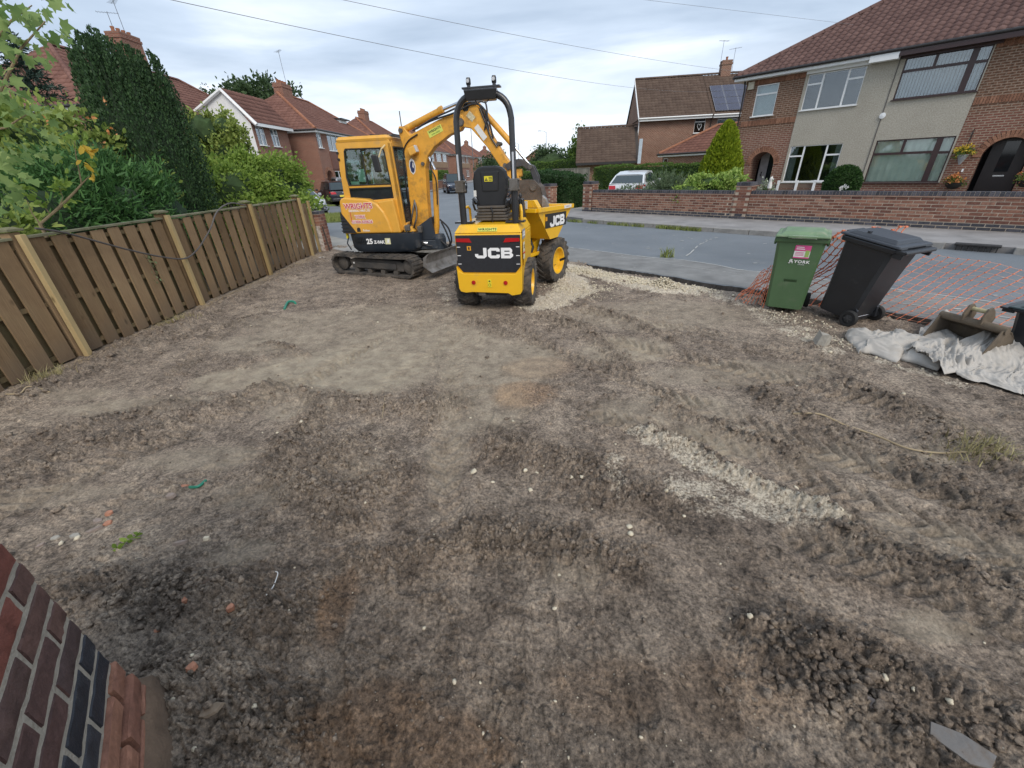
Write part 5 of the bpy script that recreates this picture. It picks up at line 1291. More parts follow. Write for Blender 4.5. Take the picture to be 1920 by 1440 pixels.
    for x in (x0 + .85, x1 - .88):
        for sg in (-1, 1):
            wh = MB().lathe([(wr * .62, -.10), (wr * .95, -.10), (wr, -.06), (wr, .06), (wr * .95, .10), (wr * .62, .10)], 22, M=Matrix.Rotation(PI / 2, 3, 'X'), T=(x, sg * (h - .11), wr)).build('wheel', TYRE, t, smooth=40)
            rm = MB()
            for k in range(5):
                a = 2 * PI * k / 5; rm.tube([(x, sg * (h - .02), wr), (x + math.cos(a) * wr * .6, sg * (h - .03), wr + math.sin(a) * wr * .6)], .035, 5)
            rm.lathe([(wr * .55, -.02), (wr * .63, 0), (wr * .55, .02)], 18, M=Matrix.Rotation(PI / 2, 3, 'X'), T=(x, sg * (h - .02), wr)); rm.build('rim', RIM, wh, smooth=40)
            MB().lathe([(0, -.005), (wr + .05, -.005), (wr + .05, .0)], 20, M=Matrix.Rotation(PI / 2, 3, 'X'), T=(x, sg * (h - .012 + .018), wr + .01)).build('wheel_arch', BLKP, t)
    # the arch disc sits just inside the body flank; tyre stands proud of it
    for o in t.children:
        if o.name.startswith('wheel_arch'): pass
    for sg in (-1, 1):
        MB().hexa([(x0 - .012, sg * h * .50, .72), (x0 - .012, sg * h * .86, .72), (x0 + .16, sg * h * .945, .72), (x0 + .1, sg * h * .50, .72)], [(x0 + .03, sg * h * .55, .86), (x0 + .03, sg * h * .88, .86), (x0 + .2, sg * h * .95, .88), (x0 + .1, sg * h * .55, .86)]).build('tail_lamp', REDL, t)
        MB().hexa([(x1 - .10, sg * h * .50, .58), (x1 - .12, sg * h * .84, .58), (x1 - .34, sg * h * .93, .60), (x1 - .3, sg * h * .50, .58)], [(x1 - .11, sg * h * .52, .70), (x1 - .16, sg * h * .84, .72), (x1 - .42, sg * h * .94, .76), (x1 - .3, sg * h * .5, .7)]).build('headlamp', CLEARL, t)
        MB().box((x1 - 1.35, sg * (h + .07), .98), (.14, .16, .13)).build('door_mirror', body, t, bevel=.03)
    MB().box((x0 - .015, 0, .60), (.02, .52, .115)).build('number_plate', mm('plate_%d' % int(rear_plate[2] * 100), rear_plate, .4), t)
    MB().box((x1 + .012, 0, .46), (.02, .52, .115)).build('number_plate', mm('plate_white', (.75, .75, .75), .4), t)
    MB().box((x0 + .0, 0, .36), (.10, Wd * .86, .16)).build('rear_bumper', BLKP, t, bevel=.02); MB().box((x0 - .055, 0, .44), (.02, Wd * .80, .022)).build('chrome_strip', RIM, t)
    MB().box((x1 - .03, 0, .40), (.10, Wd * .62, .16)).box((x1 - .10, 0, .62), (.12, Wd * .5, .12)).build('grille', BLKP, t, bevel=.02)
    MB().lathe([(0, 0), (.055, 0), (.055, .012), (0, .012)], 14, M=Matrix.Rotation(-PI / 2, 3, 'Y'), T=(x0 + .02, 0, .80)).build('badge', RIM, t)
    return t
DKP = paint('dark_blue_black_paint', (0.012, 0.014, 0.022)); SILV = paint('silver_paint', (0.36, 0.38, 0.41)); WHT = paint('white_paint', (0.66, 0.68, 0.71)); NAVY = paint('navy_paint', (0.02, 0.028, 0.05)); REDP = paint('red_paint', (0.25, .03, .03))
car('parked_car', 'black estate car with yellow rear plate, parked beyond the verge left of the excavator', 'car', (-12.3, 32.6, .0), D2R(124), DKP, 4.7, 1.82, 1.5, 'estate')
car('parked_car', 'silver estate parked directly behind the black estate, only its roof and windows showing', 'car', (-13.2, 36.6, .0), D2R(124), SILV, 4.6, 1.84, 1.72, 'suv')
car('parked_car', 'silver car with alloy wheel showing just past the end of the timber fence', 'car', (-10.9, 23.5, .0), D2R(-49), SILV, 4.2, 1.76, 1.40, 'hatch')
car('parked_car', 'dark blue car facing us on the side road, left of the seat', 'car', (-4.75, 43.3, .0), D2R(-76), NAVY, 4.5, 1.84, 1.62, 'suv')
car('parked_car', 'white small hatchback parked behind the long brick wall, beside the hedge', 'car', tuple(sd(11.45, 18.0, .10)), D2R(60), WHT, 3.7, 1.64, 1.38, 'hatch', rear_plate=(.3, .27, .12))
car('parked_car', 'silver white car seen side on through the excavator arm, parked in a drive', 'car', (-11.4, 56, .1), D2R(0), WHT, 4.3, 1.76, 1.45, 'hatch')
car('parked_car', 'red car behind the white one, glimpsed past the excavator boom', 'car', (-13.0, 60, .1), D2R(10), REDP, 4.0, 1.7, 1.45, 'hatch')
car('parked_car', 'dark car parked on the side road behind the dark blue car', 'car', (-5.6, 56, .0), D2R(-80), DKP, 4.5, 1.8, 1.55, 'suv')
# ================================================================== LETTERING
def text(s, size, mat, parent, loc, rot, ext=0.002, off=0.0, shear=0.0, sx=1.0, align='CENTER', name='lettering', space=1.0):
    cu = bpy.data.curves.new('lettering', 'FONT'); cu.body = s; cu.size = size; cu.extrude = ext; cu.offset = off; cu.shear = shear
    cu.align_x = align; cu.align_y = 'CENTER'; cu.resolution_u = 3; cu.space_character = space
    o = bpy.data.objects.new('tmp', cu); me = bpy.data.meshes.new_from_object(o)
    bpy.data.objects.remove(o); bpy.data.curves.remove(cu)
    for v in me.vertices: v.co.x *= sx
    me.materials.clear(); me.materials.append(mat)
    ob = bpy.data.objects.new(name, me); COL.objects.link(ob); ob.parent = parent; ob.location = loc; ob.rotation_euler = rot
    return ob
RX = (PI / 2, 0, 0)                     # upright, read from -y
def block_letters(word, H_, mat, parent, loc, rot, t=0.004, name='lettering', sx=1.0):
    """chunky letters J C B from strokes; origin at centre"""
    W_ = H_ * 0.95; k = H_ * .27; c = H_ * .20; mb = MB(); gap = H_ * .10; n = len(word); tot = n * W_ + (n - 1) * gap; x = -tot / 2
    def P(pts): mb.prism([(x + a * sx, b - H_ / 2) for a, b in pts], -t, 0, axis='z')
    for ch_ in word:
        w2 = W_
        if ch_ == 'J':
            P([(w2 - k, c), (w2, c), (w2, H_), (w2 - k, H_)]); P([(c, 0), (w2 - c, 0), (w2, c), (w2 - k, c + .001), (w2 - k - .02 * H_, k), (k, k), (0, c)]); P([(0, c), (k, k * .9), (k, H_ * .42), (0, H_ * .42)])
        if ch_ == 'C':
            P([(0, c), (k, k), (k, H_ - k), (0, H_ - c)]); P([(c, 0), (w2 - c * .6, 0), (w2, c * .6), (w2, k), (k, k), (0, c)]); P([(0, H_ - c), (k, H_ - k), (w2, H_ - k), (w2, H_ - c * .6), (w2 - c * .6, H_), (c, H_)])
            P([(w2 - k, k), (w2, k), (w2, H_ * .36), (w2 - k, H_ * .36)]); P([(w2 - k, H_ * .64), (w2, H_ * .64), (w2, H_ - k), (w2 - k, H_ - k)])
        if ch_ == 'B':
            P([(0, 0), (k, 0), (k, H_), (0, H_)]); P([(k, 0), (w2 - c, 0), (w2, c), (w2 - k, k), (k, k)]); P([(k, H_ - k), (w2 - k, H_ - k), (w2 - c * .3, H_ - c), (w2 - c, H_), (k, H_)])
            P([(k, H_ * .40), (w2 - k, H_ * .40), (w2 - c * .6, H_ * .5), (w2 - k, H_ * .62), (k, H_ * .62)]); P([(w2 - k, k), (w2, c), (w2, H_ * .40), (w2 - c * .6, H_ * .5), (w2 - k, H_ * .40)]); P([(w2 - k, H_ * .62), (w2 - c * .6, H_ * .5), (w2 - c * .3, H_ * .62), (w2 - c * .3, H_ - c), (w2 - k, H_ - k)])
        x += (W_ + gap) * sx
    for i, v in enumerate(mb.v): pass
    o = mb.build(name, mat, parent); o.location = loc; o.rotation_euler = rot
    return o

YEL = mm('dumper_yellow', (0.80, 0.45, 0.012), 0.38, var=.06, vs=2, coat=.25, dirt=.20, ds=4, dcol=(.30, .21, .10))
YEL2 = mm('excavator_yellow', (0.72, 0.37, 0.05), 0.42, var=.10, vs=3, coat=.15, dirt=.27, ds=3.5, dcol=(.30, .22, .13))
BOOMY = mm('worn_boom_yellow', (0.70, 0.34, 0.035), 0.45, var=.14, vs=5, dirt=.42, ds=6, dcol=(.13, .085, .05))
BLK = mm('satin_black', (0.018, 0.018, 0.02), 0.35, var=.15, dirt=.1)
BLKM = mm('black_steel', (0.022, 0.022, 0.025), 0.30, var=.1, coat=.3)
NAVYM = mm('navy_casting', (0.022, 0.030, 0.042), 0.5, var=.15, dirt=.25, ds=5, dcol=(.12, .11, .10))
RUBBER = mm('muddy_rubber', (0.035, 0.034, 0.034), 0.85, var=.25, vs=8, dirt=.75, ds=7, dcol=(.155, .13, .105), bmp=.3)
STEELD = mm('dirty_steel', (0.13, 0.12, 0.11), 0.55, metal=.35, var=.3, vs=7, dirt=.6, ds=6, dcol=(.12, .10, .08), bmp=.3)
CHROME = mm('ram_chrome', (0.62, 0.63, 0.65), 0.18, metal=1.0, var=.05)
WHITEP = mm('white_print', (0.80, 0.80, 0.80), .5, var=.03)
REDP_ = mm('red_print', (0.55, 0.03, 0.04), .5, var=.05); REFL = mm('red_reflector', (0.40, 0.01, 0.012), .2)
STICKY = mm('yellow_sticker', (0.72, 0.62, 0.03), .5, var=.05); STICKL = mm('lime_sticker', (0.62, 0.66, 0.12), .5, var=.05); INK = mm('black_ink', (0.02, 0.02, 0.02), .6)
PADW = mm('white_label', (0.70, 0.70, 0.68), .5, var=.08, vs=20)
VINYL = mm('seat_vinyl', (0.016, 0.016, 0.018), 0.35, var=.15, dirt=.12)

def lug_wheel(name, parent, loc, R=.33, W_=.24, rim=.19, rimmat=YEL, side=1):
    """agricultural tyre with chevron lugs; axle along local x; side=+1 shows its dish to +x"""
    M_w = Matrix.Rotation(PI / 2, 3, 'Y'); h = W_ / 2
    ty = MB().lathe([(rim, -h * .80), (rim + .03, -h * .95), (R * .86, -h), (R * .95, -h * .86), (R * .965, 0), (R * .95, h * .86), (R * .86, h), (rim + .03, h * .95), (rim, h * .80)], 36, M=M_w).build(name, RUBBER, parent, smooth=50)
    ty.location = loc
    lg = MB(); n = 19
    for s_ in (-1, 1):
        for k in range(n):
            a = 2 * PI * (k + (0.5 if s_ > 0 else 0)) / n
            # lug from the centre line out to the shoulder, sweeping backwards
            P = []
            for (f, da) in ((0.04, 0.0), (0.5, .10), (0.98, .27), (1.03, .29)):
                P.append((s_ * f * h, a + da))
            wd_ = .105
            for (xa, aa), (xb, ab) in zip(P[:-1], P[1:]):
                ro = R if abs(xb) < h * .9 + .001 else R * .99
                def pt(x, an, r): return (x, r * math.sin(an), r * math.cos(an))
                ri = R * .93
                last = abs(xb) > h
                rb_o, rb_i = (R * .985, R * .86) if last or abs(xb) > h * .9 else (R, ri)
                b_ = [pt(xa, aa - wd_ / 2, ri), pt(xa, aa + wd_ / 2, ri), pt(xb, ab + wd_ / 2, rb_i), pt(xb, ab - wd_ / 2, rb_i)]
                t_ = [pt(xa, aa - wd_ * .38, R), pt(xa, aa + wd_ * .38, R), pt(xb, ab + wd_ * .38, rb_o), pt(xb, ab - wd_ * .38, rb_o)]
                lg.hexa(b_, t_)
    lg.build('tread_lugs', RUBBER, ty, kind='stuff')
    s_ = side
    rm = MB().lathe([(rim + .012, -h * .78), (rim + .014, -h * .86), (rim - .01, -h * .84), (rim - .03, -h * .35), (rim - .05, -h * .2), (rim * .45, -h * .2), (rim * .40, -h * .35), (.0, -h * .35)], 30, M=M_w).lathe([(rim + .012, h * .78), (rim + .014, h * .86), (rim - .01, h * .84), (rim - .03, h * .3), (rim * .55, h * .10), (rim * .42, h * .12), (rim * .36, h * .34), (0, h * .34)], 30, M=M_w).build('rim', rimmat, ty, smooth=45)
    bl = MB()
    for k in range(5):
        a = 2 * PI * k / 5; bl.cyl((h * .10 * s_, rim * .48 * math.sin(a), rim * .48 * math.cos(a)), (h * .22 * s_, rim * .48 * math.sin(a), rim * .48 * math.cos(a)), .013, 6)
    bl.build('wheel_nuts', STEELD, ty)
    return ty

# ================================================================== SITE DUMPER
dp = thing('site_dumper', 'small yellow articulated site dumper with black roll hoop, seen from behind', 'dumper', (-.23, 5.31, 0.0), D2R(-12))
# rear body shell: outer profile with a recessed black panel
hw = .435
shell = MB()
shell.hexa([(-hw + .02, .0, .40), (hw - .02, .0, .40), (hw - .0, .75, .42), (-hw, .75, .42)], [(-hw, .0, 1.02), (hw, .0, 1.02), (hw, .75, 1.02), (-hw, .75, 1.02)])
shell.build('engine_cover', YEL, dp, bevel=.018)
MB().hexa([(-hw, -.001, 1.022), (hw, -.001, 1.022), (hw, .75, 1.022), (-hw, .75, 1.022)], [(-hw + .06, .07, 1.115), (hw - .06, .07, 1.115), (hw - .06, .72, 1.13), (-hw + .06, .72, 1.13)]).build('top_deck', YEL, dp, bevel=.012)
# lower bumper / counterweight with a shaped lower edge
lp = [(-hw + .012, .60), (-hw + .03, .56), (-hw + .095, .525), (hw - .095, .525), (hw - .03, .56), (hw - .012, .60), (hw + .0, .62), (hw - .01, .30), (hw - .03, .265), (hw - .14, .245), (hw - .19, .275), (-hw + .19, .285), (-hw + .10, .275), (-hw + .03, .29), (-hw + .01, .33), (-hw, .62)]
MB().prism(lp, -.030, .30, axis='y').build('rear_bumper', YEL, dp, bevel=.008)
pp = [(-hw + .018, 1.0), (hw - .018, 1.0), (hw - .02, .62), (hw - .085, .542), (-hw + .085, .542), (-hw + .02, .62)]
blackp = MB().prism(pp, -.016, .02, axis='y').build('rear_panel', mm('dark_grille_panel', (0.020, 0.021, 0.026), .35, var=.2, vs=30, bmp=.15, bs=200), dp, bevel=.006)
for s_ in (-1, 1):
    MB().prism([(s_ * .41, .965), (s_ * .235, .965), (s_ * .205, .915), (s_ * .41, .925)][::s_], -.026, -.016, axis='y').build('tail_reflector', REFL, dp)
    MB().lathe([(0, 0), (.026, 0), (.028, .012), (0, .014)], 18, M=Matrix.Rotation(PI / 2, 3, 'X'), T=(s_ * .215, -.030, .415)).build('round_reflector', REFL, dp, smooth=40)
    vm = MB()
    for k in range(3): vm.box((s_ * .385, -.018, .86 - k * .105), (.045, .006, .007))
    vm.build('vent_marks', WHITEP, blackp)
block_letters('JCB', .128, WHITEP, dp, (.022, -.0165, .785), RX, .005, sx=1.27)
MB().box((-.246, -.020, .845), (.052, .006, .052)).build('emblem', mm('orange_print', (.70, .33, .02), .5), dp); MB().box((-.246, -.024, .845), (.020, .004, .030)).build('emblem_mark', INK, dp)
tx = MB().box((0, 0, 0), (.25, .05, .004)).build('sticker', STICKL, dp); tx.location = (.0, .020, 1.062); tx.rotation_euler = (D2R(53), 0, 0)
text('WRIGHTS', .042, INK, dp, (.0, .0165, 1.064), (D2R(53), 0, 0), .001, .0008, sx=1.15, space=1.15)
st = MB().box((0, -.034, .405), (.05, .004, .10)).build('warning_sticker', STICKY, dp)
tri = MB().prism([(-.016, .425), (.016, .425), (0, .449)], -.0375, -.0362, axis='y').build('warning_triangle', INK, st); MB().lathe([(.014, 0), (.018, 0), (.018, .001), (.014, .001)], 14, M=Matrix.Rotation(PI / 2, 3, 'X'), T=(0, -.0365, .385)).build('warning_ring', INK, st)
# side panel details, right
MB().box((hw + .003, .36, .80), (.006, .52, .36)).build('side_panel', YEL, dp, bevel=.004)
sd_ = MB().box((hw + .009, .10, 1.0), (.005, .17, .11)).build('side_label', mm('label_grey', (.30, .31, .32), .5), dp); block_letters('JCB', .055, WHITEP, dp, (hw + .012, .10, 1.0), (PI / 2, 0, PI / 2), .003)
sl2 = MB().box((hw + .009, .10, .80), (.004, .10, .20)).build('side_label', mm('label_pale', (.66, .60, .42), .5, var=.2, vs=40), dp); text('1T', .06, INK, dp, (hw + .0125, .10, .84), (PI / 2, 0, PI / 2), .001, .001)
text('WRIGHTS', .028, REDP_, dp, (hw + .0125, .10, .77), (PI / 2, 0, PI / 2), .001, .0005)
# chassis under
ch_ = MB().box((0, .45, .34), (.42, .85, .22)).build('rear_chassis', BLK, dp, bevel=.01)
MB().cyl((-.40, .40, .33), (.40, .40, .33), .05, 10).build('rear_axle', STEELD, dp)
MB().box((-.12, .05, .26), (.10, .12, .06)).build('towing_pin', STEELD, dp, bevel=.01)
for s_ in (-1, 1): lug_wheel('rear_wheel', dp, (s_ * .40, .40, .325), .33, .245, .17, YEL, s_)
# roll hoop
rop = MB(); px_ = .335; r_ = .035
low = []
hoop = [(-px_, .15, 1.10), (-px_, .15, 1.55), (-px_ + .012, .15, 2.22)]
for k in range(1, 9):
    a = PI / 2 * k / 8; hoop.append((-px_ + .02 + .22 * (1 - math.cos(a)), .15, 2.24 + .22 * math.sin(a)))
hoop += [(-x_, y_, z_) for (x_, y_, z_) in hoop[::-1]]
rop.tube(hoop, r_, 14); ropo = rop.build('roll_hoop', BLKM, dp, smooth=50)
for s_ in (-1, 1):
    MB().tube([(s_ * px_, .15, 1.08), (s_ * px_, .15, 1.54)], .041, 14).build('hoop_socket', BLKM, ropo, smooth=50)
    hb = MB(); hb.box((s_ * px_, .13, 1.55), (.10, .12, .13)); hb.cyl((s_ * px_ - .07, .13, 1.50), (s_ * px_ + .07, .13, 1.50), .018, 8); hb.cyl((s_ * px_ - .07, .13, 1.60), (s_ * px_ + .07, .13, 1.60), .018, 8); hb.build('hinge_bracket', STEELD, ropo, bevel=.012)
    MB().box((s_ * px_, .112, 1.74), (.022, .012, .30)).build('reflective_strip', mm('silver_strip', (.55, .56, .60), .3, metal=.4), ropo)
    MB().box((s_ * .33, .19, 1.135), (.24, .13, .022)).build('foot_plate', BLKM, dp, bevel=.004)
MB().hexa([(-.17, .08, 2.40), (.17, .08, 2.40), (.15, .23, 2.40), (-.15, .23, 2.40)], [(-.19, .06, 2.50), (.19, .06, 2.50), (.17, .25, 2.50), (-.17, .25, 2.50)]).build('beacon_plate', BLKM, ropo, bevel=.012)
MB().box((0, .15, 2.52), (.43, .10, .018)).build('beacon_bar', BLKM, ropo, bevel=.004)
for s_ in (-1, 1):
    lm = MB().tube([(s_ * .145, .15, 2.52), (s_ * .145, .15, 2.56)], .02, 8).lathe([(.022, 0), (.027, .01), (.027, .05), (.02, .068), (0, .07)], 14, T=(s_ * .145, .15, 2.55)).build('work_lamp', BLKM, ropo, smooth=40)
    MB().lathe([(0, 0), (.018, 0), (.018, .008), (0, .01)], 14, M=Matrix.Rotation(PI / 2, 3, 'X'), T=(s_ * .145, .122, 2.585)).build('lamp_glass', mm('lamp_glass', (.55, .56, .58), .1), lm)
MB().tube([(-.08, .13, 2.41), (-.05, .10, 2.375), (0, .10, 2.385), (.05, .10, 2.37), (.09, .13, 2.41)], .006, 6).build('loose_wire', BLK, ropo)
# seat
bp = []
for (z, w_) in ((1.30, .165), (1.36, .175), (1.42, .20), (1.50, .222), (1.62, .222), (1.70, .20), (1.745, .15), (1.76, .08)): bp.append((w_, z))
poly = [(x_, z_) for x_, z_ in bp] + [(-x_, z_) for x_, z_ in bp[::-1]]
seat = MB().prism(poly, .30, .39, axis='y').build('backrest', VINYL, dp, bevel=.022, seg=3)
MB().prism([(-.10, 1.48), (.10, 1.48), (.115, 1.70), (-.115, 1.70)], .287, .302, axis='y').build('backrest_shell', VINYL, seat, bevel=.01)
sk = MB().box((-.015, .284, 1.62), (.105, .004, .06)).build('warning_sticker', STICKY, seat); MB().prism([(-.062, 1.598), (-.022, 1.598), (-.042, 1.638)], .2805, .282, axis='y').build('warning_triangle', INK, seat); text('!', .03, STICKY, seat, (-.042, .2800, 1.613), RX, .0006, .001)
mb = MB()
for k in range(3): mb.box((.012, .281, 1.604 + k * .016), (.045, .002, .007))
mb.build('warning_lines', INK, seat)
MB().box((-.202, .298, 1.46), (.035, .012, .07)).build('side_tag', PADW, seat)
MB().box((0, .56, 1.33), (.42, .46, .10)).build('seat_cushion', VINYL, dp, bevel=.03, seg=3)
gr = mm('seat_bellows', (.09, .08, .07), .85, var=.3, dirt=.5)
sb = MB()
for k, (w_, z) in enumerate(((.36, 1.30), (.40, 1.262), (.38, 1.225), (.44, 1.19), (.42, 1.155))): sb.box((0, .44, z), (w_, .36, .030))
sb.build('seat_suspension', gr, dp, bevel=.009)
MB().tube([(.0, .26, 1.30), (.03, .24, 1.24), (.015, .245, 1.17), (.02, .25, 1.12)], .008, 6).build('cable', BLK, dp)
for s_ in (-1, 1): MB().tube([(s_ * .235, .42, 1.33), (s_ * .25, .36, 1.38), (s_ * .245, .33, 1.33), (s_ * .24, .38, 1.26)], .014, 6).build('belt_buckle', BLK, dp)
# steering, console and levers ahead of the seat
MB().hexa([(-.10, .95, .80), (.10, .95, .80), (.10, 1.10, .80), (-.10, 1.10, .80)], [(-.07, .86, 1.42), (.07, .86, 1.42), (.07, .94, 1.42), (-.07, .94, 1.42)]).build('steering_console', BLK, dp, bevel=.012)
whl = [(.17 * math.cos(a), .86 + .05 * math.sin(a), 1.50 + .16 * math.sin(a)) for a in np.linspace(0, 2 * PI, 25)]
MB().tube(whl, .014, 8, False).tube([(-.17, .86, 1.50), (.17, .86, 1.50)], .012, 6).build('steering_wheel', BLK, dp, smooth=50)
for k, (x, y) in enumerate(((.27, .55), (.31, .60), (.30, .50))):
    lv = MB().tube([(x, y, 1.1), (x + .01, y + .02, 1.42 - .03 * k)], .009, 6).lathe([(0, -.03), (.02, -.02), (.024, .01), (.012, .03), (0, .032)], 10, T=(x + .01, y + .02, 1.43 - .03 * k)).build('lever', BLK, dp, smooth=40)
MB().hexa([(.20, .72, 1.08), (.36, .72, 1.08), (.36, .86, 1.08), (.20, .86, 1.08)], [(.22, .74, 1.36), (.34, .74, 1.36), (.34, .84, 1.36), (.22, .84, 1.36)]).build('lever_console', BLK, dp, bevel=.015)
# grab handles
for s_ in (-1, 1):
    MB().tube([(s_ * .385, .33, 1.08), (s_ * .385, .33, 1.24), (s_ * .375, .35, 1.285), (s_ * .355, .44, 1.30), (s_ * .345, .49, 1.27), (s_ * .345, .50, 1.08)], .017, 10).build('grab_handle', YEL, dp, smooth=50)
# front half, steered to the right
FA = D2R(-21); fo = Vector((.44, 7.07, 0)) - Vector((-.23, 5.31, 0)); fo = Matrix.Rotation(D2R(12), 3, 'Z') @ fo
def fp(o): o.location = fo + Matrix.Rotation(FA, 3, 'Z') @ Vector(o.location); o.rotation_euler = (o.rotation_euler[0], o.rotation_euler[1], o.rotation_euler[2] + FA); return o
fp(MB().box((0, -.05, .42), (.34, 1.15, .20)).box((0, -.75, .50), (.26, .3, .30)).build('front_chassis', BLK, dp, bevel=.01))
fp(MB().hexa([(-.22, -.62, .42), (.22, -.62, .42), (.22, -.30, .42), (-.22, -.30, .42)], [(-.22, -.62, .55), (.22, -.62, .55), (.22, -.05, .80), (-.22, -.05, .80)]).box((.27, -.38, .52), (.06, .5, .05)).box((-.27, -.38, .52), (.06, .5, .05)).build('skip_frame', YEL, dp, bevel=.008))
fp(MB().cyl((-.38, 0, .36), (.38, 0, .36), .055, 10).build('front_axle', STEELD, dp))
for s_ in (-1, 1):
    wl_ = lug_wheel('front_wheel', dp, (s_ * .385, 0, .362), .365, .26, .20, YEL, s_); fp(wl_)
# skip: side polygons and the walls between them, with real thickness
hwS = .50
sidep = [(-.73, 1.17), (-.33, .74), (-.06, .74), (.44, 1.14)]
sk = MB(); t_ = .010
for s_ in (-1, 1):
    sk.prism(sidep, s_ * hwS, s_ * (hwS - t_), axis='x')
def wall_strip(p, q, wd=hwS - .002):
    (y0, z0), (y1, z1) = p, q; n = Vector((0, z1 - z0, -(y1 - y0))).normalized() * .01
    a = [(-wd, y0, z0), (wd, y0, z0), (wd, y1, z1), (-wd, y1, z1)]; b = [tuple(Vector(v_) - n) for v_ in a]; sk.hexa(a, b)
for p, q in zip(sidep[:-1], sidep[1:]): wall_strip(p, q)
sko = fp(sk.build('skip', YEL, dp))
rimm = MB()
for s_ in (-1, 1):
    rimm.hexa([(s_ * (hwS - .005), -.74, 1.155), (s_ * (hwS + .035), -.74, 1.155), (s_ * (hwS + .035), .46, 1.125), (s_ * (hwS - .005), .46, 1.125)], [(s_ * (hwS - .005), -.74, 1.215), (s_ * (hwS + .03), -.74, 1.215), (s_ * (hwS + .03), .47, 1.185), (s_ * (hwS - .005), .47, 1.185)])
rimm.hexa([(-hwS, -.78, 1.155), (hwS, -.78, 1.155), (hwS, -.735, 1.155), (-hwS, -.735, 1.155)], [(-hwS, -.775, 1.212), (hwS, -.775, 1.212), (hwS, -.735, 1.212), (-hwS, -.735, 1.212)]).hexa([(-hwS, .43, 1.12), (hwS, .43, 1.12), (hwS, .475, 1.13), (-hwS, .475, 1.13)], [(-hwS, .44, 1.18), (hwS, .44, 1.18), (hwS, .48, 1.185), (-hwS, .48, 1.185)])
r_o = rimm.build('skip_rim', YEL, sko, bevel=.006)
MB().prism([(-.44, 1.215), (.44, 1.215), (.38, 1.315), (-.38, 1.315)], -.70, -.68, axis='y').prism([(.38, 1.315), (.44, 1.215), (.50, 1.215), (.43, 1.315)], -.70, -.60, axis='y').build('spill_guard', YEL, sko, bevel=.005)
lb = MB().box((.22, -.785, 1.26), (.30, .01, .10)).build('instruction_label', PADW, sko)
mb = MB()
for k in range(7): mb.box((.10 + k * .038, -.7915, 1.28), (.022, .002, .018)); 
for k in range(4): mb.box((.20 + k * .036, -.7915, 1.238), (.024, .002, .02))
mb.box((.082, -.7915, 1.26), (.004, .002, .09)).build('label_print', mm('blue_grey_print', (.20, .24, .32), .6), sko)
MB().box((hwS + .005, -.16, 1.0), (.006, .72, .20)).build('side_plate', INK, sko, bevel=.002).rotation_euler = (D2R(-1.5), 0, 0)
block_letters('JCB', .150, WHITEP, sko, (hwS + .0115, -.12, .99), (PI / 2, 0, PI / 2), .003, sx=1.10)
MB().box((hwS + .0105, -.47, 1.045), (.005, .055, .055)).build('emblem', mm('orange_print', (.70, .33, .02), .5), sko)
MB().box((hwS + .036, .22, 1.165), (.004, .26, .045)).build('rim_label', PADW, sko); text('WARNING', .026, mm('grey_print', (.35, .25, .22), .6), sko, (hwS + .0385, .22, 1.165), (PI / 2, 0, PI / 2), .0005)
MB().tube([(.20, -.45, .45), (.24, -.40, .62), (.16, -.35, .74)], .02, 8).tube([(-.1, -.6, .55), (0, -.62, .66), (.12, -.5, .72)], .012, 6).build('tip_ram', BLK, sko, smooth=40)
fp(MB().tube([(.50, .04, .36), (.60, .05, .40)], .02, 8).build('front_lamp_stub', BLK, dp))

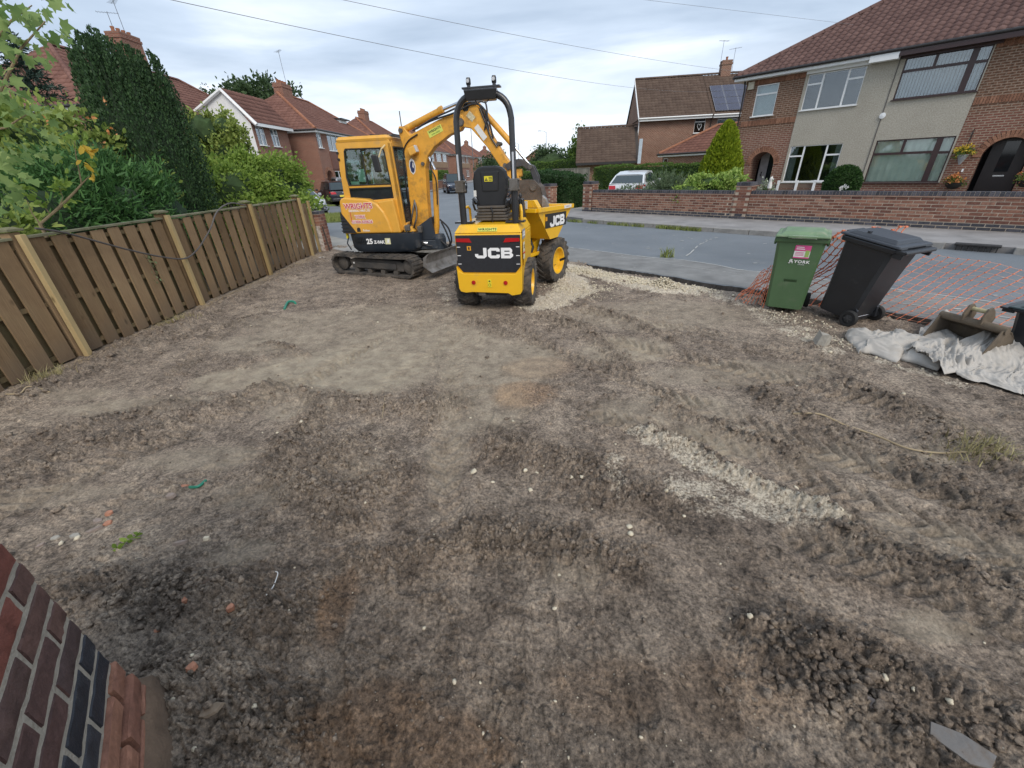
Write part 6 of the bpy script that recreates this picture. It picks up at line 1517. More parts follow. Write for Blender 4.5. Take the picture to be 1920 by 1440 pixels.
# ================================================================== MINI EXCAVATOR
ex_ = thing('mini_excavator', 'yellow tracked mini excavator with cab and arm reaching over the dumper skip', 'excavator', (-2.2, 8.47, 0.0), D2R(-10))
TA = D2R(-15)
def tp_(o): o.rotation_euler = (o.rotation_euler[0], o.rotation_euler[1], o.rotation_euler[2] + TA); return o
def track(side):
    y = side * .60; Lh = .80; R = .185; n = 0; zc_ = .205; hwT = .15
    def loop(r):
        pts = []
        for k in range(13): a = -PI / 2 + PI * k / 12; pts.append((Lh + r * math.cos(a), zc_ + r * math.sin(a)))
        for k in range(7): f = (k + 1) / 8; pts.append((Lh - 2 * Lh * f, zc_ + r - .012 * math.sin(PI * f)))
        for k in range(13): a = PI / 2 + PI * k / 12; pts.append((-Lh + r * math.cos(a), zc_ + r * math.sin(a)))
        return pts
    o_, i_ = loop(R), loop(R - .035); m = len(o_); mb = MB(); vs_ = []
    for P_ in (o_, i_):
        for yy in (y - hwT, y + hwT): vs_ += [(a - .06, yy, b) for a, b in P_]
    def I(l, s, k): return (l * 2 + s) * m + k % m
    fs_ = []
    for k in range(m):
        fs_ += [(I(0, 0, k), I(0, 0, k + 1), I(0, 1, k + 1), I(0, 1, k)), (I(1, 1, k), I(1, 1, k + 1), I(1, 0, k + 1), I(1, 0, k)), (I(0, 0, k), I(1, 0, k), I(1, 0, k + 1), I(0, 0, k + 1)), (I(0, 1, k), I(0, 1, k + 1), I(1, 1, k + 1), I(1, 1, k))]
    tk = tp_(mb.add(vs_, fs_).build('track', RUBBER, ex_))
    # lugs at even pitch round the loop
    P_ = [Vector((a - .06, 0, b)) for a, b in loop(R)]; P_.append(P_[0]); L_ = [(q - p).length for p, q in zip(P_[:-1], P_[1:])]; tot = sum(L_); npad = 62; lg = MB()
    for k in range(npad):
        s_ = tot * k / npad; i = 0
        while s_ > L_[i]: s_ -= L_[i]; i += 1
        p = P_[i].lerp(P_[i + 1], s_ / L_[i]); t = (P_[i + 1] - P_[i]).normalized(); nn = Vector((t.z, 0, -t.x))
        Mx = Matrix((t, Vector((0, 1, 0)), nn)).transposed()
        yy = y + (.05 if k % 2 else -.05)
        lg.box((0, 0, 0), (.034, .20, .018), Mx, p + nn * .006 + Vector((0, yy, 0)))
        lg.box((0, 0, 0), (.026, .30, .012), Mx, p + nn * .005 + Vector((0, y, 0)))
    lg.build('track_lugs', RUBBER, tk, kind='stuff')
    fr = MB().prism([(-.60, .13), (.62, .11), (.66, .25), (.55, .30), (-.55, .315), (-.66, .28)], y - side * .0 - .06, y + .06, axis='y').box((0, y + side * .075, .20), (.95, .035, .11))
    fr.build('track_frame', mm('track_frame_dark', (.05, .048, .047), .7, var=.3, dirt=.6, dcol=(.12, .105, .09)), tk, bevel=.01)
    for (x, r) in ((-.86, .125), (.74, .135)):
        MB().lathe([(0, -.07), (r * .5, -.07), (r, -.04), (r, .04), (r * .5, .07), (0, .07)], 22, M=Matrix.Rotation(PI / 2, 3, 'X'), T=(x, y, zc_)).lathe([(0, -.11), (r * .75, -.11), (r * .8, -.07), (0, -.07)], 18, M=Matrix.Rotation(PI / 2, 3, 'X'), T=(x, y + (.0 if side < 0 else .0) , zc_)).build('sprocket' if x < 0 else 'idler', STEELD, tk, smooth=45)
    for x in (-.5, -.18, .14, .44): MB().cyl((x, y - .08, .085), (x, y + .08, .085), .05, 14).build('roller', STEELD, tk)
    MB().box((-.52, y - .097 if side < 0 else y + .097, .235), (.035, .004, .03)).build('white_tag', PADW, tk)
for s_ in (-1, 1): track(s_)
tp_(MB().box((-.05, 0, .30), (1.0, .95, .16)).lathe([(.0, .36), (.34, .36), (.34, .46), (.0, .46)], 28).build('undercarriage', BLK, ex_, bevel=.01))
# dozer blade, raised
bl = MB(); bw = .74; prof = [(1.30, .15), (1.215, .20), (1.185, .30), (1.20, .40), (1.26, .47)]
for (a, b) in zip(prof[:-1], prof[1:]): bl.hexa([(a[0], -bw, a[1]), (a[0], bw, a[1]), (a[0] + .016, bw, a[1]), (a[0] + .016, -bw, a[1])], [(b[0], -bw, b[1]), (b[0], bw, b[1]), (b[0] + .016, bw, b[1]), (b[0] + .016, -bw, b[1])])
for s_ in (-1, 1): bl.prism([(a, b) for a, b in prof] + [(1.15, .40), (1.13, .25)], s_ * bw, s_ * (bw - .014), axis='y')
blo = tp_(bl.build('dozer_blade', mm('worn_blade_steel', (.26, .25, .24), .5, metal=.5, var=.35, vs=7, dirt=.3, dcol=(.16, .14, .11), bmp=.2), ex_))
for s_ in (-1, 1): MB().hexa([(.30, s_ * .30 - .04, .18), (1.2, s_ * .42 - .04, .22), (1.2, s_ * .42 + .04, .22), (.30, s_ * .30 + .04, .18)], [(.30, s_ * .30 - .04, .30), (1.2, s_ * .42 - .04, .32), (1.2, s_ * .42 + .04, .32), (.30, s_ * .30 + .04, .30)]).build('blade_arm', BLK, blo, bevel=.01)
MB().tube([(.5, 0, .34), (1.0, 0, .36)], .045, 10).tube([(1.0, 0, .36), (1.2, 0, .36)], .022, 8).build('blade_ram', STEELD, blo, smooth=40)
MB().box((.88, -.05, .415), (.62, .50, .02)).build('blade_step', mm('dusty_plate', (.22, .21, .19), .8, var=.3, vs=9, bmp=.3), blo)
# slewing body skirt
def rrect(x0, x1, y0, y1, rl, rr, n=8):
    pts = []
    for (cx, cy, r, a0) in ((x1 - rr, y1 - rr, rr, 0), (x0 + rl, y1 - rl, rl, PI / 2), (x0 + rl, y0 + rl, rl, PI), (x1 - rr, y0 + rr, rr, 1.5 * PI)):
        for k in range(n + 1): a = a0 + PI / 2 * k / n; pts.append((cx + r * math.cos(a), cy + r * math.sin(a)))
    return pts
def loft(name, secs, mat, parent, smooth=40, bevel=0, **k):
    mb = MB(); n = len(secs[0][0]); vs_ = [(p[0], p[1], z) for P_, z in secs for p in P_]
    fs_ = [(i * n + j, i * n + (j + 1) % n, (i + 1) * n + (j + 1) % n, (i + 1) * n + j) for i in range(len(secs) - 1) for j in range(n)] + [tuple(range(n - 1, -1, -1)), tuple((len(secs) - 1) * n + j for j in range(n))]
    return mb.add(vs_, fs_).build(name, mat, parent, smooth=smooth, bevel=bevel)
loft('skirt', [(rrect(-.68, .62, -.52, .60, .30, .10), .43), (rrect(-.735, .70, -.57, .66, .34, .12), .50), (rrect(-.745, .72, -.585, .67, .34, .12), .76)], NAVYM, ex_)
gb = MB()
for i in range(5):
    for j in range(7): gb.box((-.55 + j * .034, -.583 + .012 * max(0, 3 - j), .60 + i * .026), (.018, .03, .010))
gb.build('skirt_grille', INK, ex_)
text('25', .125, WHITEP, ex_, (-.245, -.5875, .625), RX, .002, .005); text('Z-9AK', .075, WHITEP, ex_, (-.055, -.5875, .612), RX, .002, .003)
MB().box((.115, -.5865, .628), (.105, .006, .105)).build('badge', mm('pale_yellow_print', (.68, .66, .42), .5), ex_); MB().prism([(.10, .60), (.14, .60), (.15, .655), (.125, .665), (.11, .65)], -.5915, -.590, axis='y').build('badge_mark', WHITEP, ex_)
# right hand engine / tank cover with lettering: profile in x,z
cov = [(-.735, .765), (-.70, 1.30), (-.675, 1.355), (-.60, 1.385), (-.16, 1.345), (.02, 1.27), (.13, 1.13), (.19, .97), (.235, .765)]
MB().prism(cov, -.578, -.20, axis='y').build('side_cover', YEL2, ex_, bevel=.035, seg=4)
MB().prism([(.20, .765), (.16, .98), (.10, 1.15), (0.0, 1.29), (.32, 1.33), (.38, .765)], -.545, -.25, axis='y').build('fuel_cover', YEL2, ex_, bevel=.02)
MB().prism([(-.742, .78), (-.720, 1.16), (-.47, .78)], -.5825, -.5795, axis='y').build('louvre_panel', INK, ex_)
lo = MB()
for k in range(5): lo.rbox((-.66 + .01 * k * -1, -.583, .82 + k * .058), (.20 - .036 * k, .012, .018), rotm(.5, 0, 0))
lo.build('louvres', NAVYM, ex_)
def red_text(s, size, x, z, o=.0012, sx=1.0, m=REDP_):
    text(s, size, WHITEP, ex_, (x, -.5798, z), RX, .0012, o + .0065, sx=sx, name='lettering_outline'); text(s, size, m, ex_, (x, -.5818, z), RX, .0012, o, sx=sx)
red_text('WRIGHTS', .125, -.345, 1.232, .003, .98)
text('GENERAL HIRE LTD', .047, WHITEP, ex_, (-.335, -.5800, 1.157), RX, .001, .001, sx=1.02)
red_text('YORK', .072, -.345, 1.055); red_text('01904 620626', .070, -.32, .97)
MB().prism([(-.455, .80), (-.455, .85), (-.435, .875), (-.40, .875), (-.385, .85), (-.385, .80)], -.5812, -.5795, axis='y').build('emblem', INK, ex_); text('Robex', .052, PADW, ex_, (-.27, -.5800, .822), RX, .001, .001)
MB().box((-.52, -.5806, 1.06), (.010, .002, .17)).build('red_stripe', REDP_, ex_)
# cab frame: side plane (facing us) at y=-.44, far side at +.56
yc0, yc1 = -.44, .56
def cab_poly(): return [(-.66, .78), (-.655, 1.30), (-.63, 1.80), (-.585, 2.24), (-.56, 2.285), (.30, 2.27), (.375, 2.235), (.40, 2.15), (.42, 1.60), (.44, .80)]
def ring_frame(outer, inner, y0, y1, name, mat, parent, bevel=.006):
    n = len(outer); vs_ = []; 
    for y in (y0, y1): vs_ += [(a, y, b) for a, b in outer] + [(a, y, b) for a, b in inner]
    fs_ = []
    for k in range(n):
        k2 = (k + 1) % n
        fs_ += [(k, k2, n + k2, n + k), (2 * n + k2, 2 * n + k, 3 * n + k, 3 * n + k2), (k, 2 * n + k, 2 * n + k2, k2), (n + k, n + k2, 3 * n + k2, 3 * n + k)]
    return MB().add(vs_, fs_).build(name, mat, parent, bevel=bevel)
outer = cab_poly()
inner = [(-.50, 1.30), (-.525, 1.36), (-.535, 1.70), (-.475, 2.11), (-.45, 2.14), (.22, 2.13), (.255, 2.11), (.27, 2.05), (.295, 1.55), (.30, 1.34)]
for y in (yc0, yc1 - .04): ring_frame(outer, inner, y, y + .04, 'cab_side', YEL2, ex_)
MB().box((-.12, yc0 + .02, 1.545), (.80, .045, .038)).build('side_rail', YEL2, ex_, bevel=.004)
for y in (yc0 + .018, yc1 - .02):
    MB().prism([(-.53, 1.565), (-.535, 1.70), (-.475, 2.11), (-.45, 2.14), (.22, 2.13), (.255, 2.11), (.27, 2.05), (.295, 1.565)], y, y + .005, axis='y').build('side_glass', glass_mat('cab_glass', (.80, .90, .87), .05) if 'cab_glass' not in bpy.data.materials else bpy.data.materials['cab_glass'], ex_)
    MB().prism([(-.50, 1.30), (-.525, 1.36), (-.53, 1.525), (.295, 1.525), (.30, 1.34)], y, y + .005, axis='y').build('lower_glass', mm('dark_glass', (.02, .025, .03), .05), ex_)
CG = bpy.data.materials['cab_glass']
seal = MB(); seal.tube([(a, yc0 - .004, b) for a, b in [(-.50, 1.57), (-.525, 1.70), (-.47, 2.10), (-.445, 2.13), (.215, 2.12), (.245, 2.10), (.26, 2.04), (.285, 1.57), (-.50, 1.57)]], .011, 6).tube([(-.15, yc0 + .005, 1.57), (-.17, yc0 + .005, 2.12)], .010, 6)
seal.tube([(-.49, yc0 - .004, 1.31), (-.515, yc0 - .004, 1.37), (-.51, yc0 - .004, 1.515), (.275, yc0 - .004, 1.515), (.285, yc0 - .004, 1.35)], .008, 6).build('window_seal', INK, ex_, smooth=50)
# front and rear frames
fx = .42
fr = MB()
for y in (yc0 + .03, yc1 - .03): fr.hexa([(fx - .06, y - .03, .80), (fx + .02, y - .03, .80), (fx + .02, y + .03, .80), (fx - .06, y + .03, .80)], [(fx - .085, y - .03, 2.2), (fx - .02, y - .03, 2.2), (fx - .02, y + .03, 2.2), (fx - .085, y + .03, 2.2)])
fr.box((.355, (yc0 + yc1) / 2, 2.19), (.09, yc1 - yc0 - .1, .10)).box((.43, (yc0 + yc1) / 2, .86), (.06, yc1 - yc0 - .1, .12)).build('front_frame', YEL2, ex_, bevel=.01)
MB().hexa([(.425, yc0 + .06, .92), (.43, yc0 + .06, .92), (.43, yc1 - .06, .92), (.425, yc1 - .06, .92)], [(.385, yc0 + .06, 2.14), (.39, yc0 + .06, 2.14), (.39, yc1 - .06, 2.14), (.385, yc1 - .06, 2.14)]).build('windscreen', CG, ex_)
MB().tube([(.435, yc0 + .07, .92), (.398, yc0 + .07, 2.13), (.398, yc1 - .07, 2.13), (.435, yc1 - .07, .92)], .014, 6).tube([(.418, yc0 + .07, 1.45), (.418, yc1 - .07, 1.45)], .010, 6).build('windscreen_seal', INK, ex_)
MB().hexa([(-.66, yc0 + .04, .8), (-.62, yc0 + .04, .8), (-.62, yc1 - .04, .8), (-.66, yc1 - .04, .8)], [(-.655, yc0 + .04, 1.5), (-.61, yc0 + .04, 1.5), (-.61, yc1 - .04, 1.5), (-.655, yc1 - .04, 1.5)]).box((-.60, (yc0 + yc1) / 2, 2.19), (.08, yc1 - yc0 - .1, .10)).build('rear_frame', YEL2, ex_, bevel=.01)
MB().hexa([(-.645, yc0 + .06, 1.5), (-.64, yc0 + .06, 1.5), (-.64, yc1 - .06, 1.5), (-.645, yc1 - .06, 1.5)], [(-.60, yc0 + .06, 2.14), (-.595, yc0 + .06, 2.14), (-.595, yc1 - .06, 2.14), (-.60, yc1 - .06, 2.14)]).build('rear_glass', CG, ex_)
loft('cab_roof', [(rrect(-.60, .40, yc0 - .005, yc1 + .005, .06, .08), 2.235), (rrect(-.61, .42, yc0 - .015, yc1 + .015, .07, .09), 2.27), (rrect(-.58, .36, yc0 + .02, yc1 - .02, .07, .09), 2.315)], YEL2, ex_, smooth=40)
mb = MB().tube([(.02, yc0 + .08, 2.325), (.44, yc0 + .06, 2.29), (.44, yc1 - .06, 2.29), (.02, yc1 - .08, 2.325)], .013, 6)
for k in range(5): mb.tube([(.10 + k * .08, yc0 + .07, 2.322), (.10 + k * .08, yc1 - .07, 2.322)], .010, 5)
mb.build('roof_guard', BLK, ex_)
# things in the cab
MB().box((-.30, .1, 1.10), (.45, .45, .12)).box((-.50, .1, 1.42), (.12, .44, .62)).build('operator_seat', VINYL, ex_, bevel=.03)
MB().box((-.02, .06, .82), (1.05, .95, .06)).build('cab_floor', BLK, ex_)
MB().lathe([(.0, 0), (.13, -.01), (.145, .02), (.12, .05), (0, .06)], 18, M=rotm(0, .6, 0), T=(.16, -.16, 1.62)).build('wheel_knob', BLK, ex_, smooth=40)
for y in (-.14, .34): MB().tube([(.02, y, .9), (.06, y, 1.35), (.04, y, 1.50)], .02, 8).build('joystick', BLK, ex_)
MB().box((.27, .28, 1.25), (.10, .16, .45)).build('monitor_pillar', BLK, ex_, bevel=.02)
MB().box((-.255, yc0 + .035, 1.72), (.135, .004, .20)).build('paper_notice', mm('green_paper', (.42, .60, .50), .7, var=.05), ex_)
MB().box((-.40, yc0 + .035, 1.60), (.16, .004, .06)).build('paper_notice', mm('green_paper', (.42, .60, .50)), ex_)
MB().box((.41, .35, 2.0), (.004, .28, .09)).build('sun_label', mm('green_paper', (.42, .60, .50)), ex_)
# mirror on the front pillar
mi = MB().tube([(.30, yc0 - .02, 2.16), (.28, yc0 - .14, 2.10), (.22, yc0 - .16, 1.98)], .012, 6).build('mirror_arm', mm('cream_arm', (.62, .50, .28), .5), ex_)
MB().hexa([(.12, yc0 - .20, 1.76), (.24, yc0 - .20, 1.76), (.24, yc0 - .15, 1.76), (.12, yc0 - .15, 1.76)], [(.09, yc0 - .20, 2.02), (.21, yc0 - .20, 2.02), (.21, yc0 - .15, 2.02), (.09, yc0 - .15, 2.02)]).build('mirror', BLK, mi, bevel=.02)
# rear side exhaust/handle details
for (z) in (2.08, 1.98): MB().cyl((-.60, yc0 - .02, z), (-.60, yc0 + .0, z), .022, 10).build('bolt', INK, ex_)
MB().tube([(-.655, -.59, .70), (-.70, -.59, .60), (-.66, -.56, .48)], .012, 6).build('rear_hook', NAVYM, ex_)
MB().box((-.715, -.50, .72), (.03, .05, .09)).build('rear_marker', STICKY, ex_)
# hydraulic hose clutter ahead of the cab
def hoses(name, paths, r=.013, mat=BLK, parent=ex_):
    mb = MB()
    for P_ in paths:
        pts = [Vector(p) for p in P_]; q = []
        for i in range(len(pts) - 1):
            p0, p1, p2, p3 = pts[max(i - 1, 0)], pts[i], pts[i + 1], pts[min(i + 2, len(pts) - 1)]
            for k in range(6):
                t = k / 6; q.append(0.5 * ((2 * p1) + (p2 - p0) * t + (2 * p0 - 5 * p1 + 4 * p2 - p3) * t * t + (-p0 + 3 * p1 - 3 * p2 + p3) * t ** 3))
        q.append(pts[-1]); mb.tube(q, r, 7)
    return mb.build(name, mat, parent, smooth=50)
# swing bracket and king post
MB().hexa([(.55, -.42, .44), (.98, -.34, .44), (.98, -.06, .44), (.55, .10, .44)], [(.55, -.42, .60), (1.02, -.32, .60), (1.02, -.08, .60), (.55, .10, .60)]).lathe([(0, .36), (.11, .36), (.13, .44), (.13, .62), (.10, .70), (0, .70)], 18, T=(.98, -.21, 0)).build('swing_post', NAVYM, ex_, bevel=.01)
MB().hexa([(.60, -.33, .60), (.95, -.31, .60), (.95, -.24, .60), (.60, -.24, .60)], [(.66, -.33, .86), (.90, -.31, 1.0), (.90, -.24, 1.0), (.66, -.24, .86)]).hexa([(.60, -.17, .60), (.95, -.17, .60), (.95, -.10, .60), (.60, -.10, .60)], [(.66, -.17, .86), (.90, -.17, 1.0), (.90, -.10, 1.0), (.66, -.10, .86)]).build('boom_bracket', NAVYM, ex_, bevel=.008)
MB().tube([(.42, -.45, .55), (.62, -.40, .56), (.80, -.36, .55)], .03, 8).tube([(.40, -.42, .50), (.70, -.36, .50)], .018, 8).build('swing_ram', CHROME, ex_, smooth=40)
hoses('hydraulic_hoses', [[(.45, -.30, .80), (.55, -.40, .95), (.60, -.34, 1.15), (.62, -.26, 1.30), (.60, -.20, 1.5)], [(.48, -.25, .75), (.60, -.42, .85), (.66, -.36, 1.05), (.63, -.28, 1.25)], [(.50, -.10, .8), (.58, -.15, 1.1), (.62, -.12, 1.35)], [(1.05, -.25, .95), (1.20, -.26, .80), (1.24, -.26, .58), (1.16, -.24, .45)], [(1.05, -.18, .9), (1.14, -.2, .7), (1.18, -.2, .50), (1.05, -.2, .42)], [(.5, -.45, .9), (.62, -.46, .7), (.75, -.42, .55), (.9, -.4, .5)], [(.44, -.5, .85), (.52, -.5, .68), (.66, -.46, .62)], [(1.0, -.3, .62), (1.12, -.32, .52), (1.2, -.3, .42)]], .016)
MB().box((.50, -.47, .84), (.10, .12, .10)).box((.62, -.44, .68), (.12, .1, .08)).box((.70, -.40, .80), (.08, .10, .12)).build('valve_block', STEELD, ex_, bevel=.015)
MB().hexa([(.44, -.52, .77), (.62, -.46, .77), (.62, -.36, .77), (.44, -.36, .77)], [(.44, -.52, .90), (.56, -.48, .86), (.56, -.36, .86), (.44, -.36, .90)]).build('step_plate', YEL2, ex_, bevel=.01)
# boom, dipper and bucket live in a plane through the swing post
BA = D2R(-4); bo = Vector((.95, -.207, 0))
def bp_(o): o.location = bo.copy(); o.rotation_euler = (0, 0, BA); return o
boomp = [(-.33, .72), (-.44, .86), (-.43, 1.30), (-.40, 1.76), (-.40, 2.10), (-.46, 2.38), (-.43, 2.43), (-.36, 2.43), (-.25, 2.30), (-.02, 2.38), (.30, 2.49), (.62, 2.57), (.72, 2.52), (.74, 2.42), (.66, 2.32), (.45, 2.26), (.16, 2.10), (.03, 1.97), (-.04, 1.80), (-.08, 1.30), (-.10, .84), (-.18, .72)]
boom = bp_(MB().prism(boomp, -.085, .085, axis='y').build('boom', BOOMY, ex_, bevel=.012))
MB().prism([(a * .0 + a, b) for a, b in [(-.36, .90), (-.36, 1.9), (-.28, 2.15), (-.10, 2.26), (-.12, 1.9), (-.17, 1.3), (-.18, .90)]], -.092, -.084, axis='y').build('boom_plate', BOOMY, boom, bevel=.004)
for (x, z, r) in ((-.26, .78, .045), (-.40, 2.37, .035), (.68, 2.43, .05), (-.07, 1.86, .03)): MB().cyl((x, -.115, z), (x, .115, z), r, 14).build('pin', STEELD, boom)
sh = [(.035 * 1.3 * math.cos(a), .075 * math.sin(a) * (1.25 if math.sin(a) < 0 else 1)) for a in np.linspace(0, 2 * PI, 9)[:-1]]
em = MB().prism([(-.275 + a * 1.35, 1.84 + b * 1.5) for a, b in sh], -.0945, -.093, axis='y').build('emblem', PADW, boom); MB().prism([(-.275 + a * 1.0, 1.83 + b * 1.15) for a, b in sh], -.0965, -.095, axis='y').build('emblem_mark', mm('navy_print', (.02, .03, .10), .5), em); MB().prism([(-.272, 1.82), (-.250, 1.80), (-.245, 1.87), (-.262, 1.895)], -.098, -.097, axis='y').build('emblem_mark', PADW, em)
sk_ = MB().box((0, 0, 0), (.27, .004, .105)).build('sticker', STICKL, boom); sk_.location = (.22, -.088, 2.33); sk_.rotation_euler = (0, D2R(-20), 0)
tx = text('WRIGHTS', .052, INK, boom, (.215, -.0905, 2.35), RX, .001, .001, sx=1.0); tx.rotation_mode = 'QUATERNION'; tx.rotation_quaternion = (Matrix.Rotation(D2R(-20), 3, 'Y') @ Matrix.Rotation(PI / 2, 3, 'X')).to_quaternion()
tx = text('01904 620626', .028, mm('green_print', (.12, .22, .04), .6), boom, (.23, -.0905, 2.305), RX, .001, .0005, sx=1.0); tx.rotation_mode = 'QUATERNION'; tx.rotation_quaternion = (Matrix.Rotation(D2R(-20), 3, 'Y') @ Matrix.Rotation(PI / 2, 3, 'X')).to_quaternion()
lm = MB().rbox((-.20, -.15, 2.06), (.14, .11, .12), rotm(0, -.35, 0)).build('work_lamp', YEL2, boom, bevel=.015); MB().rbox((-.125, -.16, 2.09), (.03, .09, .11), rotm(0, -.35, 0)).build('lamp_glass', mm('lamp_glass', (.55, .56, .58)), lm, bevel=.01)
rm = MB().cyl((-.02, 0, 1.93), (-.10, 0, 1.24), .030, 14); rm.cyl((.10, 0, 1.70), (-.03, 0, .80), .048, 14)
bp_(MB().tube([(.10, 0, 1.76), (.02, 0, .86)], .050, 14).tube([(.02, -.0, .86), (-.02, 0, .70)], .055, 12).build('boom_ram', BOOMY, ex_, smooth=40))
bp_(MB().tube([(.0, 0, 1.98), (.10, 0, 1.76)], .027, 10).build('boom_ram_rod', CHROME, ex_, smooth=40))
bp_(MB().tube([(-.42, 0, 2.375), (.34, 0, 2.625)], .052, 16).tube([(.30, 0, 2.612), (.36, 0, 2.632)], .062, 16).box((-.40, 0, 2.385), (.10, .10, .10)).build('dipper_ram', BOOMY, ex_, smooth=40))
bp_(MB().tube([(.34, 0, 2.625), (.74, 0, 2.73)], .024, 12).build('dipper_ram_rod', CHROME, ex_, smooth=40))
dip = [(.57, 2.46), (.60, 2.60), (.68, 2.73), (.76, 2.765), (.84, 2.75), (.95, 2.66), (1.06, 2.50), (1.20, 2.22), (1.38, 1.95), (1.60, 1.66), (1.66, 1.54), (1.60, 1.48), (1.50, 1.52), (1.36, 1.70), (1.10, 2.06), (.84, 2.34), (.72, 2.36), (.62, 2.38)]
dipper = bp_(MB().prism(dip, -.075, .075, axis='y').build('dipper_arm', BOOMY, ex_, bevel=.012))
MB().prism([(.73, 2.60), (.76, 2.68), (.81, 2.69), (.84, 2.64), (.82, 2.58), (.76, 2.57)], -.0785, -.077, axis='y').build('dipper_recess', INK, dipper)
l_ = MB().box((0, 0, 0), (.24, .004, .085)).build('sticker', PADW, dipper); l_.location = (1.01, -.079, 2.27); l_.rotation_euler = (0, D2R(52), 0)
l_ = MB().box((0, 0, 0), (.13, .004, .09)).build('sticker', mm('worn_sticker', (.52, .46, .30), .6, var=.4, vs=30), dipper); l_.location = (.86, -.079, 2.50); l_.rotation_euler = (0, D2R(45), 0)
for (x, z, r) in ((.68, 2.43, .06), (.76, 2.72, .03), (1.56, 1.56, .04), (1.40, 1.78, .035), (1.30, 2.10, .03)): MB().cyl((x, -.10, z), (x, .10, z), r, 14).build('pin', STEELD, dipper)
bp_(MB().tube([(.92, 0, 2.70), (1.52, 0, 2.08)], .046, 14).build('bucket_ram', BOOMY, ex_, smooth=40)); bp_(MB().tube([(1.52, 0, 2.08), (1.83, 0, 1.74)], .022, 10).build('bucket_ram_rod', CHROME, ex_, smooth=40))
hz = hoses('arm_hoses', [[(-.10, -.10, 2.38), (.2, -.11, 2.50), (.55, -.11, 2.60), (.80, -.10, 2.68), (1.0, -.10, 2.66), (1.12, -.09, 2.45), (1.15, -.08, 2.25)], [(-.2, -.05, 2.36), (.15, -.10, 2.47), (.6, -.12, 2.56), (.9, -.10, 2.66), (1.08, -.09, 2.60), (1.17, -.08, 2.38), (1.22, -.08, 2.18)], [(.72, .05, 2.75), (.95, .0, 2.80), (1.1, -.05, 2.70), (1.14, -.09, 2.5), (1.08, -.09, 2.3)], [(1.02, -.09, 2.60), (1.10, -.09, 2.40), (1.18, -.09, 2.2), (1.28, -.09, 2.05)]], .014); bp_(hz)
hz = hoses('boom_hoses', [[(-.42, -.10, 1.2), (-.44, -.10, 1.6), (-.42, -.10, 2.0), (-.30, -.10, 2.20), (-.1, -.10, 2.30)], [(-.46, -.06, 1.0), (-.47, -.06, 1.5), (-.44, -.06, 1.95)], [(.10, -.06, 1.95), (.06, -.08, 1.80), (.13, -.07, 1.6), (.10, -.06, 1.2)], [(-.44, -.02, .95), (-.50, -.02, 1.3), (-.46, -.02, 1.75)]], .011); bp_(hz)
lk_ = MB()
for y in (-.085, .085):
    for P_ in ([(1.40, 1.78), (1.50, 1.84), (1.64, 1.87), (1.78, 1.82), (1.86, 1.74), (1.80, 1.69), (1.70, 1.76), (1.56, 1.74), (1.44, 1.70)], [(1.80, 1.76), (1.88, 1.76), (1.96, 1.60), (1.98, 1.46), (1.90, 1.44), (1.87, 1.58)]): lk_.prism(P_, y - .02, y + .02, axis='y')
lk_ = bp_(lk_.build('bucket_linkage', mm('dark_link', (.05, .05, .055), .5, var=.2, dirt=.3), ex_, bevel=.006))
for (x, z) in ((1.83, 1.74), (1.93, 1.48), (1.62, 1.52)): MB().cyl((x, -.13, z), (x, .13, z), .035, 14).build('pin', STEELD, lk_)
MB().box((1.62, 0, 1.66), (.12, .12, .12)).build('link_spacer', BOOMY, lk_, bevel=.02)
bk = MB(); bprof = [(1.56, 1.56), (1.90, 1.55), (2.02, 1.44), (2.06, 1.30), (2.05, 1.20), (1.92, 1.08), (1.72, 1.06), (1.56, 1.16), (1.50, 1.34)]
for y in (-.22, .205): bk.prism(bprof, y, y + .015, axis='y')
bb_ = [(1.90, 1.55), (2.02, 1.44), (2.06, 1.30), (2.05, 1.20), (1.92, 1.08), (1.72, 1.06)]
for (a, b) in zip(bb_[:-1], bb_[1:]): bk.hexa([(a[0], -.22, a[1]), (a[0], .22, a[1]), (a[0] - .012, .22, a[1] - .005), (a[0] - .012, -.22, a[1] - .005)], [(b[0], -.22, b[1]), (b[0], .22, b[1]), (b[0] - .012, .22, b[1] + .005), (b[0] - .012, -.22, b[1] + .005)])
bk.box((1.70, 0, 1.50), (.34, .12, .10)); bko = bp_(bk.build('bucket', mm('muddy_bucket', (.105, .085, .07), .7, metal=.2, var=.35, vs=7, dirt=.5, bmp=.4, dcol=(.15, .12, .095)), ex_, bevel=.005))
ec = MB()
for (x, z) in ((1.62, 1.47), (1.90, 1.44)): ec.cyl((x, -.25, z), (x, -.22, z), .05, 14)
ec.build('bucket_ear', STEELD, bko, smooth=40)
sp = MB().prism([(2.05, 1.32), (2.12, 1.26), (2.18, 1.12), (2.10, 1.06), (2.04, 1.16)], -.24, -.10, axis='y').build('cutting_edge', mm('worn_blade_steel', (.26, .25, .24)), bko, bevel=.01)
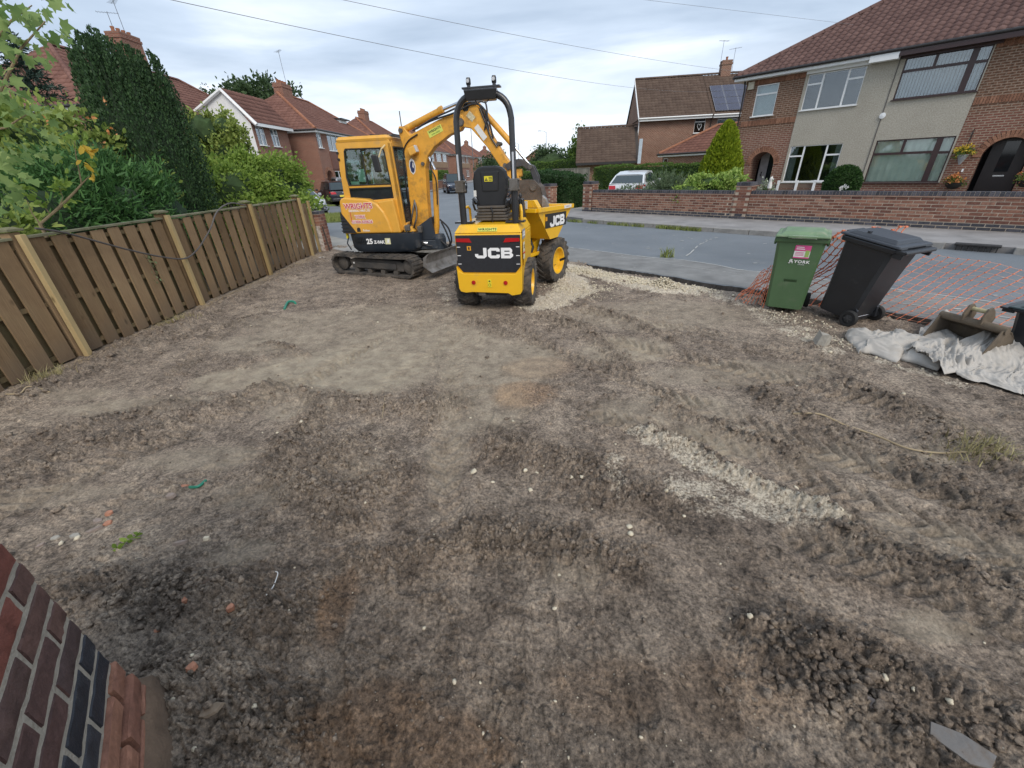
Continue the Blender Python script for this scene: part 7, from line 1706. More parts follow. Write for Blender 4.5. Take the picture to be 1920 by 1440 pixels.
# ================================================================== NEAR HOUSE WALL (bottom left)
B_NEAR = brick_obj_mat('old_purple_brick', [(0.0, (0.095, 0.056, 0.052)), (0.35, (0.125, 0.070, 0.062)), (0.7, (0.15, 0.085, 0.07)), (1.0, (0.075, 0.052, 0.052))], .8, .3)
B_NRED = brick_obj_mat('old_red_brick', [(0.0, (0.18, 0.065, 0.05)), (0.5, (0.23, 0.08, 0.06)), (1.0, (0.16, 0.06, 0.05))], .8, .3)
B_NBLUE = brick_obj_mat('old_blue_brick', [(0.0, (0.020, 0.024, 0.034)), (0.5, (0.028, 0.034, 0.048)), (1.0, (0.042, 0.045, 0.055))], .5, .5, lime=.5)
B_ORNG = brick_obj_mat('orange_footing_brick', [(0.0, (0.25, 0.12, 0.085)), (1.0, (0.36, 0.18, 0.12))], .85, .25)
NMORT = mm('flush_lime_mortar', (0.42, 0.375, 0.305), .95, var=.18, vs=18, bmp=.9, bs=90)
nw = thing('house_wall', 'corner of an old brick wall with thick pale mortar joints, at the bottom left', 'wall', (-1.246, .70, 0), D2R(-53))
Lw, Hw = 1.6, 1.45
MB().box((Lw / 2 + .004, -.2965, Hw / 2), (Lw - .008, .598, Hw)).build('wall_core', NMORT, nw)
def rough_brick(L, dp, h, mat, seed):
    """worn brick with slightly wandering arrises"""
    r_ = random.Random(seed); mb = MB(); nx = 6
    def J(a): return (r_.random() - .5) * a
    vs_ = []; cols = []
    for i in range(nx + 1):
        x = -L / 2 + L * i / nx; e = .003 if 0 < i < nx else .0045
        ring = [(x + J(.003), -dp / 2, -h / 2), (x + J(.003), dp / 2 - .004, -h / 2 + J(.006)), (x + J(.003) * .5, dp / 2 + J(.002), -h / 2 + .004 + J(.006)), (x + J(.003) * .5, dp / 2 + J(.003), 0), (x, dp / 2 + J(.002), h / 2 - .004 + J(.006)), (x + J(.003), dp / 2 - .004, h / 2 + J(.006)), (x, -dp / 2, h / 2)]
        if i in (0, nx):
            s_ = .003 if i == 0 else -.003; ring = [(a + (s_ if k in (2, 3, 4) else 0), b, c) for k, (a, b, c) in enumerate(ring)]
        vs_ += ring
    n = 7
    fs_ = [(i * n + k, (i + 1) * n + k, (i + 1) * n + (k + 1) % n, i * n + (k + 1) % n) for i in range(nx) for k in range(n)] + [tuple(range(n)), tuple(nx * n + k for k in range(n - 1, -1, -1))]
    o = mb.add(vs_, fs_).build('brick', mat, smooth=35); me = o.data; bpy.data.objects.remove(o); return me
RBK = {}
def rb(L, mat, v):
    k = (round(L, 3), mat.name, v)
    if k not in RBK: RBK[k] = rough_brick(L, .1025, .0605, mat, hash(k) & 9999)
    return RBK[k]
zb = 0.442 - 2 * .075          # top of the lowest blue course is 0.442 + ...
stf = MB()
c0 = -5
for c in range(-5, 26):
    z = .442 + .075 * c + .0375
    if z > Hw - .03 or z < .02: continue
    mat = B_NBLUE if c in (0, 1) else (B_ORNG if c < 0 else (B_NRED if c in (6, 7) else B_NEAR))
    yo = .006 + (.010 if c == -1 else .022 if c <= -2 else 0)
    off = [.0, .1125][c % 2]
    x = -off; first = True
    k = 0
    while x < Lw:
        a, b = max(0.0, x) + (.006 if x >= 0 else 0), x + .225 - .007; x += .225; k += 1
        if b > Lw: b = Lw
        if b - a < .05: continue
        m2 = B_NRED if (c == 5 and k in (2, 3)) else mat
        if z < 1.25: put(rb(round(b - a - .004, 3), m2, (c * 7 + k) % 5), 'brick', ((a + b) / 2, yo - .1025 / 2, z), nw, rng.uniform(-.004, .004))
        else: stf.box(((a + b) / 2, -.048, z), (b - a, .1025, .063))
    # quoins on the return face
    stf2 = MB() if c == -5 or z > 0 else None
stf.build('upper_courses', B_NEAR, nw, kind='stuff')
re_ = MB(); reb = MB()
for c in range(-5, 26):
    z = .442 + .075 * c + .0375
    if z > Hw - .03: continue
    y = -.60
    while y < -.17: (reb if c in (0, 1) else re_).box((.048, y + .1, z), (.1025, .212, .063)); y += .225
re_.build('return_courses', B_NEAR, nw, kind='stuff'); reb.build('return_base_courses', B_NBLUE, nw, kind='stuff')
# clay and concrete footing standing proud at the base
v_, f_ = [], []
nx_, nz_ = 26, 12
for i in range(nx_ + 1):
    for j in range(nz_ + 1):
        x = -.03 + Lw * max(0, i - 1) / nx_; z = -.06 + .36 * j / nz_; p = j / nz_
        y = .060 - .030 * p ** 2 + .012 * float(fbm(np.array([x * 5.0]), np.array([z * 9.0]), 3)[0]) + .03 * (1 - p)
        if i == 0: y = -.55
        if j == nz_: y = -.02
        v_.append((x, y, z))
for i in range(nx_):
    for j in range(nz_): a = i * (nz_ + 1) + j; f_.append((a, a + nz_ + 1, a + nz_ + 2, a + 1))
ft = mesh_np('footing', np.array(v_), np.array(f_), mm('muddy_footing', (.155, .105, .070), .95, var=.3, vs=10, bmp=.9, bs=45), parent=nw, smooth=True)

# ================================================================== TIMBER FENCE
def wood_mat(name, c1, c2, green=0.0, ax=2):
    m, t, b = new_mat(name); tcn = t.nodes.new('ShaderNodeTexCoord'); oi = t.nodes.new('ShaderNodeObjectInfo')
    mpn = t.nodes.new('ShaderNodeMapping'); lk(t, tcn.outputs['Object'], mpn.inputs[0]); sc = [1, 1, 1]; sc[ax] = .07; mpn.inputs['Scale'].default_value = sc
    cb = t.nodes.new('ShaderNodeCombineXYZ'); lk(t, mth(t, 'MULTIPLY', oi.outputs['Random'], 50.0), cb.inputs[ax]); lk(t, mth(t, 'MULTIPLY', oi.outputs['Random'], 31.0), cb.inputs[(ax + 1) % 3])
    ad = t.nodes.new('ShaderNodeVectorMath'); lk(t, mpn.outputs[0], ad.inputs[0]); lk(t, cb.outputs[0], ad.inputs[1])
    g = noise_node(t, ad.outputs[0], 38, 5, .6, 1.6); l = noise_node(t, tcn.outputs['Object'], 3.5, 5, .6)
    kn = t.nodes.new('ShaderNodeTexVoronoi'); kn.inputs['Scale'].default_value = 3.3
    mp2 = t.nodes.new('ShaderNodeMapping'); s2 = [1.6, 1.6, 1.6]; s2[ax] = .8; mp2.inputs['Scale'].default_value = s2; lk(t, tcn.outputs['Object'], mp2.inputs[0]); ad2 = t.nodes.new('ShaderNodeVectorMath'); lk(t, mp2.outputs[0], ad2.inputs[0]); lk(t, cb.outputs[0], ad2.inputs[1]); lk(t, ad2.outputs[0], kn.inputs['Vector'])
    c = ramp(t, mth(t, 'ADD', mth(t, 'MULTIPLY', g, .5), mth(t, 'MULTIPLY', oi.outputs['Random'], .5)), [(.25, c1), (.75, c2)])
    c = mixc(t, ramp(t, kn.outputs['Distance'], [(.06, (.8, .8, .8)), (.13, (0, 0, 0))]), c, scol(c1, .45))
    c = mixc(t, .5, c, ramp(t, l, [(.3, (.62, .60, .56)), (.7, (1.25, 1.22, 1.15))]), 'MULTIPLY')
    if green:
        sp = t.nodes.new('ShaderNodeSeparateXYZ'); lk(t, tcn.outputs['Object'], sp.inputs[0])
        c = mixc(t, mth(t, 'MULTIPLY', ramp(t, l, [(.45, (0, 0, 0)), (.62, (1, 1, 1))]), green), c, (.10, .105, .055))
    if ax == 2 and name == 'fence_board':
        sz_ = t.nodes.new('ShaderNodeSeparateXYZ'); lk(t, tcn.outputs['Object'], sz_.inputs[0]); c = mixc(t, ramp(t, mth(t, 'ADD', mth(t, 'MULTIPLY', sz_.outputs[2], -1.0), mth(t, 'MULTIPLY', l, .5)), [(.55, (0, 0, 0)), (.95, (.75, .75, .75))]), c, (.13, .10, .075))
    lk(t, c, b.inputs['Base Color']); b.inputs['Roughness'].default_value = .85; b.inputs['Specular IOR Level'].default_value = .25
    bump(t, b, g, .6, .006); return m
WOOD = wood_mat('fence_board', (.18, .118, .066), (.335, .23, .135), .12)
WOODR = wood_mat('fence_rear_board', (.12, .085, .045), (.22, .155, .085), .4)
WOODP = wood_mat('pale_post_timber', (.34, .25, .12), (.48, .37, .20), .1)
WOODC = wood_mat('green_grey_cap', (.20, .19, .13), (.30, .29, .20), .8, ax=1)
fe = thing('timber_fence', 'long brown timber board fence with pale posts along the left of the bare yard', 'fence', (-4.86, 0, 0), 0)
posts = [.15, 2.25, 4.32, 6.30, 8.42, 10.48]
for i, y in enumerate(posts):
    MB().box((-.06, 0, .66), (.10, .10, 1.36)).build('post', WOODC if False else WOOD, fe).location = (0, y, 0)
    p = MB().box((.022, 0, .63), (.055, .058, 1.38)).build('post_batten', WOODP, fe, bevel=.003); p.location = (0.01, y, 0); p.rotation_euler = (rng.uniform(-.006, .006), rng.uniform(-.01, .01), 0)
    c = MB().box((-.06, 0, 1.362), (.16, .16, .022)).hexa([(-.125, -.065, 1.373), (.005, -.065, 1.373), (.005, .065, 1.373), (-.125, .065, 1.373)], [(-.10, -.04, 1.39), (-.02, -.04, 1.39), (-.02, .04, 1.39), (-.10, .04, 1.39)]).build('post_cap', WOODC, fe, bevel=.003); c.location = (0, y, 0)
bmesh_b = {}
for i, (ya, yb) in enumerate(zip(posts[:-1], posts[1:])):
    a, b = ya + .055, yb - .055; Lp = b - a; nb = 8; pit = Lp / nb
    for (z, nm) in ((.10, 'rail'), (.62, 'rail'), (1.20, 'rail')):
        o = MB().box((0, 0, 0), (.036, Lp, .045)).build(nm, WOODR, fe); o.location = (-.050, (a + b) / 2, z + rng.uniform(-.01, .01))
    o = MB().box((0, 0, 0), (.095, Lp, .024)).build('top_capping', WOODC, fe, bevel=.003); o.location = (-.045, (a + b) / 2, 1.285)
    o = MB().box((0, 0, 0), (.03, Lp, .13)).build('gravel_board', WOODR, fe); o.location = (-.088, (a + b) / 2, .03)
    for k in range(nb):
        wv = .166 + rng.uniform(-.004, .008); yk = a + pit * (k + .5)
        o = MB().box((0, 0, 0), (.018, wv, 1.24)).build('board', WOOD, fe, bevel=.0025); o.location = (-.022 + rng.uniform(-.002, .002), yk + rng.uniform(-.006, .006), .645 + rng.uniform(-.012, .008)); o.rotation_euler = (rng.uniform(-.006, .006), 0, rng.uniform(-.03, .03))
        o = MB().box((0, 0, 0), (.016, .15, 1.22)).build('rear_board', WOODR, fe); o.location = (-.078, yk + pit / 2 + rng.uniform(-.01, .01), .64); o.rotation_euler = (rng.uniform(-.006, .006), 0, 0)
# short last length turning to the brick pier
for k, y in enumerate((10.66, 10.82)):
    o = MB().box((0, 0, 0), (.018, .13, 1.16)).build('board', WOOD, fe); o.location = (-.02, y, .60)
o = MB().box((.022, 0, .6), (.05, .055, 1.26)).build('post_batten', WOODP, fe); o.location = (0, 10.95, 0)
bpier = thing('brick_pier', 'small half painted brick pier at the far end of the timber fence', 'pillar', (-4.80, 11.22, 0), D2R(-8))
MB().box((0, 0, .48), (.215, .32, .98)).build('core', MORTAR, bpier)
for c in range(13):
    z = .04 + c * .075
    m_ = B_RED if c < 12 else B_BLUE
    for k in (0, 1):
        o = put(brick_mesh(.215, .1025, .065, m_), 'brick', (-.0 + .004 * ((c + k) % 2), -.165 + k * .0 + .055, z), bpier) if k == 0 else put(brick_mesh(.215, .1025, .065, m_), 'brick', (0.008, .115, z), bpier)
    put(brick_mesh(.1025, .1025, .065, m_), 'brick', (.062, 0.0, z), bpier)
MB().box((0, -.169, .33), (.19, .012, .62)).build('flaking_paint', mm('flaking_white_paint', (.50, .46, .42), .8, var=.5, vs=14, dirt=.6, dcol=(.2, .1, .07)), bpier)
tag(MB().tube([(-4.60, 11.0, .0), (-4.66, 11.02, .62)], .018, 8).build('steel_stake', mm('rusty_dark', (.05, .04, .035), .8), smooth=40), 'dark steel stake standing in the soil beside the brick pier', 'stake')
def hitx(px, py, X_): d = ray(px, py); t = X_ / d[0]; return (X_, t * d[1], CAM_H + t * d[2])
cb_pts = [hitx(px, py, -4.78) for px, py in [(66, 428), (120, 436), (180, 452), (240, 468), (300, 481), (345, 485), (368, 470), (384, 447), (396, 425), (404, 402), (416, 388), (432, 381), (446, 382), (460, 385)]]
tag(hoses('black_cable', [cb_pts], .011, mm('faded_cable', (.10, .09, .085), .6, var=.2), None), 'thin dark cable looped loosely over the front of the timber fence', 'cable')

# ================================================================== FOLIAGE
def leaf_mat(name, c1, c2, c3=None, trans=.30):
    m = bpy.data.materials.new(name); m.use_nodes = True; t = m.node_tree; b = t.nodes['Principled BSDF']; o = t.nodes['Material Output']
    ge = t.nodes.new('ShaderNodeNewGeometry'); tcn = t.nodes.new('ShaderNodeTexCoord'); l = noise_node(t, tcn.outputs['Object'], 1.8, 4, .6)
    st = [(.15, c1), (.85, c2)] if c3 is None else [(.15, c1), (.75, c2), (.97, c3)]
    c = ramp(t, mth(t, 'ADD', mth(t, 'MULTIPLY', ge.outputs['Random Per Island'], .6), mth(t, 'MULTIPLY', l, .4)), st)
    lk(t, c, b.inputs['Base Color']); b.inputs['Roughness'].default_value = .55; b.inputs['Specular IOR Level'].default_value = .25
    tr = t.nodes.new('ShaderNodeBsdfTranslucent'); lk(t, c, tr.inputs[0]); mx_ = t.nodes.new('ShaderNodeMixShader'); mx_.inputs[0].default_value = trans
    lk(t, b.outputs[0], mx_.inputs[1]); lk(t, tr.outputs[0], mx_.inputs[2]); lk(t, mx_.outputs[0], o.inputs[0]); return m
SHAPES = {
 'leaf': (np.array([(0, 0), (.28, .35), (.22, .75), (0, 1.0), (-.22, .75), (-.28, .35)]), [(0, 1, 2, 3), (0, 3, 4, 5)]),
 'needle': (np.array([(-.10, 0), (.10, 0), (.07, .7), (0, 1.0), (-.07, .7)]), [(0, 1, 2, 4), (2, 3, 4, 4)]),
 'maple': (np.array([(0, 0), (.30, .12), (.55, .05), (.42, .38), (.62, .72), (.28, .66), (0, 1.1), (-.28, .66), (-.62, .72), (-.42, .38), (-.55, .05), (-.30, .12)]), [(0, 1, 2, 3), (0, 3, 4, 5), (0, 5, 6, 7), (0, 7, 8, 9), (0, 9, 10, 11)]),
 'card': (np.array([(-.4, 0), (.4, 0), (.3, 1), (-.3, 1)]), [(0, 1, 2, 3)]),
}
def leaves(name, P, size, mat, parent=None, shape='leaf', up=0.3, dirs=None, fold=.15, jit=.5, **kw):
    P = np.asarray(P, float); n = len(P); S, Fq = SHAPES[shape]; k = len(S)
    if dirs is None: d = rng.normal(size=(n, 3)); d[:, 2] += up * 2
    else: d = np.asarray(dirs, float) + rng.normal(size=(n, 3)) * jit
    d /= np.linalg.norm(d, axis=1)[:, None] + 1e-9
    r_ = rng.normal(size=(n, 3)); s_ = np.cross(d, r_); s_ /= np.linalg.norm(s_, axis=1)[:, None] + 1e-9; nn = np.cross(s_, d)
    sz = size * (0.55 + 0.9 * rng.random(n))
    V_ = P[:, None, :] + (s_[:, None, :] * S[None, :, 0:1] + d[:, None, :] * S[None, :, 1:2] + nn[:, None, :] * (np.abs(S[None, :, 0:1]) * fold * 2 - (S[None, :, 1:2] ** 2) * fold)) * sz[:, None, None]
    fs = []
    for q in Fq:
        if len(set(q)) == 4: fs.append(np.arange(n)[:, None] * k + np.array([q]))
    tri = [q for q in Fq if len(set(q)) == 3]
    V_ = V_.reshape(-1, 3)
    if tri:   # append duplicate vertex-free triangles as degenerate-free quads by splitting
        q = tri[0]; a = np.arange(n)[:, None] * k
        mid = (V_[(a + q[0]).ravel()] + V_[(a + q[2]).ravel()]) / 2; b0 = len(V_); V_ = np.concatenate([V_, mid])
        fs.append(np.concatenate([a + q[0], a + q[1], a + q[2], (b0 + np.arange(n))[:, None]], 1))
    return mesh_np(name, V_, np.concatenate(fs), mat, parent=parent, **kw)
def clump_pts(c, r, n, ncl, sig=.16, shell=.55, flat=1.0):
    """points gathered in clumps through an ellipsoid, thicker near its skin"""
    c = np.array(c, float); r = np.array(r, float); d = rng.normal(size=(ncl, 3)); d /= np.linalg.norm(d, axis=1)[:, None]
    rad = shell + (1.02 - shell) * rng.random(ncl) ** .6; cc = d * rad[:, None] * (1 + .12 * rng.normal(size=(ncl, 1)))
    i = rng.integers(0, ncl, n); q = cc[i] + rng.normal(size=(n, 3)) * sig
    return c + q * r, cc[i] * 1.0
def trunk_mesh(name, parent, paths, mat):
    mb = MB()
    for P_, r0, r1 in paths: mb.tube(P_, r0, 7, True, r1)
    return mb.build(name, mat, parent, smooth=50)
BARK = mm('bark_brown', (.10, .075, .05), .9, var=.3, vs=14, bmp=.6); BARKP = mm('pale_bark', (.22, .17, .10), .85, var=.25, vs=14, bmp=.4)
def bush(name, label, cat, base, blobs, n, size, mat, shape='leaf', ncl=60, sig=.15, core=None, coremat=None, up=.3, stems=4, group=None, shell=.55, **kw):
    base = Vector(base); t = thing(name, label, cat, base, 0, group); P = []; Dd = []
    tot = sum(r[0] * r[1] * r[2] for c, r in blobs) ** 1.0; 
    for c, r in blobs:
        k = int(n * (r[0] * r[1] + r[1] * r[2]) / sum((q[0] * q[1] + q[1] * q[2]) for _, q in blobs)); p, d = clump_pts(c, r, k, max(6, int(ncl * k / n)), sig, shell); P.append(p); Dd.append(d)
    P = np.concatenate(P); Dd = np.concatenate(Dd); ok = P[:, 2] > 0.02; P, Dd = P[ok], Dd[ok]; Dd[:, 2] += up
    leaves('foliage', P, size, mat, t, shape, dirs=Dd, jit=.7, kind='stuff')
    if core:
        for c, r in blobs:
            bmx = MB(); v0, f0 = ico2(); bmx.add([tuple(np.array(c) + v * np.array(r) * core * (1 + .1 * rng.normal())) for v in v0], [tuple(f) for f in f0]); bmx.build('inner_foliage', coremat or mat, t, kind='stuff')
    pth = []
    for k in range(stems):
        c, r = blobs[k % len(blobs)]; e = Vector(c) + Vector((rng.normal() * r[0] * .4, rng.normal() * r[1] * .4, rng.random() * r[2] * .5)); pth.append(([Vector((rng.normal() * .05, rng.normal() * .05, -.02)), e * .5 + Vector((rng.normal() * .08, rng.normal() * .08, 0)), e], .028, .006))
    if stems: trunk_mesh('stems', t, pth, BARK)
    return t
DKG = leaf_mat('yew_needles', (.020, .045, .020), (.055, .110, .042), (.09, .16, .055), .12)
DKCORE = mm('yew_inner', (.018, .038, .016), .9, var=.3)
FIRG = leaf_mat('fir_green', (.035, .095, .03), (.095, .21, .06), None, .2)
LIME_ = leaf_mat('lime_leaf', (.18, .27, .06), (.40, .48, .13), (.50, .54, .18), .45)
MAPL = leaf_mat('maple_leaf', (.15, .26, .08), (.31, .42, .15), (.42, .48, .16), .5)
YELG = leaf_mat('yellow_green_leaf', (.16, .23, .05), (.36, .42, .11), None, .35)
BRTG = leaf_mat('bright_green_leaf', (.14, .23, .04), (.32, .44, .09), (.42, .50, .12), .4)
HEDG = leaf_mat('hedge_green', (.055, .11, .022), (.14, .22, .045), None, .25); HEDD = leaf_mat('hedge_dark', (.015, .045, .015), (.045, .10, .03), None, .2)
GREYG = leaf_mat('grey_green_leaf', (.08, .13, .07), (.20, .27, .15), None, .3); GOLDC = leaf_mat('golden_conifer', (.13, .20, .015), (.33, .40, .03), (.42, .46, .04), .3)
VARI = leaf_mat('variegated_leaf', (.16, .28, .05), (.40, .52, .14), (.60, .66, .25), .35); BOXG = leaf_mat('box_leaf', (.015, .045, .012), (.05, .11, .025), (.10, .17, .04), .2)
FAR_ = leaf_mat('far_tree_leaf', (.035, .065, .03), (.085, .135, .055), None, .2)
ORNG_ = leaf_mat('orange_petal', (.60, .22, .06), (.75, .38, .18), None, .3); YELF = leaf_mat('yellow_petal', (.60, .42, .04), (.72, .58, .10), (.75, .40, .1), .3)
YLEAF = leaf_mat('yellowed_leaf', (.60, .42, .05), (.70, .48, .08), None, .4)
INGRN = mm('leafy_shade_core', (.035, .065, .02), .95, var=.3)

# --- the leaning dark conifer (upright yew with many plumes)
base = Vector((-6.9, 9.0, 0))
yw = thing('upright_yew', 'tall dark green upright conifer with feathery pointed tips, behind the fence', 'tree', base)
P = []; Dd = []; cores = MB()
npl = 90
for k in range(npl):
    a = 2 * PI * rng.random(); q = math.sqrt(rng.random()) if k > 16 else 1.0; 
    bx, by = .50 * q * math.cos(a), .50 * q * math.sin(a); tx_, ty_ = bx * 1.25 - .1, by * 1.25 + .50
    hgt = 4.0 - .6 * q ** 2 * rng.random() + rng.normal(0, .08); hgt = max(2.8, hgt)
    # tips higher on the left, as they stand in the photo
    hgt += -.30 * (tx_) + .05
    nn_ = 1050
    f = rng.random(nn_) ** .85; ro = (.195 * (1 - f ** 2.2) + .012) * (.6 + .6 * np.minimum(1, f * 4)); an = rng.random(nn_) * 2 * PI; rr_ = ro * np.sqrt(rng.random(nn_) * .6 + .4)
    bul = 1 + .28 * np.sin(PI * f) ** 1.2; cx = (bx + (tx_ - bx) * f ** .8) * bul + .05 * np.sin(f * 3 + k); cy = (by + (ty_ - by) * f ** .8) * bul
    P.append(np.stack([cx + rr_ * np.cos(an), cy + rr_ * np.sin(an), .15 + (hgt - .15) * f], -1)); Dd.append(np.stack([np.cos(an) * .38, np.sin(an) * .38, np.full(nn_, 1.0)], -1))
    cores.tube([(bx, by, .0), (bx + (tx_ - bx) * .5, by + (ty_ - by) * .5, hgt * .45), (tx_, ty_, hgt * .9)], [.10, .10, .015], 6)
leaves('foliage', np.concatenate(P), .041, DKG, yw, 'leaf', dirs=np.concatenate(Dd), jit=.22, fold=.05, kind='stuff')
b0_ = len(cores.v); cores.lathe([(0, 0), (.36, .02), (.50, .9), (.60, 2.0), (.60, 2.8), (.42, 3.3), (.2, 3.6), (0, 3.65)], 20); cores.v[b0_:] = [(x - .1 * z / 4, y + .5 * (z / 4) ** .8, z) for x, y, z in cores.v[b0_:]]
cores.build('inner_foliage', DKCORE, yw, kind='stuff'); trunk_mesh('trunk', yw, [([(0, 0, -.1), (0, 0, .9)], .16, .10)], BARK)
# --- dark feathery fir bush left of it
b0 = (-6.35, 7.0)
bush('fir_bush', 'dark green feathery conifer bush low behind the fence, left of the tall conifer', 'bush', (b0[0], b0[1], 0), [((0, 0, 1.2), (.75, .9, .85)), ((-.1, -.9, 1.15), (.7, .7, .75)), ((.1, .85, 1.05), (.55, .65, .8)), ((-.2, .1, 1.75), (.6, .8, .42))], 30000, .10, FIRG, 'needle', 220, .16, .82, DKCORE, up=.35)
b0 = (-7.6, 8.35)
bush('lime_shrub', 'large lime green leafy shrub with a few orange blooms, below the hipped roof', 'bush', (b0[0], b0[1], 0), [((0, 0, 2.2), (.8, .9, .75)), ((0, -.8, 2.25), (.7, .7, .65)), ((0, .8, 2.0), (.6, .8, .6)), ((.2, -.1, 1.5), (.9, 1.5, .9)), ((0, -1.4, 1.7), (.7, .7, .8))], 24000, .095, LIME_, 'leaf', 150, .17, .72, INGRN, up=.1)
fl = [rp(px, py, 10.0) for px, py in [(169, 221), (167, 223), (195, 271), (182, 273), (196, 194), (84, 227), (278, 356), (281, 357), (205, 246), (210, 244)]]
P = np.repeat(np.array(fl), 7, 0) + rng.normal(size=(70, 3)) * .03
tag(leaves('orange_flowers', P[::2], .05, ORNG_, None, 'leaf'), 'few small orange red blooms dotted over the lime green shrub', kind='stuff')
bush('lime_shrub', 'pale lime foliage at the left picture edge just above the fence top', 'bush', (-6.1, 4.7, 0), [((0, 0, 1.3), (.5, .5, .55)), ((-.3, -.5, 1.6), (.5, .5, .6)), ((.1, .4, 1.1), (.4, .4, .4))], 3800, .10, LIME_, 'leaf', 60, .2, .6, INGRN, up=0)
# --- maple sapling close behind the fence with branches over it
mp0 = Vector((-6.2, 4.2, 0)); mt = thing('maple_tree', 'young maple with big pale lobed leaves hanging in at the upper left corner', 'tree', mp0)
def rel(px, py, dist): p = rp(px, py, dist); return Vector(p) - mp0
limbs = [([Vector((-.3, -.6, -.1)), rel(-60, 250, 6.8), rel(-30, 100, 6.7), rel(-10, -60, 6.5)], .05, .02), ([rel(-60, 250, 6.8), rel(0, 170, 6.7), rel(40, 90, 6.6), rel(85, 40, 6.5)], .018, .005), ([rel(-60, 250, 6.8), rel(10, 240, 6.8), rel(50, 215, 6.7)], .016, .004), ([rel(-30, 100, 6.7), rel(20, 40, 6.6), rel(60, 10, 6.5)], .014, .004)]
trunk_mesh('trunk', mt, limbs, BARKP)
P = []
for (px, py, sx, sy, n) in [(70, 25, 26, 16, 46), (100, 60, 16, 14, 26), (30, 20, 30, 20, 34), (75, 95, 20, 10, 16), (10, 75, 18, 22, 24), (10, 140, 14, 18, 18), (45, 105, 14, 8, 8), (5, 180, 10, 10, 8), (20, 225, 14, 14, 14), (55, 235, 22, 12, 14), (30, 190, 25, 8, 10), (20, 290, 26, 22, 40), (85, 265, 12, 10, 10), (10, 340, 25, 20, 40), (50, 320, 22, 16, 20), (60, 200, 20, 6, 10), (110, 210, 22, 8, 12), (15, 380, 18, 16, 20), (95, 300, 16, 12, 8), (-60, 60, 20, 40, 20), (-60, 250, 20, 60, 20)]:
    for k in range((n + 1) // 2): P.append(tuple(rel(px + rng.normal() * sx, py + rng.normal() * sy, 6.6 + rng.normal() * .2)))
leaves('foliage', np.array(P), .078, MAPL, mt, 'maple', dirs=np.tile([[.45, 0, -.5]], (len(P), 1)), jit=.55, fold=.12, kind='stuff')
# bare branch with sparse bright leaves and yellowed ones in front of the fir
sb0 = Vector(rp(72, 428, 7.0)); sb0.z = 0; sp_ = thing('sapling', 'thin bare stemmed sapling with sparse bright leaves leaning across the dark bush', 'tree', sb0)
def rel2(px, py, dist): return Vector(rp(px, py, dist)) - sb0
br_ = [([Vector((0, 0, 0)), rel2(75, 420, 7.0), rel2(110, 390, 7.0), rel2(140, 360, 7.0), (rel2(153, 345, 7.0))], .022, .008), ([rel2(153, 345, 7.0), rel2(168, 330, 7.0)], .008, .003), ([rel2(153, 345, 7.0), rel2(148, 320, 7.0), rel2(142, 290, 7.0), rel2(140, 265, 7.0)], .008, .003), ([rel2(75, 420, 7.0), rel2(60, 400, 7.0), rel2(50, 375, 7.0)], .008, .003), ([rel2(95, 403, 7.0), rel2(85, 390, 7.0), rel2(70, 382, 7.0)], .007, .003), ([rel2(110, 390, 7.0), rel2(118, 370, 7.0), rel2(110, 350, 7.0)], .006, .002)]
trunk_mesh('trunk', sp_, br_, BARKP)
P = []
for (px, py, n) in [(115, 340, 16), (125, 345, 14), (108, 350, 10), (130, 378, 8), (45, 400, 6), (178, 300, 8), (172, 312, 8), (80, 380, 8), (100, 356, 8), (60, 360, 8), (90, 382, 6), (155, 275, 6), (165, 262, 6), (140, 255, 8), (120, 300, 5), (40, 350, 10), (20, 370, 10)]:
    for k in range(n): P.append(tuple(rel2(px + rng.normal() * 7, py + rng.normal() * 6, 7.0 + rng.normal() * .06)))
leaves('foliage', np.array(P), .062, BRTG, sp_, 'leaf', up=.1, kind='stuff')
P = [tuple(rel2(px + rng.normal() * 2.5, py + rng.normal() * 3, 6.9)) for (px, py, n) in [(156, 272, 3), (166, 281, 4), (152, 305, 3), (168, 327, 3)] for _ in range(n)]
leaves('yellowed_leaves', np.array(P), .085, YLEAF, sp_, 'leaf', dirs=np.tile([[.3, 0, -.8]], (len(P), 1)), kind='stuff')
# spruce tip standing up behind
b0 = rp(75, 180, 13.0); spt = thing('spruce_tip', 'dark spiky top of a small spruce against the sky at upper left', 'tree', (b0[0], b0[1], 0))
P = []; Dd = []; stx = []
for k in range(26):
    z = 3.3 + 1.35 * k / 26; L = .42 * (1 - k / 27) + .04
    for j in range(5):
        a = rng.random() * 2 * PI; n_ = 26; f = rng.random(n_); P.append(np.stack([np.cos(a) * L * f - .2 * (z - 3.3), np.sin(a) * L * f, z - .12 * f + .1 * f ** 2 + rng.normal(size=n_) * .015], -1)); Dd.append(np.tile([np.cos(a), np.sin(a), -.1], (n_, 1)))
leaves('foliage', np.concatenate(P), .09, leaf_mat('spruce_needles', (.02, .04, .03), (.05, .085, .065), None, .1), spt, 'needle', dirs=np.concatenate(Dd), jit=.6, kind='stuff'); trunk_mesh('trunk', spt, [([(.0, 0, 0), (.1, 0, 3.0), (-.36, 0, 4.5)], .06, .01)], BARK)
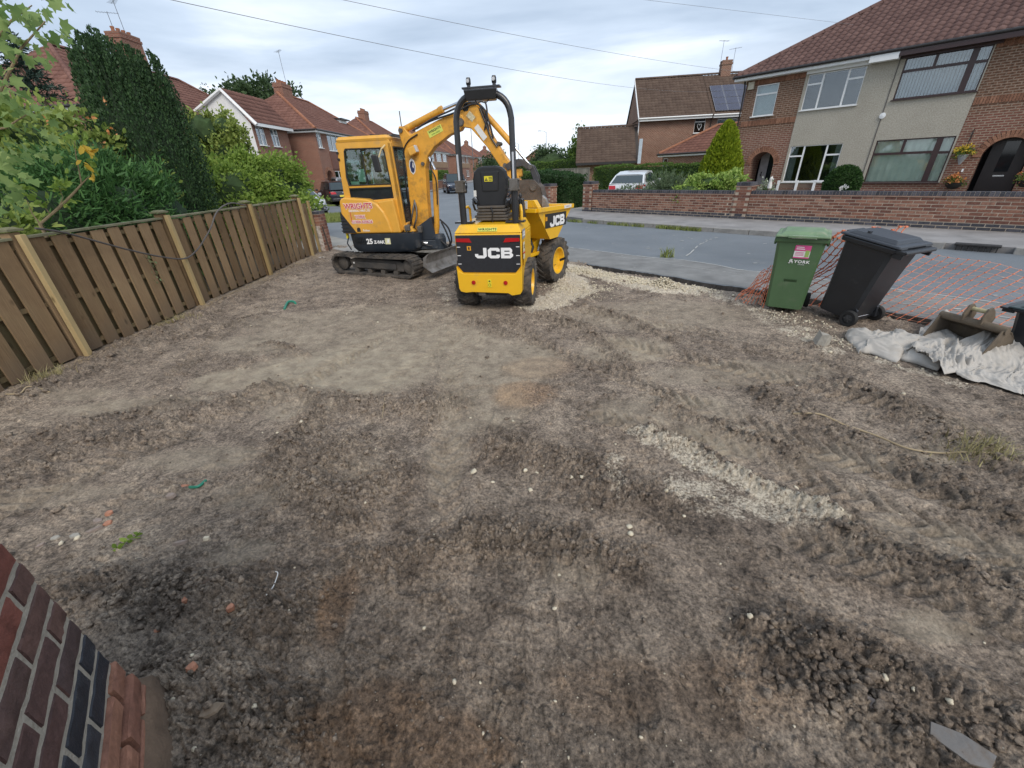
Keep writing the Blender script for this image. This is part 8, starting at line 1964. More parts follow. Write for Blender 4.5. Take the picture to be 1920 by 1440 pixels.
# --- shrubs right of the conifer
b0 = (-8.3, 13.9)
bush('tall_shrub', 'tall olive green shrub in front of the white gable, right of the dark conifer', 'bush', (b0[0], b0[1], 0), [((0, .1, 2.3), (.7, .9, .7)), ((0, -.45, 3.05), (.4, .45, .55)), ((.1, .3, 1.5), (.9, 1.4, .9)), ((.2, .9, 2.2), (.4, .5, .5)), ((0, .45, 3.0), (.45, .6, .6)), ((0, -.2, .9), (1, 1.2, .7))], 22000, .09, YELG, 'leaf', 150, .17, .66, INGRN, up=.2)
b0 = (-7.0, 13.2)
bush('spreading_shrub', 'wide bright green shrub spilling over the far half of the fence', 'bush', (b0[0], b0[1], 0), [((0, .2, 1.45), (1.0, 1.3, .85)), ((-.2, -1.2, 1.4), (.8, .9, .75)), ((.2, 1.0, 1.45), (.6, .8, .55)), ((0, -.4, .8), (1.1, 1.8, .7)), ((-.3, -.4, 1.8), (.6, .9, .55))], 32000, .09, BRTG, 'leaf', 190, .15, .70, INGRN, up=-.1)
b0 = (-6.2, 10.9); twg = thing('twiggy_shrub', 'leafless grey twiggy shrub between the conifer and the green bush', 'bush', (b0[0], b0[1], 0)); mb = MB()
for k in range(150):
    a = rng.random() * 2 * PI; p0 = Vector((rng.normal() * .12, rng.normal() * .12, .3)); p1 = p0 + Vector((math.cos(a) * .35, math.sin(a) * .35, .55 + .3 * rng.random())); p2 = p1 + Vector((rng.normal() * .22, rng.normal() * .22, .18 * rng.random())); mb.tube([p0, p1, p2], .006, 4, True, .002)
mb.build('twigs', mm('grey_twig', (.20, .155, .125), .9, var=.3), twg, kind='stuff')
tr0 = Vector((-29.5, 60, 0)); dt = thing('distant_tree', 'dark round headed tree on the skyline behind the white gable', 'tree', tr0)
P, Dd = clump_pts((0, 0, 9.6), (5.0, 4, 2.7), 9000, 90, .14, .5); leaves('foliage', P, .38, FAR_, dt, 'leaf', dirs=Dd, jit=.8, kind='stuff'); trunk_mesh('trunk', dt, [([(0, 0, 0), (.2, 0, 5), (0, 0, 9)], .4, .12)] + [([(.1, 0, 6), (x, 0, 9.5)], .15, .04) for x in (-2.5, -1, 1.5, 3)], BARK)

# ================================================================== HEDGES AND PLANTS ON THE RIGHT
def hedge(name, label, origin, rz, L, Dp, Hh, n, mat, size=.055, round_=.12, taper=0.0, group=None):
    t = thing(name, label, 'hedge', origin, rz, group)
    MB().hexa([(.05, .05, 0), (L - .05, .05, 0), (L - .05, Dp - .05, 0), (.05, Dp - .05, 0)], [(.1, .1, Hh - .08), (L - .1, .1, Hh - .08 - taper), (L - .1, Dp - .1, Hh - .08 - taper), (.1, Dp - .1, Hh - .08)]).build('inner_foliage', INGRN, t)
    A = np.array([L * Hh, L * Dp, Dp * Hh, Dp * Hh]); pr = A / A.sum(); f = rng.choice(4, n, p=pr); a, b = rng.random(n), rng.random(n); P = np.zeros((n, 3)); Dd = np.zeros((n, 3))
    m_ = f == 0; P[m_] = np.stack([a[m_] * L, 0 * a[m_], b[m_] * Hh], -1); Dd[m_] = (0, -1, .3)
    m_ = f == 1; P[m_] = np.stack([a[m_] * L, b[m_] * Dp, 0 * a[m_] + Hh], -1); Dd[m_] = (0, 0, 1)
    m_ = f == 2; P[m_] = np.stack([0 * a[m_], a[m_] * Dp, b[m_] * Hh], -1); Dd[m_] = (-1, 0, .3)
    m_ = f == 3; P[m_] = np.stack([0 * a[m_] + L, a[m_] * Dp, b[m_] * Hh], -1); Dd[m_] = (1, 0, .3)
    P[:, 2] -= taper * (P[:, 0] / L) * (P[:, 2] / Hh); q = fbm(P[:, 0] * 1.2 + P[:, 1], P[:, 2] * 1.6 + 3, 3); P += Dd * (q[:, None] * .14 - .03); P += rng.normal(size=(n, 3)) * .02
    leaves('foliage', P, size, mat, t, 'leaf', dirs=Dd, jit=.8, kind='stuff'); return t
hedge('clipped_hedge', 'dark clipped hedge block with rounded top behind the slim gate pillar', tuple(sd(15.2, 14.9, .07)), D2R(-49), 2.35, 1.3, 1.55, 9000, HEDD, .06, taper=.22)
hedge('clipped_hedge', 'lighter topped hedge running on left of the dark block, behind the excavator bucket', tuple(sd(18.6, 15.0, .07)), D2R(-49), 3.3, 1.2, 1.55, 8000, HEDG, .06)
hedge('clipped_hedge', 'long level green hedge behind the white hatchback', tuple(sd(15.2, 19.6, .07)), D2R(-49), 6.2, 1.1, 1.62, 18000, HEDG, .055)
hedge('clipped_hedge', 'high bright green hedge above the grey board fence, below the distant trees', tuple(sd(31.5, 29.5, .05)), D2R(-49), 8.0, 1.5, 2.2, 9000, HEDG, .10)
gf = thing('board_fence', 'grey weathered vertical board fence between the hedges behind the drive', 'fence', tuple(sd(22.8, 22, .07)), D2R(-49))
WGREY = wood_mat('weathered_board', (.20, .19, .17), (.33, .31, .285), .2)
for k in range(44): o = MB().box((0, 0, 0), (.118, .02, 1.58)).build('board', WGREY, gf); o.location = (.06 + k * .125, rng.uniform(-.004, .004), .79 + rng.uniform(-.008, .008))
MB().box((2.75, .04, 1.3), (5.5, .05, .08)).box((2.75, .04, .4), (5.5, .05, .08)).build('rail', WGREY, gf); MB().box((2.75, 0, 1.60), (5.52, .06, .03)).build('capping', WGREY, gf)
for (i, (s_, d_, rx, hz, n, lab)) in enumerate([(41, 44, 2.8, 4.1, 3500, 'dark rounded trees left of the far pair above the hedge'), (37.5, 45, 2.4, 3.9, 3000, 'middle dark tree of the clump above the bright hedge'), (34, 42, 1.6, 5.3, 2600, 'taller spiky topped tree beside the garage roof'), (44.5, 47, 2.0, 3.2, 2000, 'lowest small tree at the left end of the distant clump')]):
    b_ = sd(s_, d_, 0); t = thing('distant_tree', lab, 'tree', b_); P, Dd = clump_pts((0, 0, hz * .6), (rx, rx, hz * .42), n, 50, .16, .4); P = P[P[:, 2] > .3]
    leaves('foliage', P, .26, FAR_ if i != 2 else HEDG, t, 'leaf', up=.5, kind='stuff'); v0, f0 = ico2(); MB().add([tuple(np.array((0, 0, hz * .55)) + v * np.array((rx, rx, hz * .42)) * .75) for v in v0], [tuple(f) for f in f0]).build('inner_foliage', INGRN, t, kind='stuff'); trunk_mesh('trunk', t, [([(0, 0, -.2), (0, 0, hz * .6)], .15, .06)], BARK)
bush('roadside_bush', 'bushes beside the side road below the row of houses, above the seat back', 'bush', (-.9, 62, 0), [((0, 0, 1.8), (2.6, 2, 1.9)), ((3.0, 0, 1.2), (1.8, 1.5, 1.2))], 4500, .22, FAR_, 'leaf', 60, .18, .75, INGRN)
hedge('roadside_hedge', 'green hedge right of the parked cars, left edge of the seat back', (-8.7, 56, .1), D2R(84), 9, 1.2, 1.9, 4000, HEDG, .12)
hedge('roadside_hedge', 'front garden hedge below the row of white windowed houses', (-10.4, 70, .1), D2R(84), 16, 1.0, 1.3, 4000, HEDG, .14)
# golden conifer
gc = thing('golden_conifer', 'bright yellow green teardrop conifer behind the long wall', 'tree', tuple(sd(7.75, 18, .07))); P = []; Dd = []
n = 15000; f = rng.random(n) ** .8; prof = np.interp(f, [0, .08, .3, .55, .8, .95, 1], [.62, .78, .80, .66, .40, .16, .02]); a = rng.random(n) * 2 * PI
lump = 1 + .16 * fbm(np.cos(a) * 1.8 + 4 + f * 0, np.sin(a) * 1.8 + f * 4.5, 3); r__ = prof * lump * (.82 + .2 * rng.random(n)); P = np.stack([r__ * np.cos(a), r__ * np.sin(a), .05 + 2.85 * f], -1); Dd = np.stack([np.cos(a) * .5, np.sin(a) * .5, np.ones(n)], -1)
leaves('foliage', P, .105, GOLDC, gc, 'leaf', dirs=Dd, jit=.35, kind='stuff'); MB().lathe([(.0, 0), (.52, .05), (.68, .5), (.62, 1.3), (.42, 2.0), (.15, 2.6), (0, 2.75)], 18).build('inner_foliage', mm('golden_core', (.05, .085, .012), .9, var=.3), gc, kind='stuff'); trunk_mesh('trunk', gc, [([(0, 0, -.05), (0, 0, 1)], .07, .04)], BARK)
# grey green wispy shrub
wb_ = thing('wispy_shrub', 'loose grey green shrub with long arching stems between the white car and the conifer', 'bush', tuple(sd(9.35, 17, .07))); P = []; Dd = []; stm = MB()
for k in range(150):
    a = rng.random() * 2 * PI; L = .7 + .75 * rng.random(); ex__ = .9 * math.sqrt(rng.random()); e = np.array([math.cos(a) * ex__ * 1.1, math.sin(a) * ex__ * .7, .75 + .85 * rng.random() * (1 - .4 * ex__)]); n_ = 60; f = rng.random(n_) * .9 + .1
    q = np.stack([e[0] * f ** 1.2, e[1] * f ** 1.2, e[2] * f ** .8], -1); P.append(q + rng.normal(size=(n_, 3)) * .02); Dd.append(np.tile(e, (n_, 1)) + rng.normal(size=(n_, 3)) * .5); stm.tube([(0, 0, 0), tuple(e * np.array([.4, .4, .6])), tuple(e)], .006, 3, False, .002)
leaves('foliage', np.concatenate(P), .085, GREYG, wb_, 'needle', dirs=np.concatenate(Dd), jit=.3, kind='stuff'); stm.build('stems', BARK, wb_)
bush('low_shrub', 'low grey green plants spilling in front of the white car behind the wall', 'bush', tuple(sd(10.3, 15.8, .07)), [((0, 0, .55), (.55, .4, .38)), ((.6, 0, .5), (.4, .4, .3))], 2500, .06, GREYG, 'leaf', 40, .2, .6, INGRN)
bush('variegated_shrub', 'pale lime variegated low shrub spreading over the wall beside the brick pillar', 'bush', tuple(sd(6.9, 15.5, .07)), [((-.75, 0, .78), (.55, .35, .30)), ((0, 0, 1.02), (.75, .38, .28)), ((.65, .05, 1.12), (.5, .35, .20)), ((-.1, 0, .6), (1.0, .4, .4))], 7500, .085, VARI, 'leaf', 90, .17, .6, INGRN, up=.2)
tb = thing('topiary_ball', 'dark green clipped ball bush in front of the pebbledash wall', 'bush', tuple(sd(3.58, 17.4, .07))); n = 9000; d = rng.normal(size=(n, 3)); d /= np.linalg.norm(d, axis=1)[:, None]; P = d * np.array([.47, .47, .50]) * (1 + .05 * fbm(d[:, 0] * 4, d[:, 2] * 4 + d[:, 1] * 3, 3))[:, None] + np.array([0, 0, .86]) + rng.normal(size=(n, 3)) * .012
leaves('foliage', P, .05, BOXG, tb, 'leaf', dirs=d, jit=.9, kind='stuff'); v0, f0 = ico2(); MB().add([tuple(v * .43 + np.array([0, 0, .86])) for v in v0], [tuple(f) for f in f0]).build('inner_foliage', INGRN, tb, kind='stuff'); trunk_mesh('trunk', tb, [([(0, 0, 0), (0, 0, .6)], .05, .04)], BARK)
# planter, ornament, baskets
pl = thing('slatted_planter', 'low brown slatted planter screen with white posts behind the wall', 'planter', tuple(sd(5.45, 15.6, .07)), D2R(-49)); WBR = wood_mat('planter_slat', (.14, .10, .08), (.22, .16, .125), 0, ax=0)
for k in range(6): MB().box((.78, 0, .28 + k * .12), (1.5, .03, .105)).build('slat', WBR, pl)
for x in (.62, 1.12, 1.58): MB().rbox((x, -.05, .62), (.06, .05, .85), rotm(0, 0, 0)).build('white_post', WHITE, pl)
MB().box((1.62, -.03, 1.02), (.30, .10, .03)).build('white_shelf', WHITE, pl)
for k in range(2): MB().rbox((2.05, 0, .42 + k * .2), (.5, .03, .15), rotm(0, 0, 0)).build('slat', WBR, pl)
bush('flower_clump', 'small pale flowering plant on wire beside the pillar top', 'plant', tuple(sd(4.95, 14.9, .07)), [((0, 0, .85), (.22, .15, .20))], 420, .05, leaf_mat('pale_flower', (.16, .22, .09), (.55, .58, .50), None, .3), 'leaf', 18, .25, .35, INGRN)
orn = thing('garden_ornament', 'small white upright animal figurine standing on the wall beside the pillar', 'ornament', tuple(sd(4.72, 14.5, .95))); MB().lathe([(0, 0), (.055, 0), (.06, .05), (.045, .14), (.035, .19), (.045, .22), (.04, .27), (.02, .30), (0, .305)], 14).tube([(.02, -.03, .25), (.03, -.07, .24)], .018, 8).tube([(.03, .02, .29), (.04, .03, .325)], .010, 6).build('figure', mm('white_stone', (.65, .64, .60), .7), orn, smooth=50)
def basket(name, label, s_, z, flowers, cone, r=.16, d_=22.78, bracket=True, rr=.24):
    t = thing(name, label, 'hanging basket', tuple(sd(s_, d_, z)), D2R(-49))
    if cone: MB().lathe([(.0, -.34), (.02, -.34), (r, -.02), (r * .93, -.02), (.0, -.28)], 16).build('basket', mm('grey_cone', (.32, .33, .34), .6), t, smooth=40)
    else: MB().lathe([(.0, -.22), (r * .5, -.20), (r * .9, -.10), (r, 0), (r * .92, 0), (0, -.12)], 18).build('basket', mm('black_liner', (.02, .018, .016), .9, var=.3, bmp=.5), t, smooth=40)
    P, Dd = clump_pts((0, 0, .06), (rr, rr, .14), 260, 30, .2, .3); leaves('foliage', P, .06, HEDG, t, 'leaf', dirs=Dd, kind='stuff'); P, Dd = clump_pts((0, 0, .10), (rr * 1.05, rr * 1.05, .15), 420, 36, .10, .6); leaves('flowers', P, .055, flowers, t, 'leaf', dirs=Dd, kind='stuff')
    if bracket: MB().tube([(-.0, .2, .55), (0, .18, .70), (0, .0, .68), (0, -.02, .60), (0, 0, .12)], .010, 6).tube([(0, .2, .4), (0, .2, .75)], .012, 6).build('bracket', IRON, t)
    return t
basket('flower_basket', 'grey cone basket with yellow flowers hanging right of the brown window', 1.42, 1.62, YELF, True)
basket('flower_basket', 'black wall basket with orange flowers low down beside the dark porch', 1.34, .72, ORNG_, False, .24, bracket=False)
basket('flower_basket', 'orange begonia basket high at the right picture edge in front of the porch', -.30, 1.52, ORNG_, False, .16, 22.5)
basket('flower_basket', 'large drift of orange blooms low at the right picture edge', -.40, .78, ORNG_, False, .26, 22.6, bracket=False, rr=.34)
q = sd(3.0, 14.9, .85)
P, Dd = clump_pts((q.x, q.y, .93), (.10, .06, .07), 80, 12, .2, .3); tag(leaves('white_flowers', P, .045, leaf_mat('white_petal', (.6, .6, .6), (.75, .75, .72), None, .3), None, 'leaf', dirs=Dd), 'little white flowers peeping over the wall below the brown window', 'flowers')
# ================================================================== BINS
def bin_(name, label, loc, rz, tiltx, mat, lidmat, sticker=False, open_lid=0.0, rot=None):
    """wheels and hinge on +y side, front on -y"""
    t = thing(name, label, 'wheelie bin', loc, 0, None, rot or (tiltx, 0, rz))
    secs = [(.21, .22, .06), (.215, .225, .10), (.24, .255, .60), (.262, .285, .93), (.264, .288, .95)]
    def sec(hx, hy, z, c=.035):
        y0, y1 = -hy, hy * .92
        return [(-hx + c, y0), (hx - c, y0), (hx, y0 + c), (hx, y1 - c), (hx - c, y1), (-hx + c, y1), (-hx, y1 - c), (-hx, y0 + c)]
    loft('body', [(sec(hx, hy, z), z) for hx, hy, z in secs], mat, t, smooth=30)
    # rolled top rim
    MB().hexa([(-.285, -.305, .925), (.285, -.305, .925), (.285, .285, .925), (-.285, .285, .925)], [(-.292, -.315, .985), (.292, -.315, .985), (.292, .295, .985), (-.292, .295, .985)]).build('rim', mat, t, bevel=.012)
    MB().box((0, .33, .965), (.56, .10, .035)).cyl((-.27, .375, .965), (.27, .375, .965), .022, 10).box((-.25, .32, .93), (.03, .1, .08)).box((.25, .32, .93), (.03, .1, .08)).build('handle', mat, t, bevel=.006)
    M_l = Matrix.Rotation(open_lid, 3, 'X'); lid = MB()
    lid.hexa([(-.295, -.64, 0), (.295, -.64, 0), (.30, .04, 0), (-.30, .04, 0)], [(-.285, -.63, .028), (.285, -.63, .028), (.29, .03, .03), (-.29, .03, .03)])
    lid.hexa([(-.25, -.59, .027), (.25, -.59, .027), (.255, -.03, .027), (-.255, -.03, .027)], [(-.20, -.53, .062), (.20, -.53, .062), (.205, -.07, .066), (-.205, -.07, .066)])
    lo_ = lid.build('lid', lidmat, t, bevel=.012); lo_.location = (0, .29, .99); lo_.rotation_euler = (open_lid, 0, 0)
    MB().box((0, -.645, .012), (.30, .03, .03)).build('lid_grip', lidmat, lo_, bevel=.006)
    for s_ in (-1, 1):
        MB().cyl((s_ * .27, .31, .99), (s_ * .16, .31, .99), .02, 10).build('hinge', lidmat, t)
        w_ = MB().lathe([(.055, -.025), (.09, -.028), (.10, -.015), (.10, .015), (.09, .028), (.055, .025)], 24, M=Matrix.Rotation(PI / 2, 3, 'Y'), T=(s_ * .255, .20, .10)).build('wheel', mm('bin_tyre', (.018, .018, .018), .8, dirt=.3), t, smooth=40)
        hb = MB().lathe([(0, -.02), (.055, -.012), (.055, .012), (0, .02)], 20, M=Matrix.Rotation(PI / 2, 3, 'Y'), T=(s_ * .255, .20, .10))
        for k in range(6): a = k * PI / 3; hb.tube([(s_ * .28, .20, .10), (s_ * .277, .20 + .05 * math.cos(a), .10 + .05 * math.sin(a))], .006, 4)
        hb.build('hub', mm('hub_grey', (.06, .06, .06), .6), w_, smooth=40)
        MB().hexa([(s_ * .19 - .02, .12, .05), (s_ * .19 + .02, .12, .05), (s_ * .19 + .02, .25, .08), (s_ * .19 - .02, .25, .08)], [(s_ * .19 - .02, .15, .28), (s_ * .19 + .02, .15, .28), (s_ * .19 + .02, .22, .20), (s_ * .19 - .02, .22, .20)]).build('wheel_bracket', mat, t)
    MB().cyl((-.25, .20, .10), (.25, .20, .10), .010, 10).build('axle', CHROME, t)
    return t
GRN = mm('bin_green', (0.072, 0.135, 0.062), .48, var=.08, vs=4, dirt=.14, dcol=(.16, .17, .12)); GRNL = mm('bin_green_faded', (0.15, 0.235, 0.13), .6, var=.12, vs=6, dirt=.3, dcol=(.34, .34, .26))
GRB = mm('bin_black', (0.020, 0.022, 0.026), .36, var=.15, vs=4, dirt=.12, dcol=(.09, .09, .085)); GRBL = mm('bin_black_lid', (0.032, 0.036, 0.044), .34, var=.15)
gbn = bin_('wheelie_bin', 'green wheelie bin with pink and white sticker, standing left of the black one', (3.50, 4.93, .02), D2R(-36), 0, GRN, GRNL)
fy = -.262
hr = MB().hexa([(-.07, -.243, .42), (.07, -.243, .42), (.07, -.225, .42), (-.07, -.225, .42)], [(-.07, -.262, .46), (.07, -.262, .46), (.07, -.23, .46), (-.07, -.23, .46)]).build('grip_recess', mm('bin_green_shade', (0.04, 0.085, 0.035), .6), gbn)
def onface(z): return -(.22 + (z - .06) / .87 * .065) - .003
def plate(x0, x1, z0, z1, mat, nm, off=0.0, parent=gbn): return MB().add([(x0, onface(z0) - off, z0), (x1, onface(z0) - off, z0), (x1, onface(z1) - off, z1), (x0, onface(z1) - off, z1)], [(0, 1, 2, 3)]).build(nm, mat, parent)
plate(-.045, .125, .735, .895, PADW, 'sticker'); plate(-.045, .125, .825, .895, mm('pink_print', (.62, .08, .25), .5), 'sticker_band', .0015); plate(-.045, .125, .735, .75, mm('pink_print', (.62, .08, .25)), 'sticker_band', .0015); plate(.075, .118, .755, .835, mm('green_print2', (.30, .45, .12), .5), 'sticker_picture', .003); plate(-.03, .06, .845, .855, WHITEP, 'sticker_line', .003); plate(-.03, .05, .868, .876, WHITEP, 'sticker_line', .003)
for k in range(3): plate(-.03, .06, .77 + k * .016, .776 + k * .016, mm('pink_print', (.62, .08, .25)), 'sticker_line', .002)
text('YORK', .050, WHITEP, gbn, (.065, onface(.69) - .002, .69), (PI / 2 + .075, 0, 0), .0008, .0012, sx=1.15, space=1.15); text('COUNCIL', .016, WHITEP, gbn, (.065, onface(.657) - .002, .657), (PI / 2 + .075, 0, 0), .0005, 0)
em = MB()
for (a, b, c, d) in [(-.06, .70, .025, .006), (-.05, .685, .03, .006), (-.055, .715, .02, .006), (-.065, .69, .006, .04), (-.045, .70, .006, .035), (-.035, .68, .006, .025), (-.07, .67, .02, .006)]: em.box((a, onface(b) - .003, b), (c, .002, d))
em.build('lion_emblem', WHITEP, gbn)
MB().hexa([(-.09, -.22, .07), (.06, -.22, .07), (.06, -.215, .07), (-.09, -.215, .07)], [(-.06, -.246, .42), (.06, -.246, .42), (.06, -.23, .42), (-.06, -.23, .42)]).build('front_rib', GRN, gbn, bevel=.006)
MB().box((0, 0, 0), (.26, .004, .035)).build('lid_label', PADW, gbn).location = (.02, -.352, 1.0)
MB().box((.29, .0, .90), (.03, .12, .08)).box((-.29, .0, .90), (.03, .12, .08)).build('side_flange', GRN, gbn, bevel=.01)
bbn = bin_('wheelie_bin', 'black wheelie bin tipped slightly back, lid closed, right of the green bin', (3.96, 4.52, .03), 0, 0, GRB, GRBL, rot=(D2R(-9), 0, D2R(-160)))
bbn.scale = (.90,) * 3; gbn.scale = (.90,) * 3
MB().box((0, 0, 0), (.04, .03, .03)).build('lid_knob', GRBL, bbn).location = (.18, -.1, 1.06)
# third bin at the right edge
tb_ = bin_('low_bin', 'dark low lidded bin cut off by the right picture edge, behind the grey cloth', (4.76, 3.24, .0), 0, 0, GRB, mm('bin_dark_green_lid', (.015, .03, .03), .4), rot=(0, 0, D2R(20)))
tb_.scale = (.8, .8, .46); tb_['category'] = 'bin'

# ================================================================== ORANGE SAFETY NET
NET_O = mm('orange_mesh_plastic', (0.82, 0.25, 0.12), .45, var=.12, vs=8); NET_P = mm('faded_mesh_cord', (0.75, 0.38, 0.26), .5, var=.12)
def hit_d(px, py, d_):
    r_ = Vector(ray(px, py)); k = d_ / r_.dot(V); return Vector((0, 0, CAM_H)) + r_ * k
def net(name, label, surf, nu, nv, rowskip=1, r=.0027):
    t = thing(name, label, 'safety net', surf(0, 0)); o = t.location.copy(); mu = MB(); mv = MB(); mk = MB()
    for i in range(nu + 1): mu.tube([surf(i / nu, j / (nv * 2)) - o for j in range(nv * 2 + 1)], r * 1.25, 4, False)
    for j in range(nv + 1): mv.tube([surf(i / (nu * 2), j / nv) - o for i in range(nu * 2 + 1)], r * .7, 4, False)
    for i in range(nu + 1):
        for j in range(nv + 1): mk.box((0, 0, 0), (r * 5, r * 5, r * 3), None, surf(i / nu, j / nv) - o)
    mu.build('net_strands', NET_O, t, kind='stuff'); mv.build('net_cords', NET_P, t, kind='stuff'); mk.build('net_knots', NET_O, t, kind='stuff'); return t
def bil(c, u_, v_):
    a = c[0].lerp(c[1], u_); b = c[3].lerp(c[2], u_); return a.lerp(b, v_)
C1 = [Vector(gp(1620, 545, .10)) + Vector((-.1, .1, 0)), sd(-2.2, 6.35, .0), sd(-2.6, 7.25, .30), sd(.72, 7.0, .62)]
def s1(u_, v_):
    p = bil([sd(.95, 6.30, -.06), sd(-2.4, 6.10, -.05), sd(-2.7, 6.62, .62), sd(.35, 6.72, .70)], u_, v_)
    k = math.sin(PI * u_) ; return p + V * (.10 * math.sin(u_ * 7) * v_ + .05 * math.sin(v_ * 9 + u_ * 12)) + Vector((0, 0, -.14 * k * v_ + .02 * math.sin(u_ * 23 + v_ * 4)))
net('safety_net', 'orange plastic mesh sagging between the black bin and the picture edge', s1, 38, 15)
def s2(u_, v_):
    p = bil([sd(2.05, 6.05, -.02), sd(.95, 6.20, -.05), sd(.55, 6.35, .98), sd(1.12, 6.25, .90)], u_, v_)
    return p + V * (.08 * math.sin(u_ * 9 + v_ * 3)) + U * (.05 * math.sin(v_ * 8)) + Vector((0, 0, .03 * math.sin(u_ * 15)))
net('safety_net', 'bunched orange mesh between and behind the green and black bins', s2, 12, 12, r=.005)
def s3(u_, v_):
    p = bil([sd(2.0, 5.85, .02), sd(1.6, 5.75, .02), sd(1.65, 5.95, .50), sd(1.78, 6.0, .42)], u_, v_); return p + V * (.04 * math.sin(u_ * 11)) + Vector((0, 0, .03 * math.sin(u_ * 9 + v_ * 9)))
net('safety_net', 'small gathered end of orange mesh at the left side of the green bin', s3, 9, 8)

# ================================================================== SPARE DIGGER BUCKET
MUDST = mm('muddy_bucket_steel', (.125, .10, .075), .75, metal=.15, var=.3, vs=9, dirt=.7, ds=7, dcol=(.19, .15, .105), bmp=.4)
c_ = gp(1835, 640); bk_t = thing('digger_bucket', 'spare muddy digging bucket lying mouth down behind the grey cloth', 'digger bucket', (4.27, 3.46, 0.0), D2R(-77))
bk_t.scale = (.60, .75, .85)
prof = [(0, .34), (-.10, .33), (-.22, .25), (-.27, .12), (-.24, 0.0)]
mb = MB(); Wb = .40
for (a, b) in zip(prof[:-1], prof[1:]): mb.hexa([(-Wb, a[0], a[1]), (Wb, a[0], a[1]), (Wb, a[0] + .01, a[1] - .012), (-Wb, a[0] + .01, a[1] - .012)], [(-Wb, b[0], b[1]), (Wb, b[0], b[1]), (Wb, b[0] + .012, b[1]), (-Wb, b[0] + .012, b[1])])
for s_ in (-1, 1): mb.prism([(-.27, .12), (-.24, 0), (.16, -.02), (.20, .10), (.06, .36), (-.02, .36), (-.12, .33), (-.22, .25)], s_ * Wb, s_ * (Wb - .014), axis='x')
# mouth faces the camera side
bko2 = mb.build('shell', MUDST, bk_t); bko2.rotation_euler = (0, 0, PI)
MB().tube([(-Wb - .02, .0, .36), (Wb + .02, .0, .36)], .040, 14).build('cross_tube', MUDST, bk_t, smooth=40)
for x in (-.11, .12):
    MB().prism([(-.05, .36), (.13, .36), (.15, .42), (.09, .50), (.03, .545), (-.03, .53), (-.07, .44)], x - .014, x + .014, axis='x').build('lug_plate', MUDST, bk_t, bevel=.005)
MB().tube([(-.11, .03, .49), (.12, .03, .49)], .022, 10).build('hanger_pin', mm('straw_dirt', (.42, .37, .22), .9, var=.3, vs=20), bk_t, smooth=40)

# ================================================================== GREY CLOTH
CLOTH = M_('grey_tarpaulin', (0.42, 0.395, 0.36), .85, var=.14, vs=4, dirt=.26, ds=4, dcol=(.27, .24, .20), bmp=.25, bs=180)
def cloth_sheet(outline_px, zfun, n=130, m=70, seed=0):
    """sheet over the quad given by 4 px corners (ground), height by zfun(u,v)"""
    c = [Vector(gp(*p)) for p in outline_px]; u_, v_ = np.meshgrid(np.linspace(0, 1, n), np.linspace(0, 1, m), indexing='ij')
    C_ = [np.array(q) for q in c]; P = ((C_[0][None, None] * (1 - u_[..., None]) + C_[1][None, None] * u_[..., None]) * (1 - v_[..., None]) + (C_[3][None, None] * (1 - u_[..., None]) + C_[2][None, None] * u_[..., None]) * v_[..., None])
    return P, u_, v_
def fold_field(u_, v_, sc, seed, asp=2.2):
    a = fbm(u_ * sc + seed, v_ * sc * asp + seed * 2, 3, .5, ridged=True); b = fbm((u_ + v_ * .6) * sc * 1.7 + 5 + seed, (v_ - u_ * .5) * sc * .8, 3, .5, ridged=True)
    c = fbm(u_ * sc * 3.3 + 2 + seed, v_ * sc * 2.9 + u_ * 3, 2, .5, ridged=True); return a * .6 + b * .5 + c * .28
def sheet_obj(name, parent, P, col=None):
    n, m = P.shape[:2]; idx = np.arange(n * m).reshape(n, m); q = np.stack([idx[:-1, :-1], idx[1:, :-1], idx[1:, 1:], idx[:-1, 1:]], -1).reshape(-1, 4)
    o = mesh_np(name, P.reshape(-1, 3), q, CLOTH, parent=parent, smooth=True); s_ = o.modifiers.new('solid', 'SOLIDIFY'); s_.thickness = .003; return o
gcl = thing('grey_cloth', 'large crumpled dirty grey ground sheet heaped in front of the spare bucket', 'cloth', (0, 0, 0))
# rucked roll along the left
P, u_, v_ = cloth_sheet([(1588, 628), (1800, 640), (1790, 700), (1600, 662)], None, 170, 60)
env = np.clip(np.minimum(v_, 1 - v_) * 5, 0, 1) ** .6 * np.clip(np.minimum(u_ * 8, (1 - u_) * 9), 0, 1) ** .5
z = env * (.025 + .085 * np.clip(fold_field(u_, v_, 2.6, 1.3, .7), -.2, 1.2) + .03 * np.sin(u_ * 9 + v_ * 2) ** 2 + .018 * fbm(u_ * 11, v_ * 5, 2, ridged=True)); P[..., 2] = z + .012
P[..., 0] += .04 * np.sin(v_ * 9 + u_ * 14) * env; P[..., 1] += .06 * np.sin(u_ * 17 + v_ * 5) + .03 * np.sin(u_ * 31); sheet_obj('rucked_part', gcl, P)
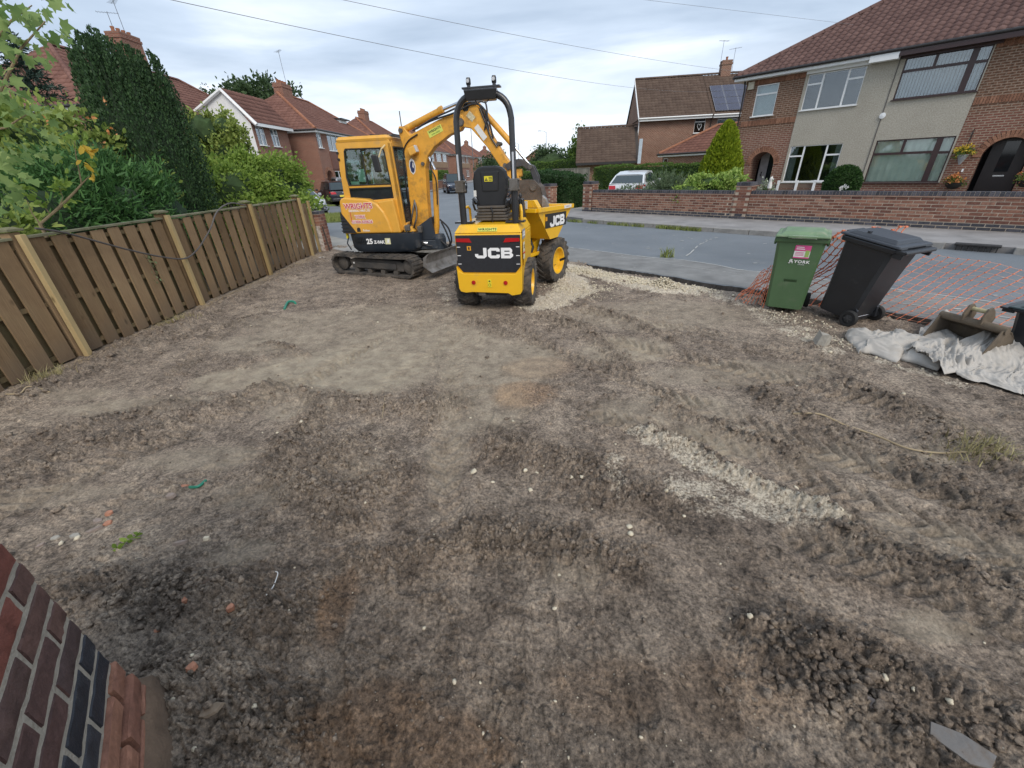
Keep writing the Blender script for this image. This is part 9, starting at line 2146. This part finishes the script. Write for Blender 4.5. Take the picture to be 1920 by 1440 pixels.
# main sheet rising over the bucket lip and running out to the right
P, u_, v_ = cloth_sheet([(1765, 662), (1915, 662), (1990, 770), (1800, 714)], None, 150, 150)
hgt = .20 * np.clip(1 - v_ * 2.1, 0, 1) ** 1.1 * np.clip((u_ + .15) * 2.2, 0, 1) * np.clip((1.12 - u_) * 5, 0, 1); ff = fold_field(u_, v_, 2.4, 4.7, 1.0)
z = hgt + .06 * np.clip(ff, -.1, 1.1) * np.clip(v_ * 3 + .25, 0, 1) * np.clip((1 - v_) * 5 + .15, 0, 1) + .009 * fbm(u_ * 8, v_ * 8, 2, ridged=True) + .014; P[..., 2] = np.maximum(z, .012)
P[..., 0] += .05 * np.sin(v_ * 13 + u_ * 3); P[..., 1] += .04 * np.sin(u_ * 15 + v_ * 4) * v_; P[..., 0] -= (u_ - .5) * .25 * (v_ < .5) * (0.5 - v_); sheet_obj('main_part', gcl, P)
# standing twisted end
P, u_, v_ = cloth_sheet([(1722, 622), (1778, 612), (1775, 655), (1712, 668)], None, 60, 50)
P[..., 2] = .02 + .17 * np.exp(-((u_ - .62) / .28) ** 2) * np.clip(1 - v_ * .85, 0, 1) + .04 * fold_field(u_, v_, 3.0, 9.1, .5); P[..., 2] = np.maximum(P[..., 2], .012); sheet_obj('raised_corner', gcl, P)
P, u_, v_ = cloth_sheet([(1690, 668), (1775, 655), (1830, 700), (1765, 712)], None, 70, 50)
P[..., 2] = .03 + .12 * np.clip(fold_field(u_, v_, 2.6, 6.1, .6), 0, 1) * np.clip(np.minimum(v_, 1 - v_) * 6, 0, 1) + .02; sheet_obj('folded_flap', gcl, P)

# ================================================================== SMALL DEBRIS
def shard(name, label, px, py, L, w_, h, mat, rz=0, cat='brick fragment', group=None, seed=1):
    r_ = random.Random(seed); c = gp(px, py); z0 = float(zsoil(c[0], c[1])[0]); n = 6; t = MB(); bot, top = [], []
    for k in range(n):
        a = 2 * PI * k / n; q = .75 + .35 * r_.random(); bot.append((L / 2 * math.cos(a) * q * 1.05, w_ / 2 * math.sin(a) * q * 1.05, 0)); top.append((L / 2 * math.cos(a) * q * .9 + .003 * r_.random(), w_ / 2 * math.sin(a) * q * .88, h * (.75 + .4 * r_.random())))
    t.add(bot + top, [tuple(range(n - 1, -1, -1)), tuple(range(n, 2 * n))] + [(i, (i + 1) % n, n + (i + 1) % n, n + i) for i in range(n)])
    o = t.build(name, mat, bevel=.002); o.location = (c[0], c[1], z0 - .004); o.rotation_euler = (r_.uniform(-.2, .2), r_.uniform(-.2, .2), rz); return tag(o, label, cat, group)
SH_O = mm('broken_orange_brick', (.40, .19, .12), .9, var=.25, vs=30, bmp=.5, dirt=.25); SH_G = mm('dusty_shard', (.26, .21, .18), .9, var=.25, vs=30, bmp=.5); SH_C = mm('concrete_lump', (.33, .31, .27), .9, var=.2, vs=20, bmp=.6)
SH_W = mm('old_wood', (.24, .19, .14), .9, var=.3, vs=20, bmp=.5)
shard('tile_shard', 'flat orange tile fragment lying beside the green plastic piece', 341, 908, .085, .05, .014, SH_O, .5, 'tile fragment', seed=3)
shard('tile_shard', 'greyish tile shard just below the green plastic piece', 322, 931, .075, .045, .022, SH_G, .2, 'tile fragment', seed=4)
shard('brick_shard', 'bright orange end piece of broken brick at the top of the small rubble group', 203, 963, .045, .035, .022, SH_O, .3, seed=5)
shard('brick_shard', 'square pinkish brick chip at the right of the small rubble group', 203, 982, .045, .045, .02, SH_O, .9, seed=6)
shard('brick_shard', 'long curved buff shard at the bottom of the rubble group by the wall', 178, 994, .095, .04, .025, SH_G, .5, seed=7)
shard('brick_shard', 'grey shard in the middle of the small rubble group', 182, 977, .06, .04, .025, SH_G, .1, seed=8)
shard('stone_shard', 'pale grey angular stone left of the rubble group', 139, 1005, .05, .04, .02, SH_C, .3, 'stone', seed=9)
shard('stone_shard', 'light flat stone chip nearer the left picture edge', 104, 1008, .05, .035, .015, SH_C, .3, 'stone', seed=10)
shard('stone_shard', 'pinkish small stone farthest left on the soil, above the wall corner', 78, 1026, .045, .03, .018, SH_G, .9, 'stone', seed=11)
shard('brick_shard', 'brown brick piece right of the green leafy twig', 341, 1023, .075, .028, .02, SH_G, .4, seed=12)
shard('stone_shard', 'white cracked stone above the dark clod heap', 388, 1015, .04, .03, .018, LIME, .4, 'stone', seed=13)
shard('wood_scrap', 'rotten brown wood scrap lying on the dark clod heap', 392, 1107, .11, .03, .018, mm('rotten_wood', (.10, .065, .045), .9, var=.3), .45, 'wood scrap', seed=14)
shard('brick_shard', 'small orange brick stub stuck in the dark clod heap', 360, 1142, .03, .03, .025, SH_O, 0, seed=15)
shard('brick_shard', 'red brick chip at the right of the dark clod heap', 442, 1158, .04, .035, .022, SH_O, .7, seed=16)
shard('stone_shard', 'flat grey slate like stone on the right of the clod heap', 418, 1131, .055, .04, .012, SH_G, .7, 'stone', seed=17)
shard('brick_shard', 'thin orange flake below the clod heap', 297, 1186, .04, .028, .01, SH_O, 1.1, seed=18)
shard('brick_shard', 'reddish brick lump alone above the wooden chip', 394, 1302, .04, .033, .024, SH_O, .5, seed=19)
shard('wood_chip', 'splintered pale wooden chip near the bottom left wall', 428, 1378, .082, .036, .016, SH_W, .55, 'wood scrap', seed=20)
shard('stone_shard', 'buff pebble left of the wooden chip', 366, 1362, .02, .02, .012, LIME, 0, 'stone', seed=21)
shard('concrete_block', 'square lump of concrete in front of the green bin', 1536, 646, .16, .14, .14, SH_C, .5, 'concrete lump', seed=22)
shard('stone_shard', 'brown flat stone in the heap at lower right', 1622, 1330, .035, .07, .02, SH_G, .2, 'stone', seed=23)
shard('paper_scrap', 'white scrap of paper on the soil beside the left end of the track', 603, 483, .14, .09, .004, PADW, .4, 'paper', seed=24)
for i, (px, py, lab) in enumerate([(690, 512, 'a'), ]): pass
SLATE = mm('wet_slate', (.15, .142, .135), .75, var=.2, vs=12, bmp=.3, dirt=.4, ds=20)
c = gp(1790, 1400); z0 = float(zsoil(c[0], c[1])[0]) + .004
sl_ = MB().prism([(-.055, .03), (-.02, .065), (.05, .03), (.10, -.03), (.05, -.06), (.0, -.045)], 0, .007).build('slate_piece', SLATE, bevel=.001); sl_.location = (c[0], c[1], z0); tag(sl_, 'flat smooth grey slate piece half buried at the lower right', 'slate')
# green plastic pipe offcut and hose end
def zz(x, y): return float(zsoil(x, y)[0])
a, b, m_ = gp(356, 913), gp(388, 905), gp(374, 917)
GP = mm('green_plastic', (.02, .20, .13), .35, var=.08)
tag(hoses('plastic_offcut', [[(a[0], a[1], zz(a[0], a[1]) + .012), (m_[0], m_[1], zz(m_[0], m_[1]) + .014), (b[0], b[1], zz(b[0], b[1]) + .016)]], .0095, GP, None), 'curved green plastic pipe offcut beside the orange tile fragment', 'plastic pipe')
a, b, m_ = gp(533, 580), gp(552, 569), gp(541, 570)
tag(hoses('plastic_hose_end', [[(a[0], a[1], zz(a[0], a[1]) + .00), (m_[0], m_[1], zz(m_[0], m_[1]) + .03), (b[0], b[1], zz(b[0], b[1]) + .03), (b[0] + .03, b[1] - .02, zz(b[0], b[1]) - .01)]], .018, GP, None), 'bent green hose end sticking out of the soil near the fence', 'hose')
# leafy green twig
P = []; tw0 = gp(215, 1038); tw1 = gp(268, 1006)
tg = thing('leafy_twig', 'fresh green leafy twig lying on the soil near the brick wall', 'twig', (tw0[0], tw0[1], zz(tw0[0], tw0[1]) + .01)); dv = Vector((tw1[0] - tw0[0], tw1[1] - tw0[1], 0))
MB().tube([(0, 0, 0), tuple(dv * .5 + Vector((0, 0, .008))), tuple(dv)], .002, 5).build('stem', BRTG, tg)
P = [tuple(dv * f + Vector((rng.normal() * .006, rng.normal() * .006, .006))) for f in np.linspace(.05, 1, 16)]; leaves('foliage', np.array(P), .032, BRTG, tg, 'leaf', dirs=np.tile([[dv.x * 3, dv.y * 3, .02]], (16, 1)), jit=.5)
def ground_wire(name, label, cat, pts, r, mat, lift=.006, smooth_=True):
    q = []
    for px, py in pts: c = gp(px, py); q.append((c[0], c[1], zz(c[0], c[1]) + lift))
    return tag(hoses(name, [q], r, mat, None), label, cat)
ground_wire('bent_wire', 'white bent piece of wire lying on the crumbly soil', 'wire', [(512, 1140), (518, 1115), (524, 1098), (527, 1087), (521, 1085)], .0022, PADW)
STRAW = mm('dead_root', (.34, .27, .17), .9, var=.25)
ground_wire('long_root', 'long thin pale root trailing across the rutted soil on the right', 'root', [(1483, 786), (1530, 795), (1580, 803), (1640, 822), (1700, 845), (1760, 855), (1800, 860), (1850, 866)], .006, STRAW, .012)
ground_wire('dead_twig', 'dead pale stem lying along the foot of the fence at left', 'twig', [(20, 752), (45, 748), (60, 740), (75, 738), (98, 742)], .006, STRAW, .015)
ground_wire('wire_scrap', 'short pale straw upright in the middle of the yard', 'twig', [(718, 790), (724, 758)], .003, STRAW)
# dry grass tufts
for (px, py, n, sp_, lab) in [(1830, 858, 260, .10, 'dry straw coloured grass tuft at the end of the long root'), (330, 607, 160, .12, 'dead grass and roots at the foot of the fence midway'), (90, 715, 160, .10, 'dead yellow grass where the fence meets the soil at far left'), (222, 627, 70, .05, 'small bleached root bundle beside the second fence post')]:
    c = gp(px, py); P = [(c[0] + rng.normal() * sp_, c[1] + rng.normal() * sp_ * .7, 0) for _ in range(n)]; P = [(x, y, zz(x, y)) for x, y, _ in P]
    tag(blades('dry_grass_tuft', P, .09, DRYGRASS, .0025, 1.6), lab, kind='stuff')
# roots and litter strewn along the fence foot
mb = MB()
for k in range(420):
    y = rng.uniform(2.5, 10.5); x = -4.78 + abs(rng.normal()) * .14; z0 = float(gz[0, 0]) * 0 + .01; a = rng.random() * PI * 2; L = rng.uniform(.03, .12)
    mb.tube([(x, y, z0), (x + math.cos(a) * L * .5, y + math.sin(a) * L * .5, z0 + rng.uniform(.0, .04)), (x + math.cos(a) * L, y + math.sin(a) * L, z0 + rng.uniform(-.01, .03))], .0022, 3, False)
mb.build('fence_litter', STRAW, kind='stuff', label='dead roots and twigs strewn along the foot of the timber fence')
# dangling ivy on the fence
iv = hitx(283, 500, -4.82); t = thing('dead_ivy', 'withered strand of ivy hanging on the third fence panel', 'ivy', iv); P = [(rng.normal() * .012, rng.normal() * .03 + .04 * f, -f * .38 + .15) for f in np.linspace(0, 1, 34)]
leaves('foliage', np.array(P), .035, leaf_mat('withered_leaf', (.14, .12, .06), (.20, .28, .14), None, .2), t, 'leaf', dirs=np.tile([[.5, 0, -.8]], (34, 1)), jit=.5); MB().tube([(0, -.03, .18), (.01, 0, 0), (0, .06, -.22)], .003, 4).build('stem', BARK, t)
print('objects', len(bpy.data.objects))
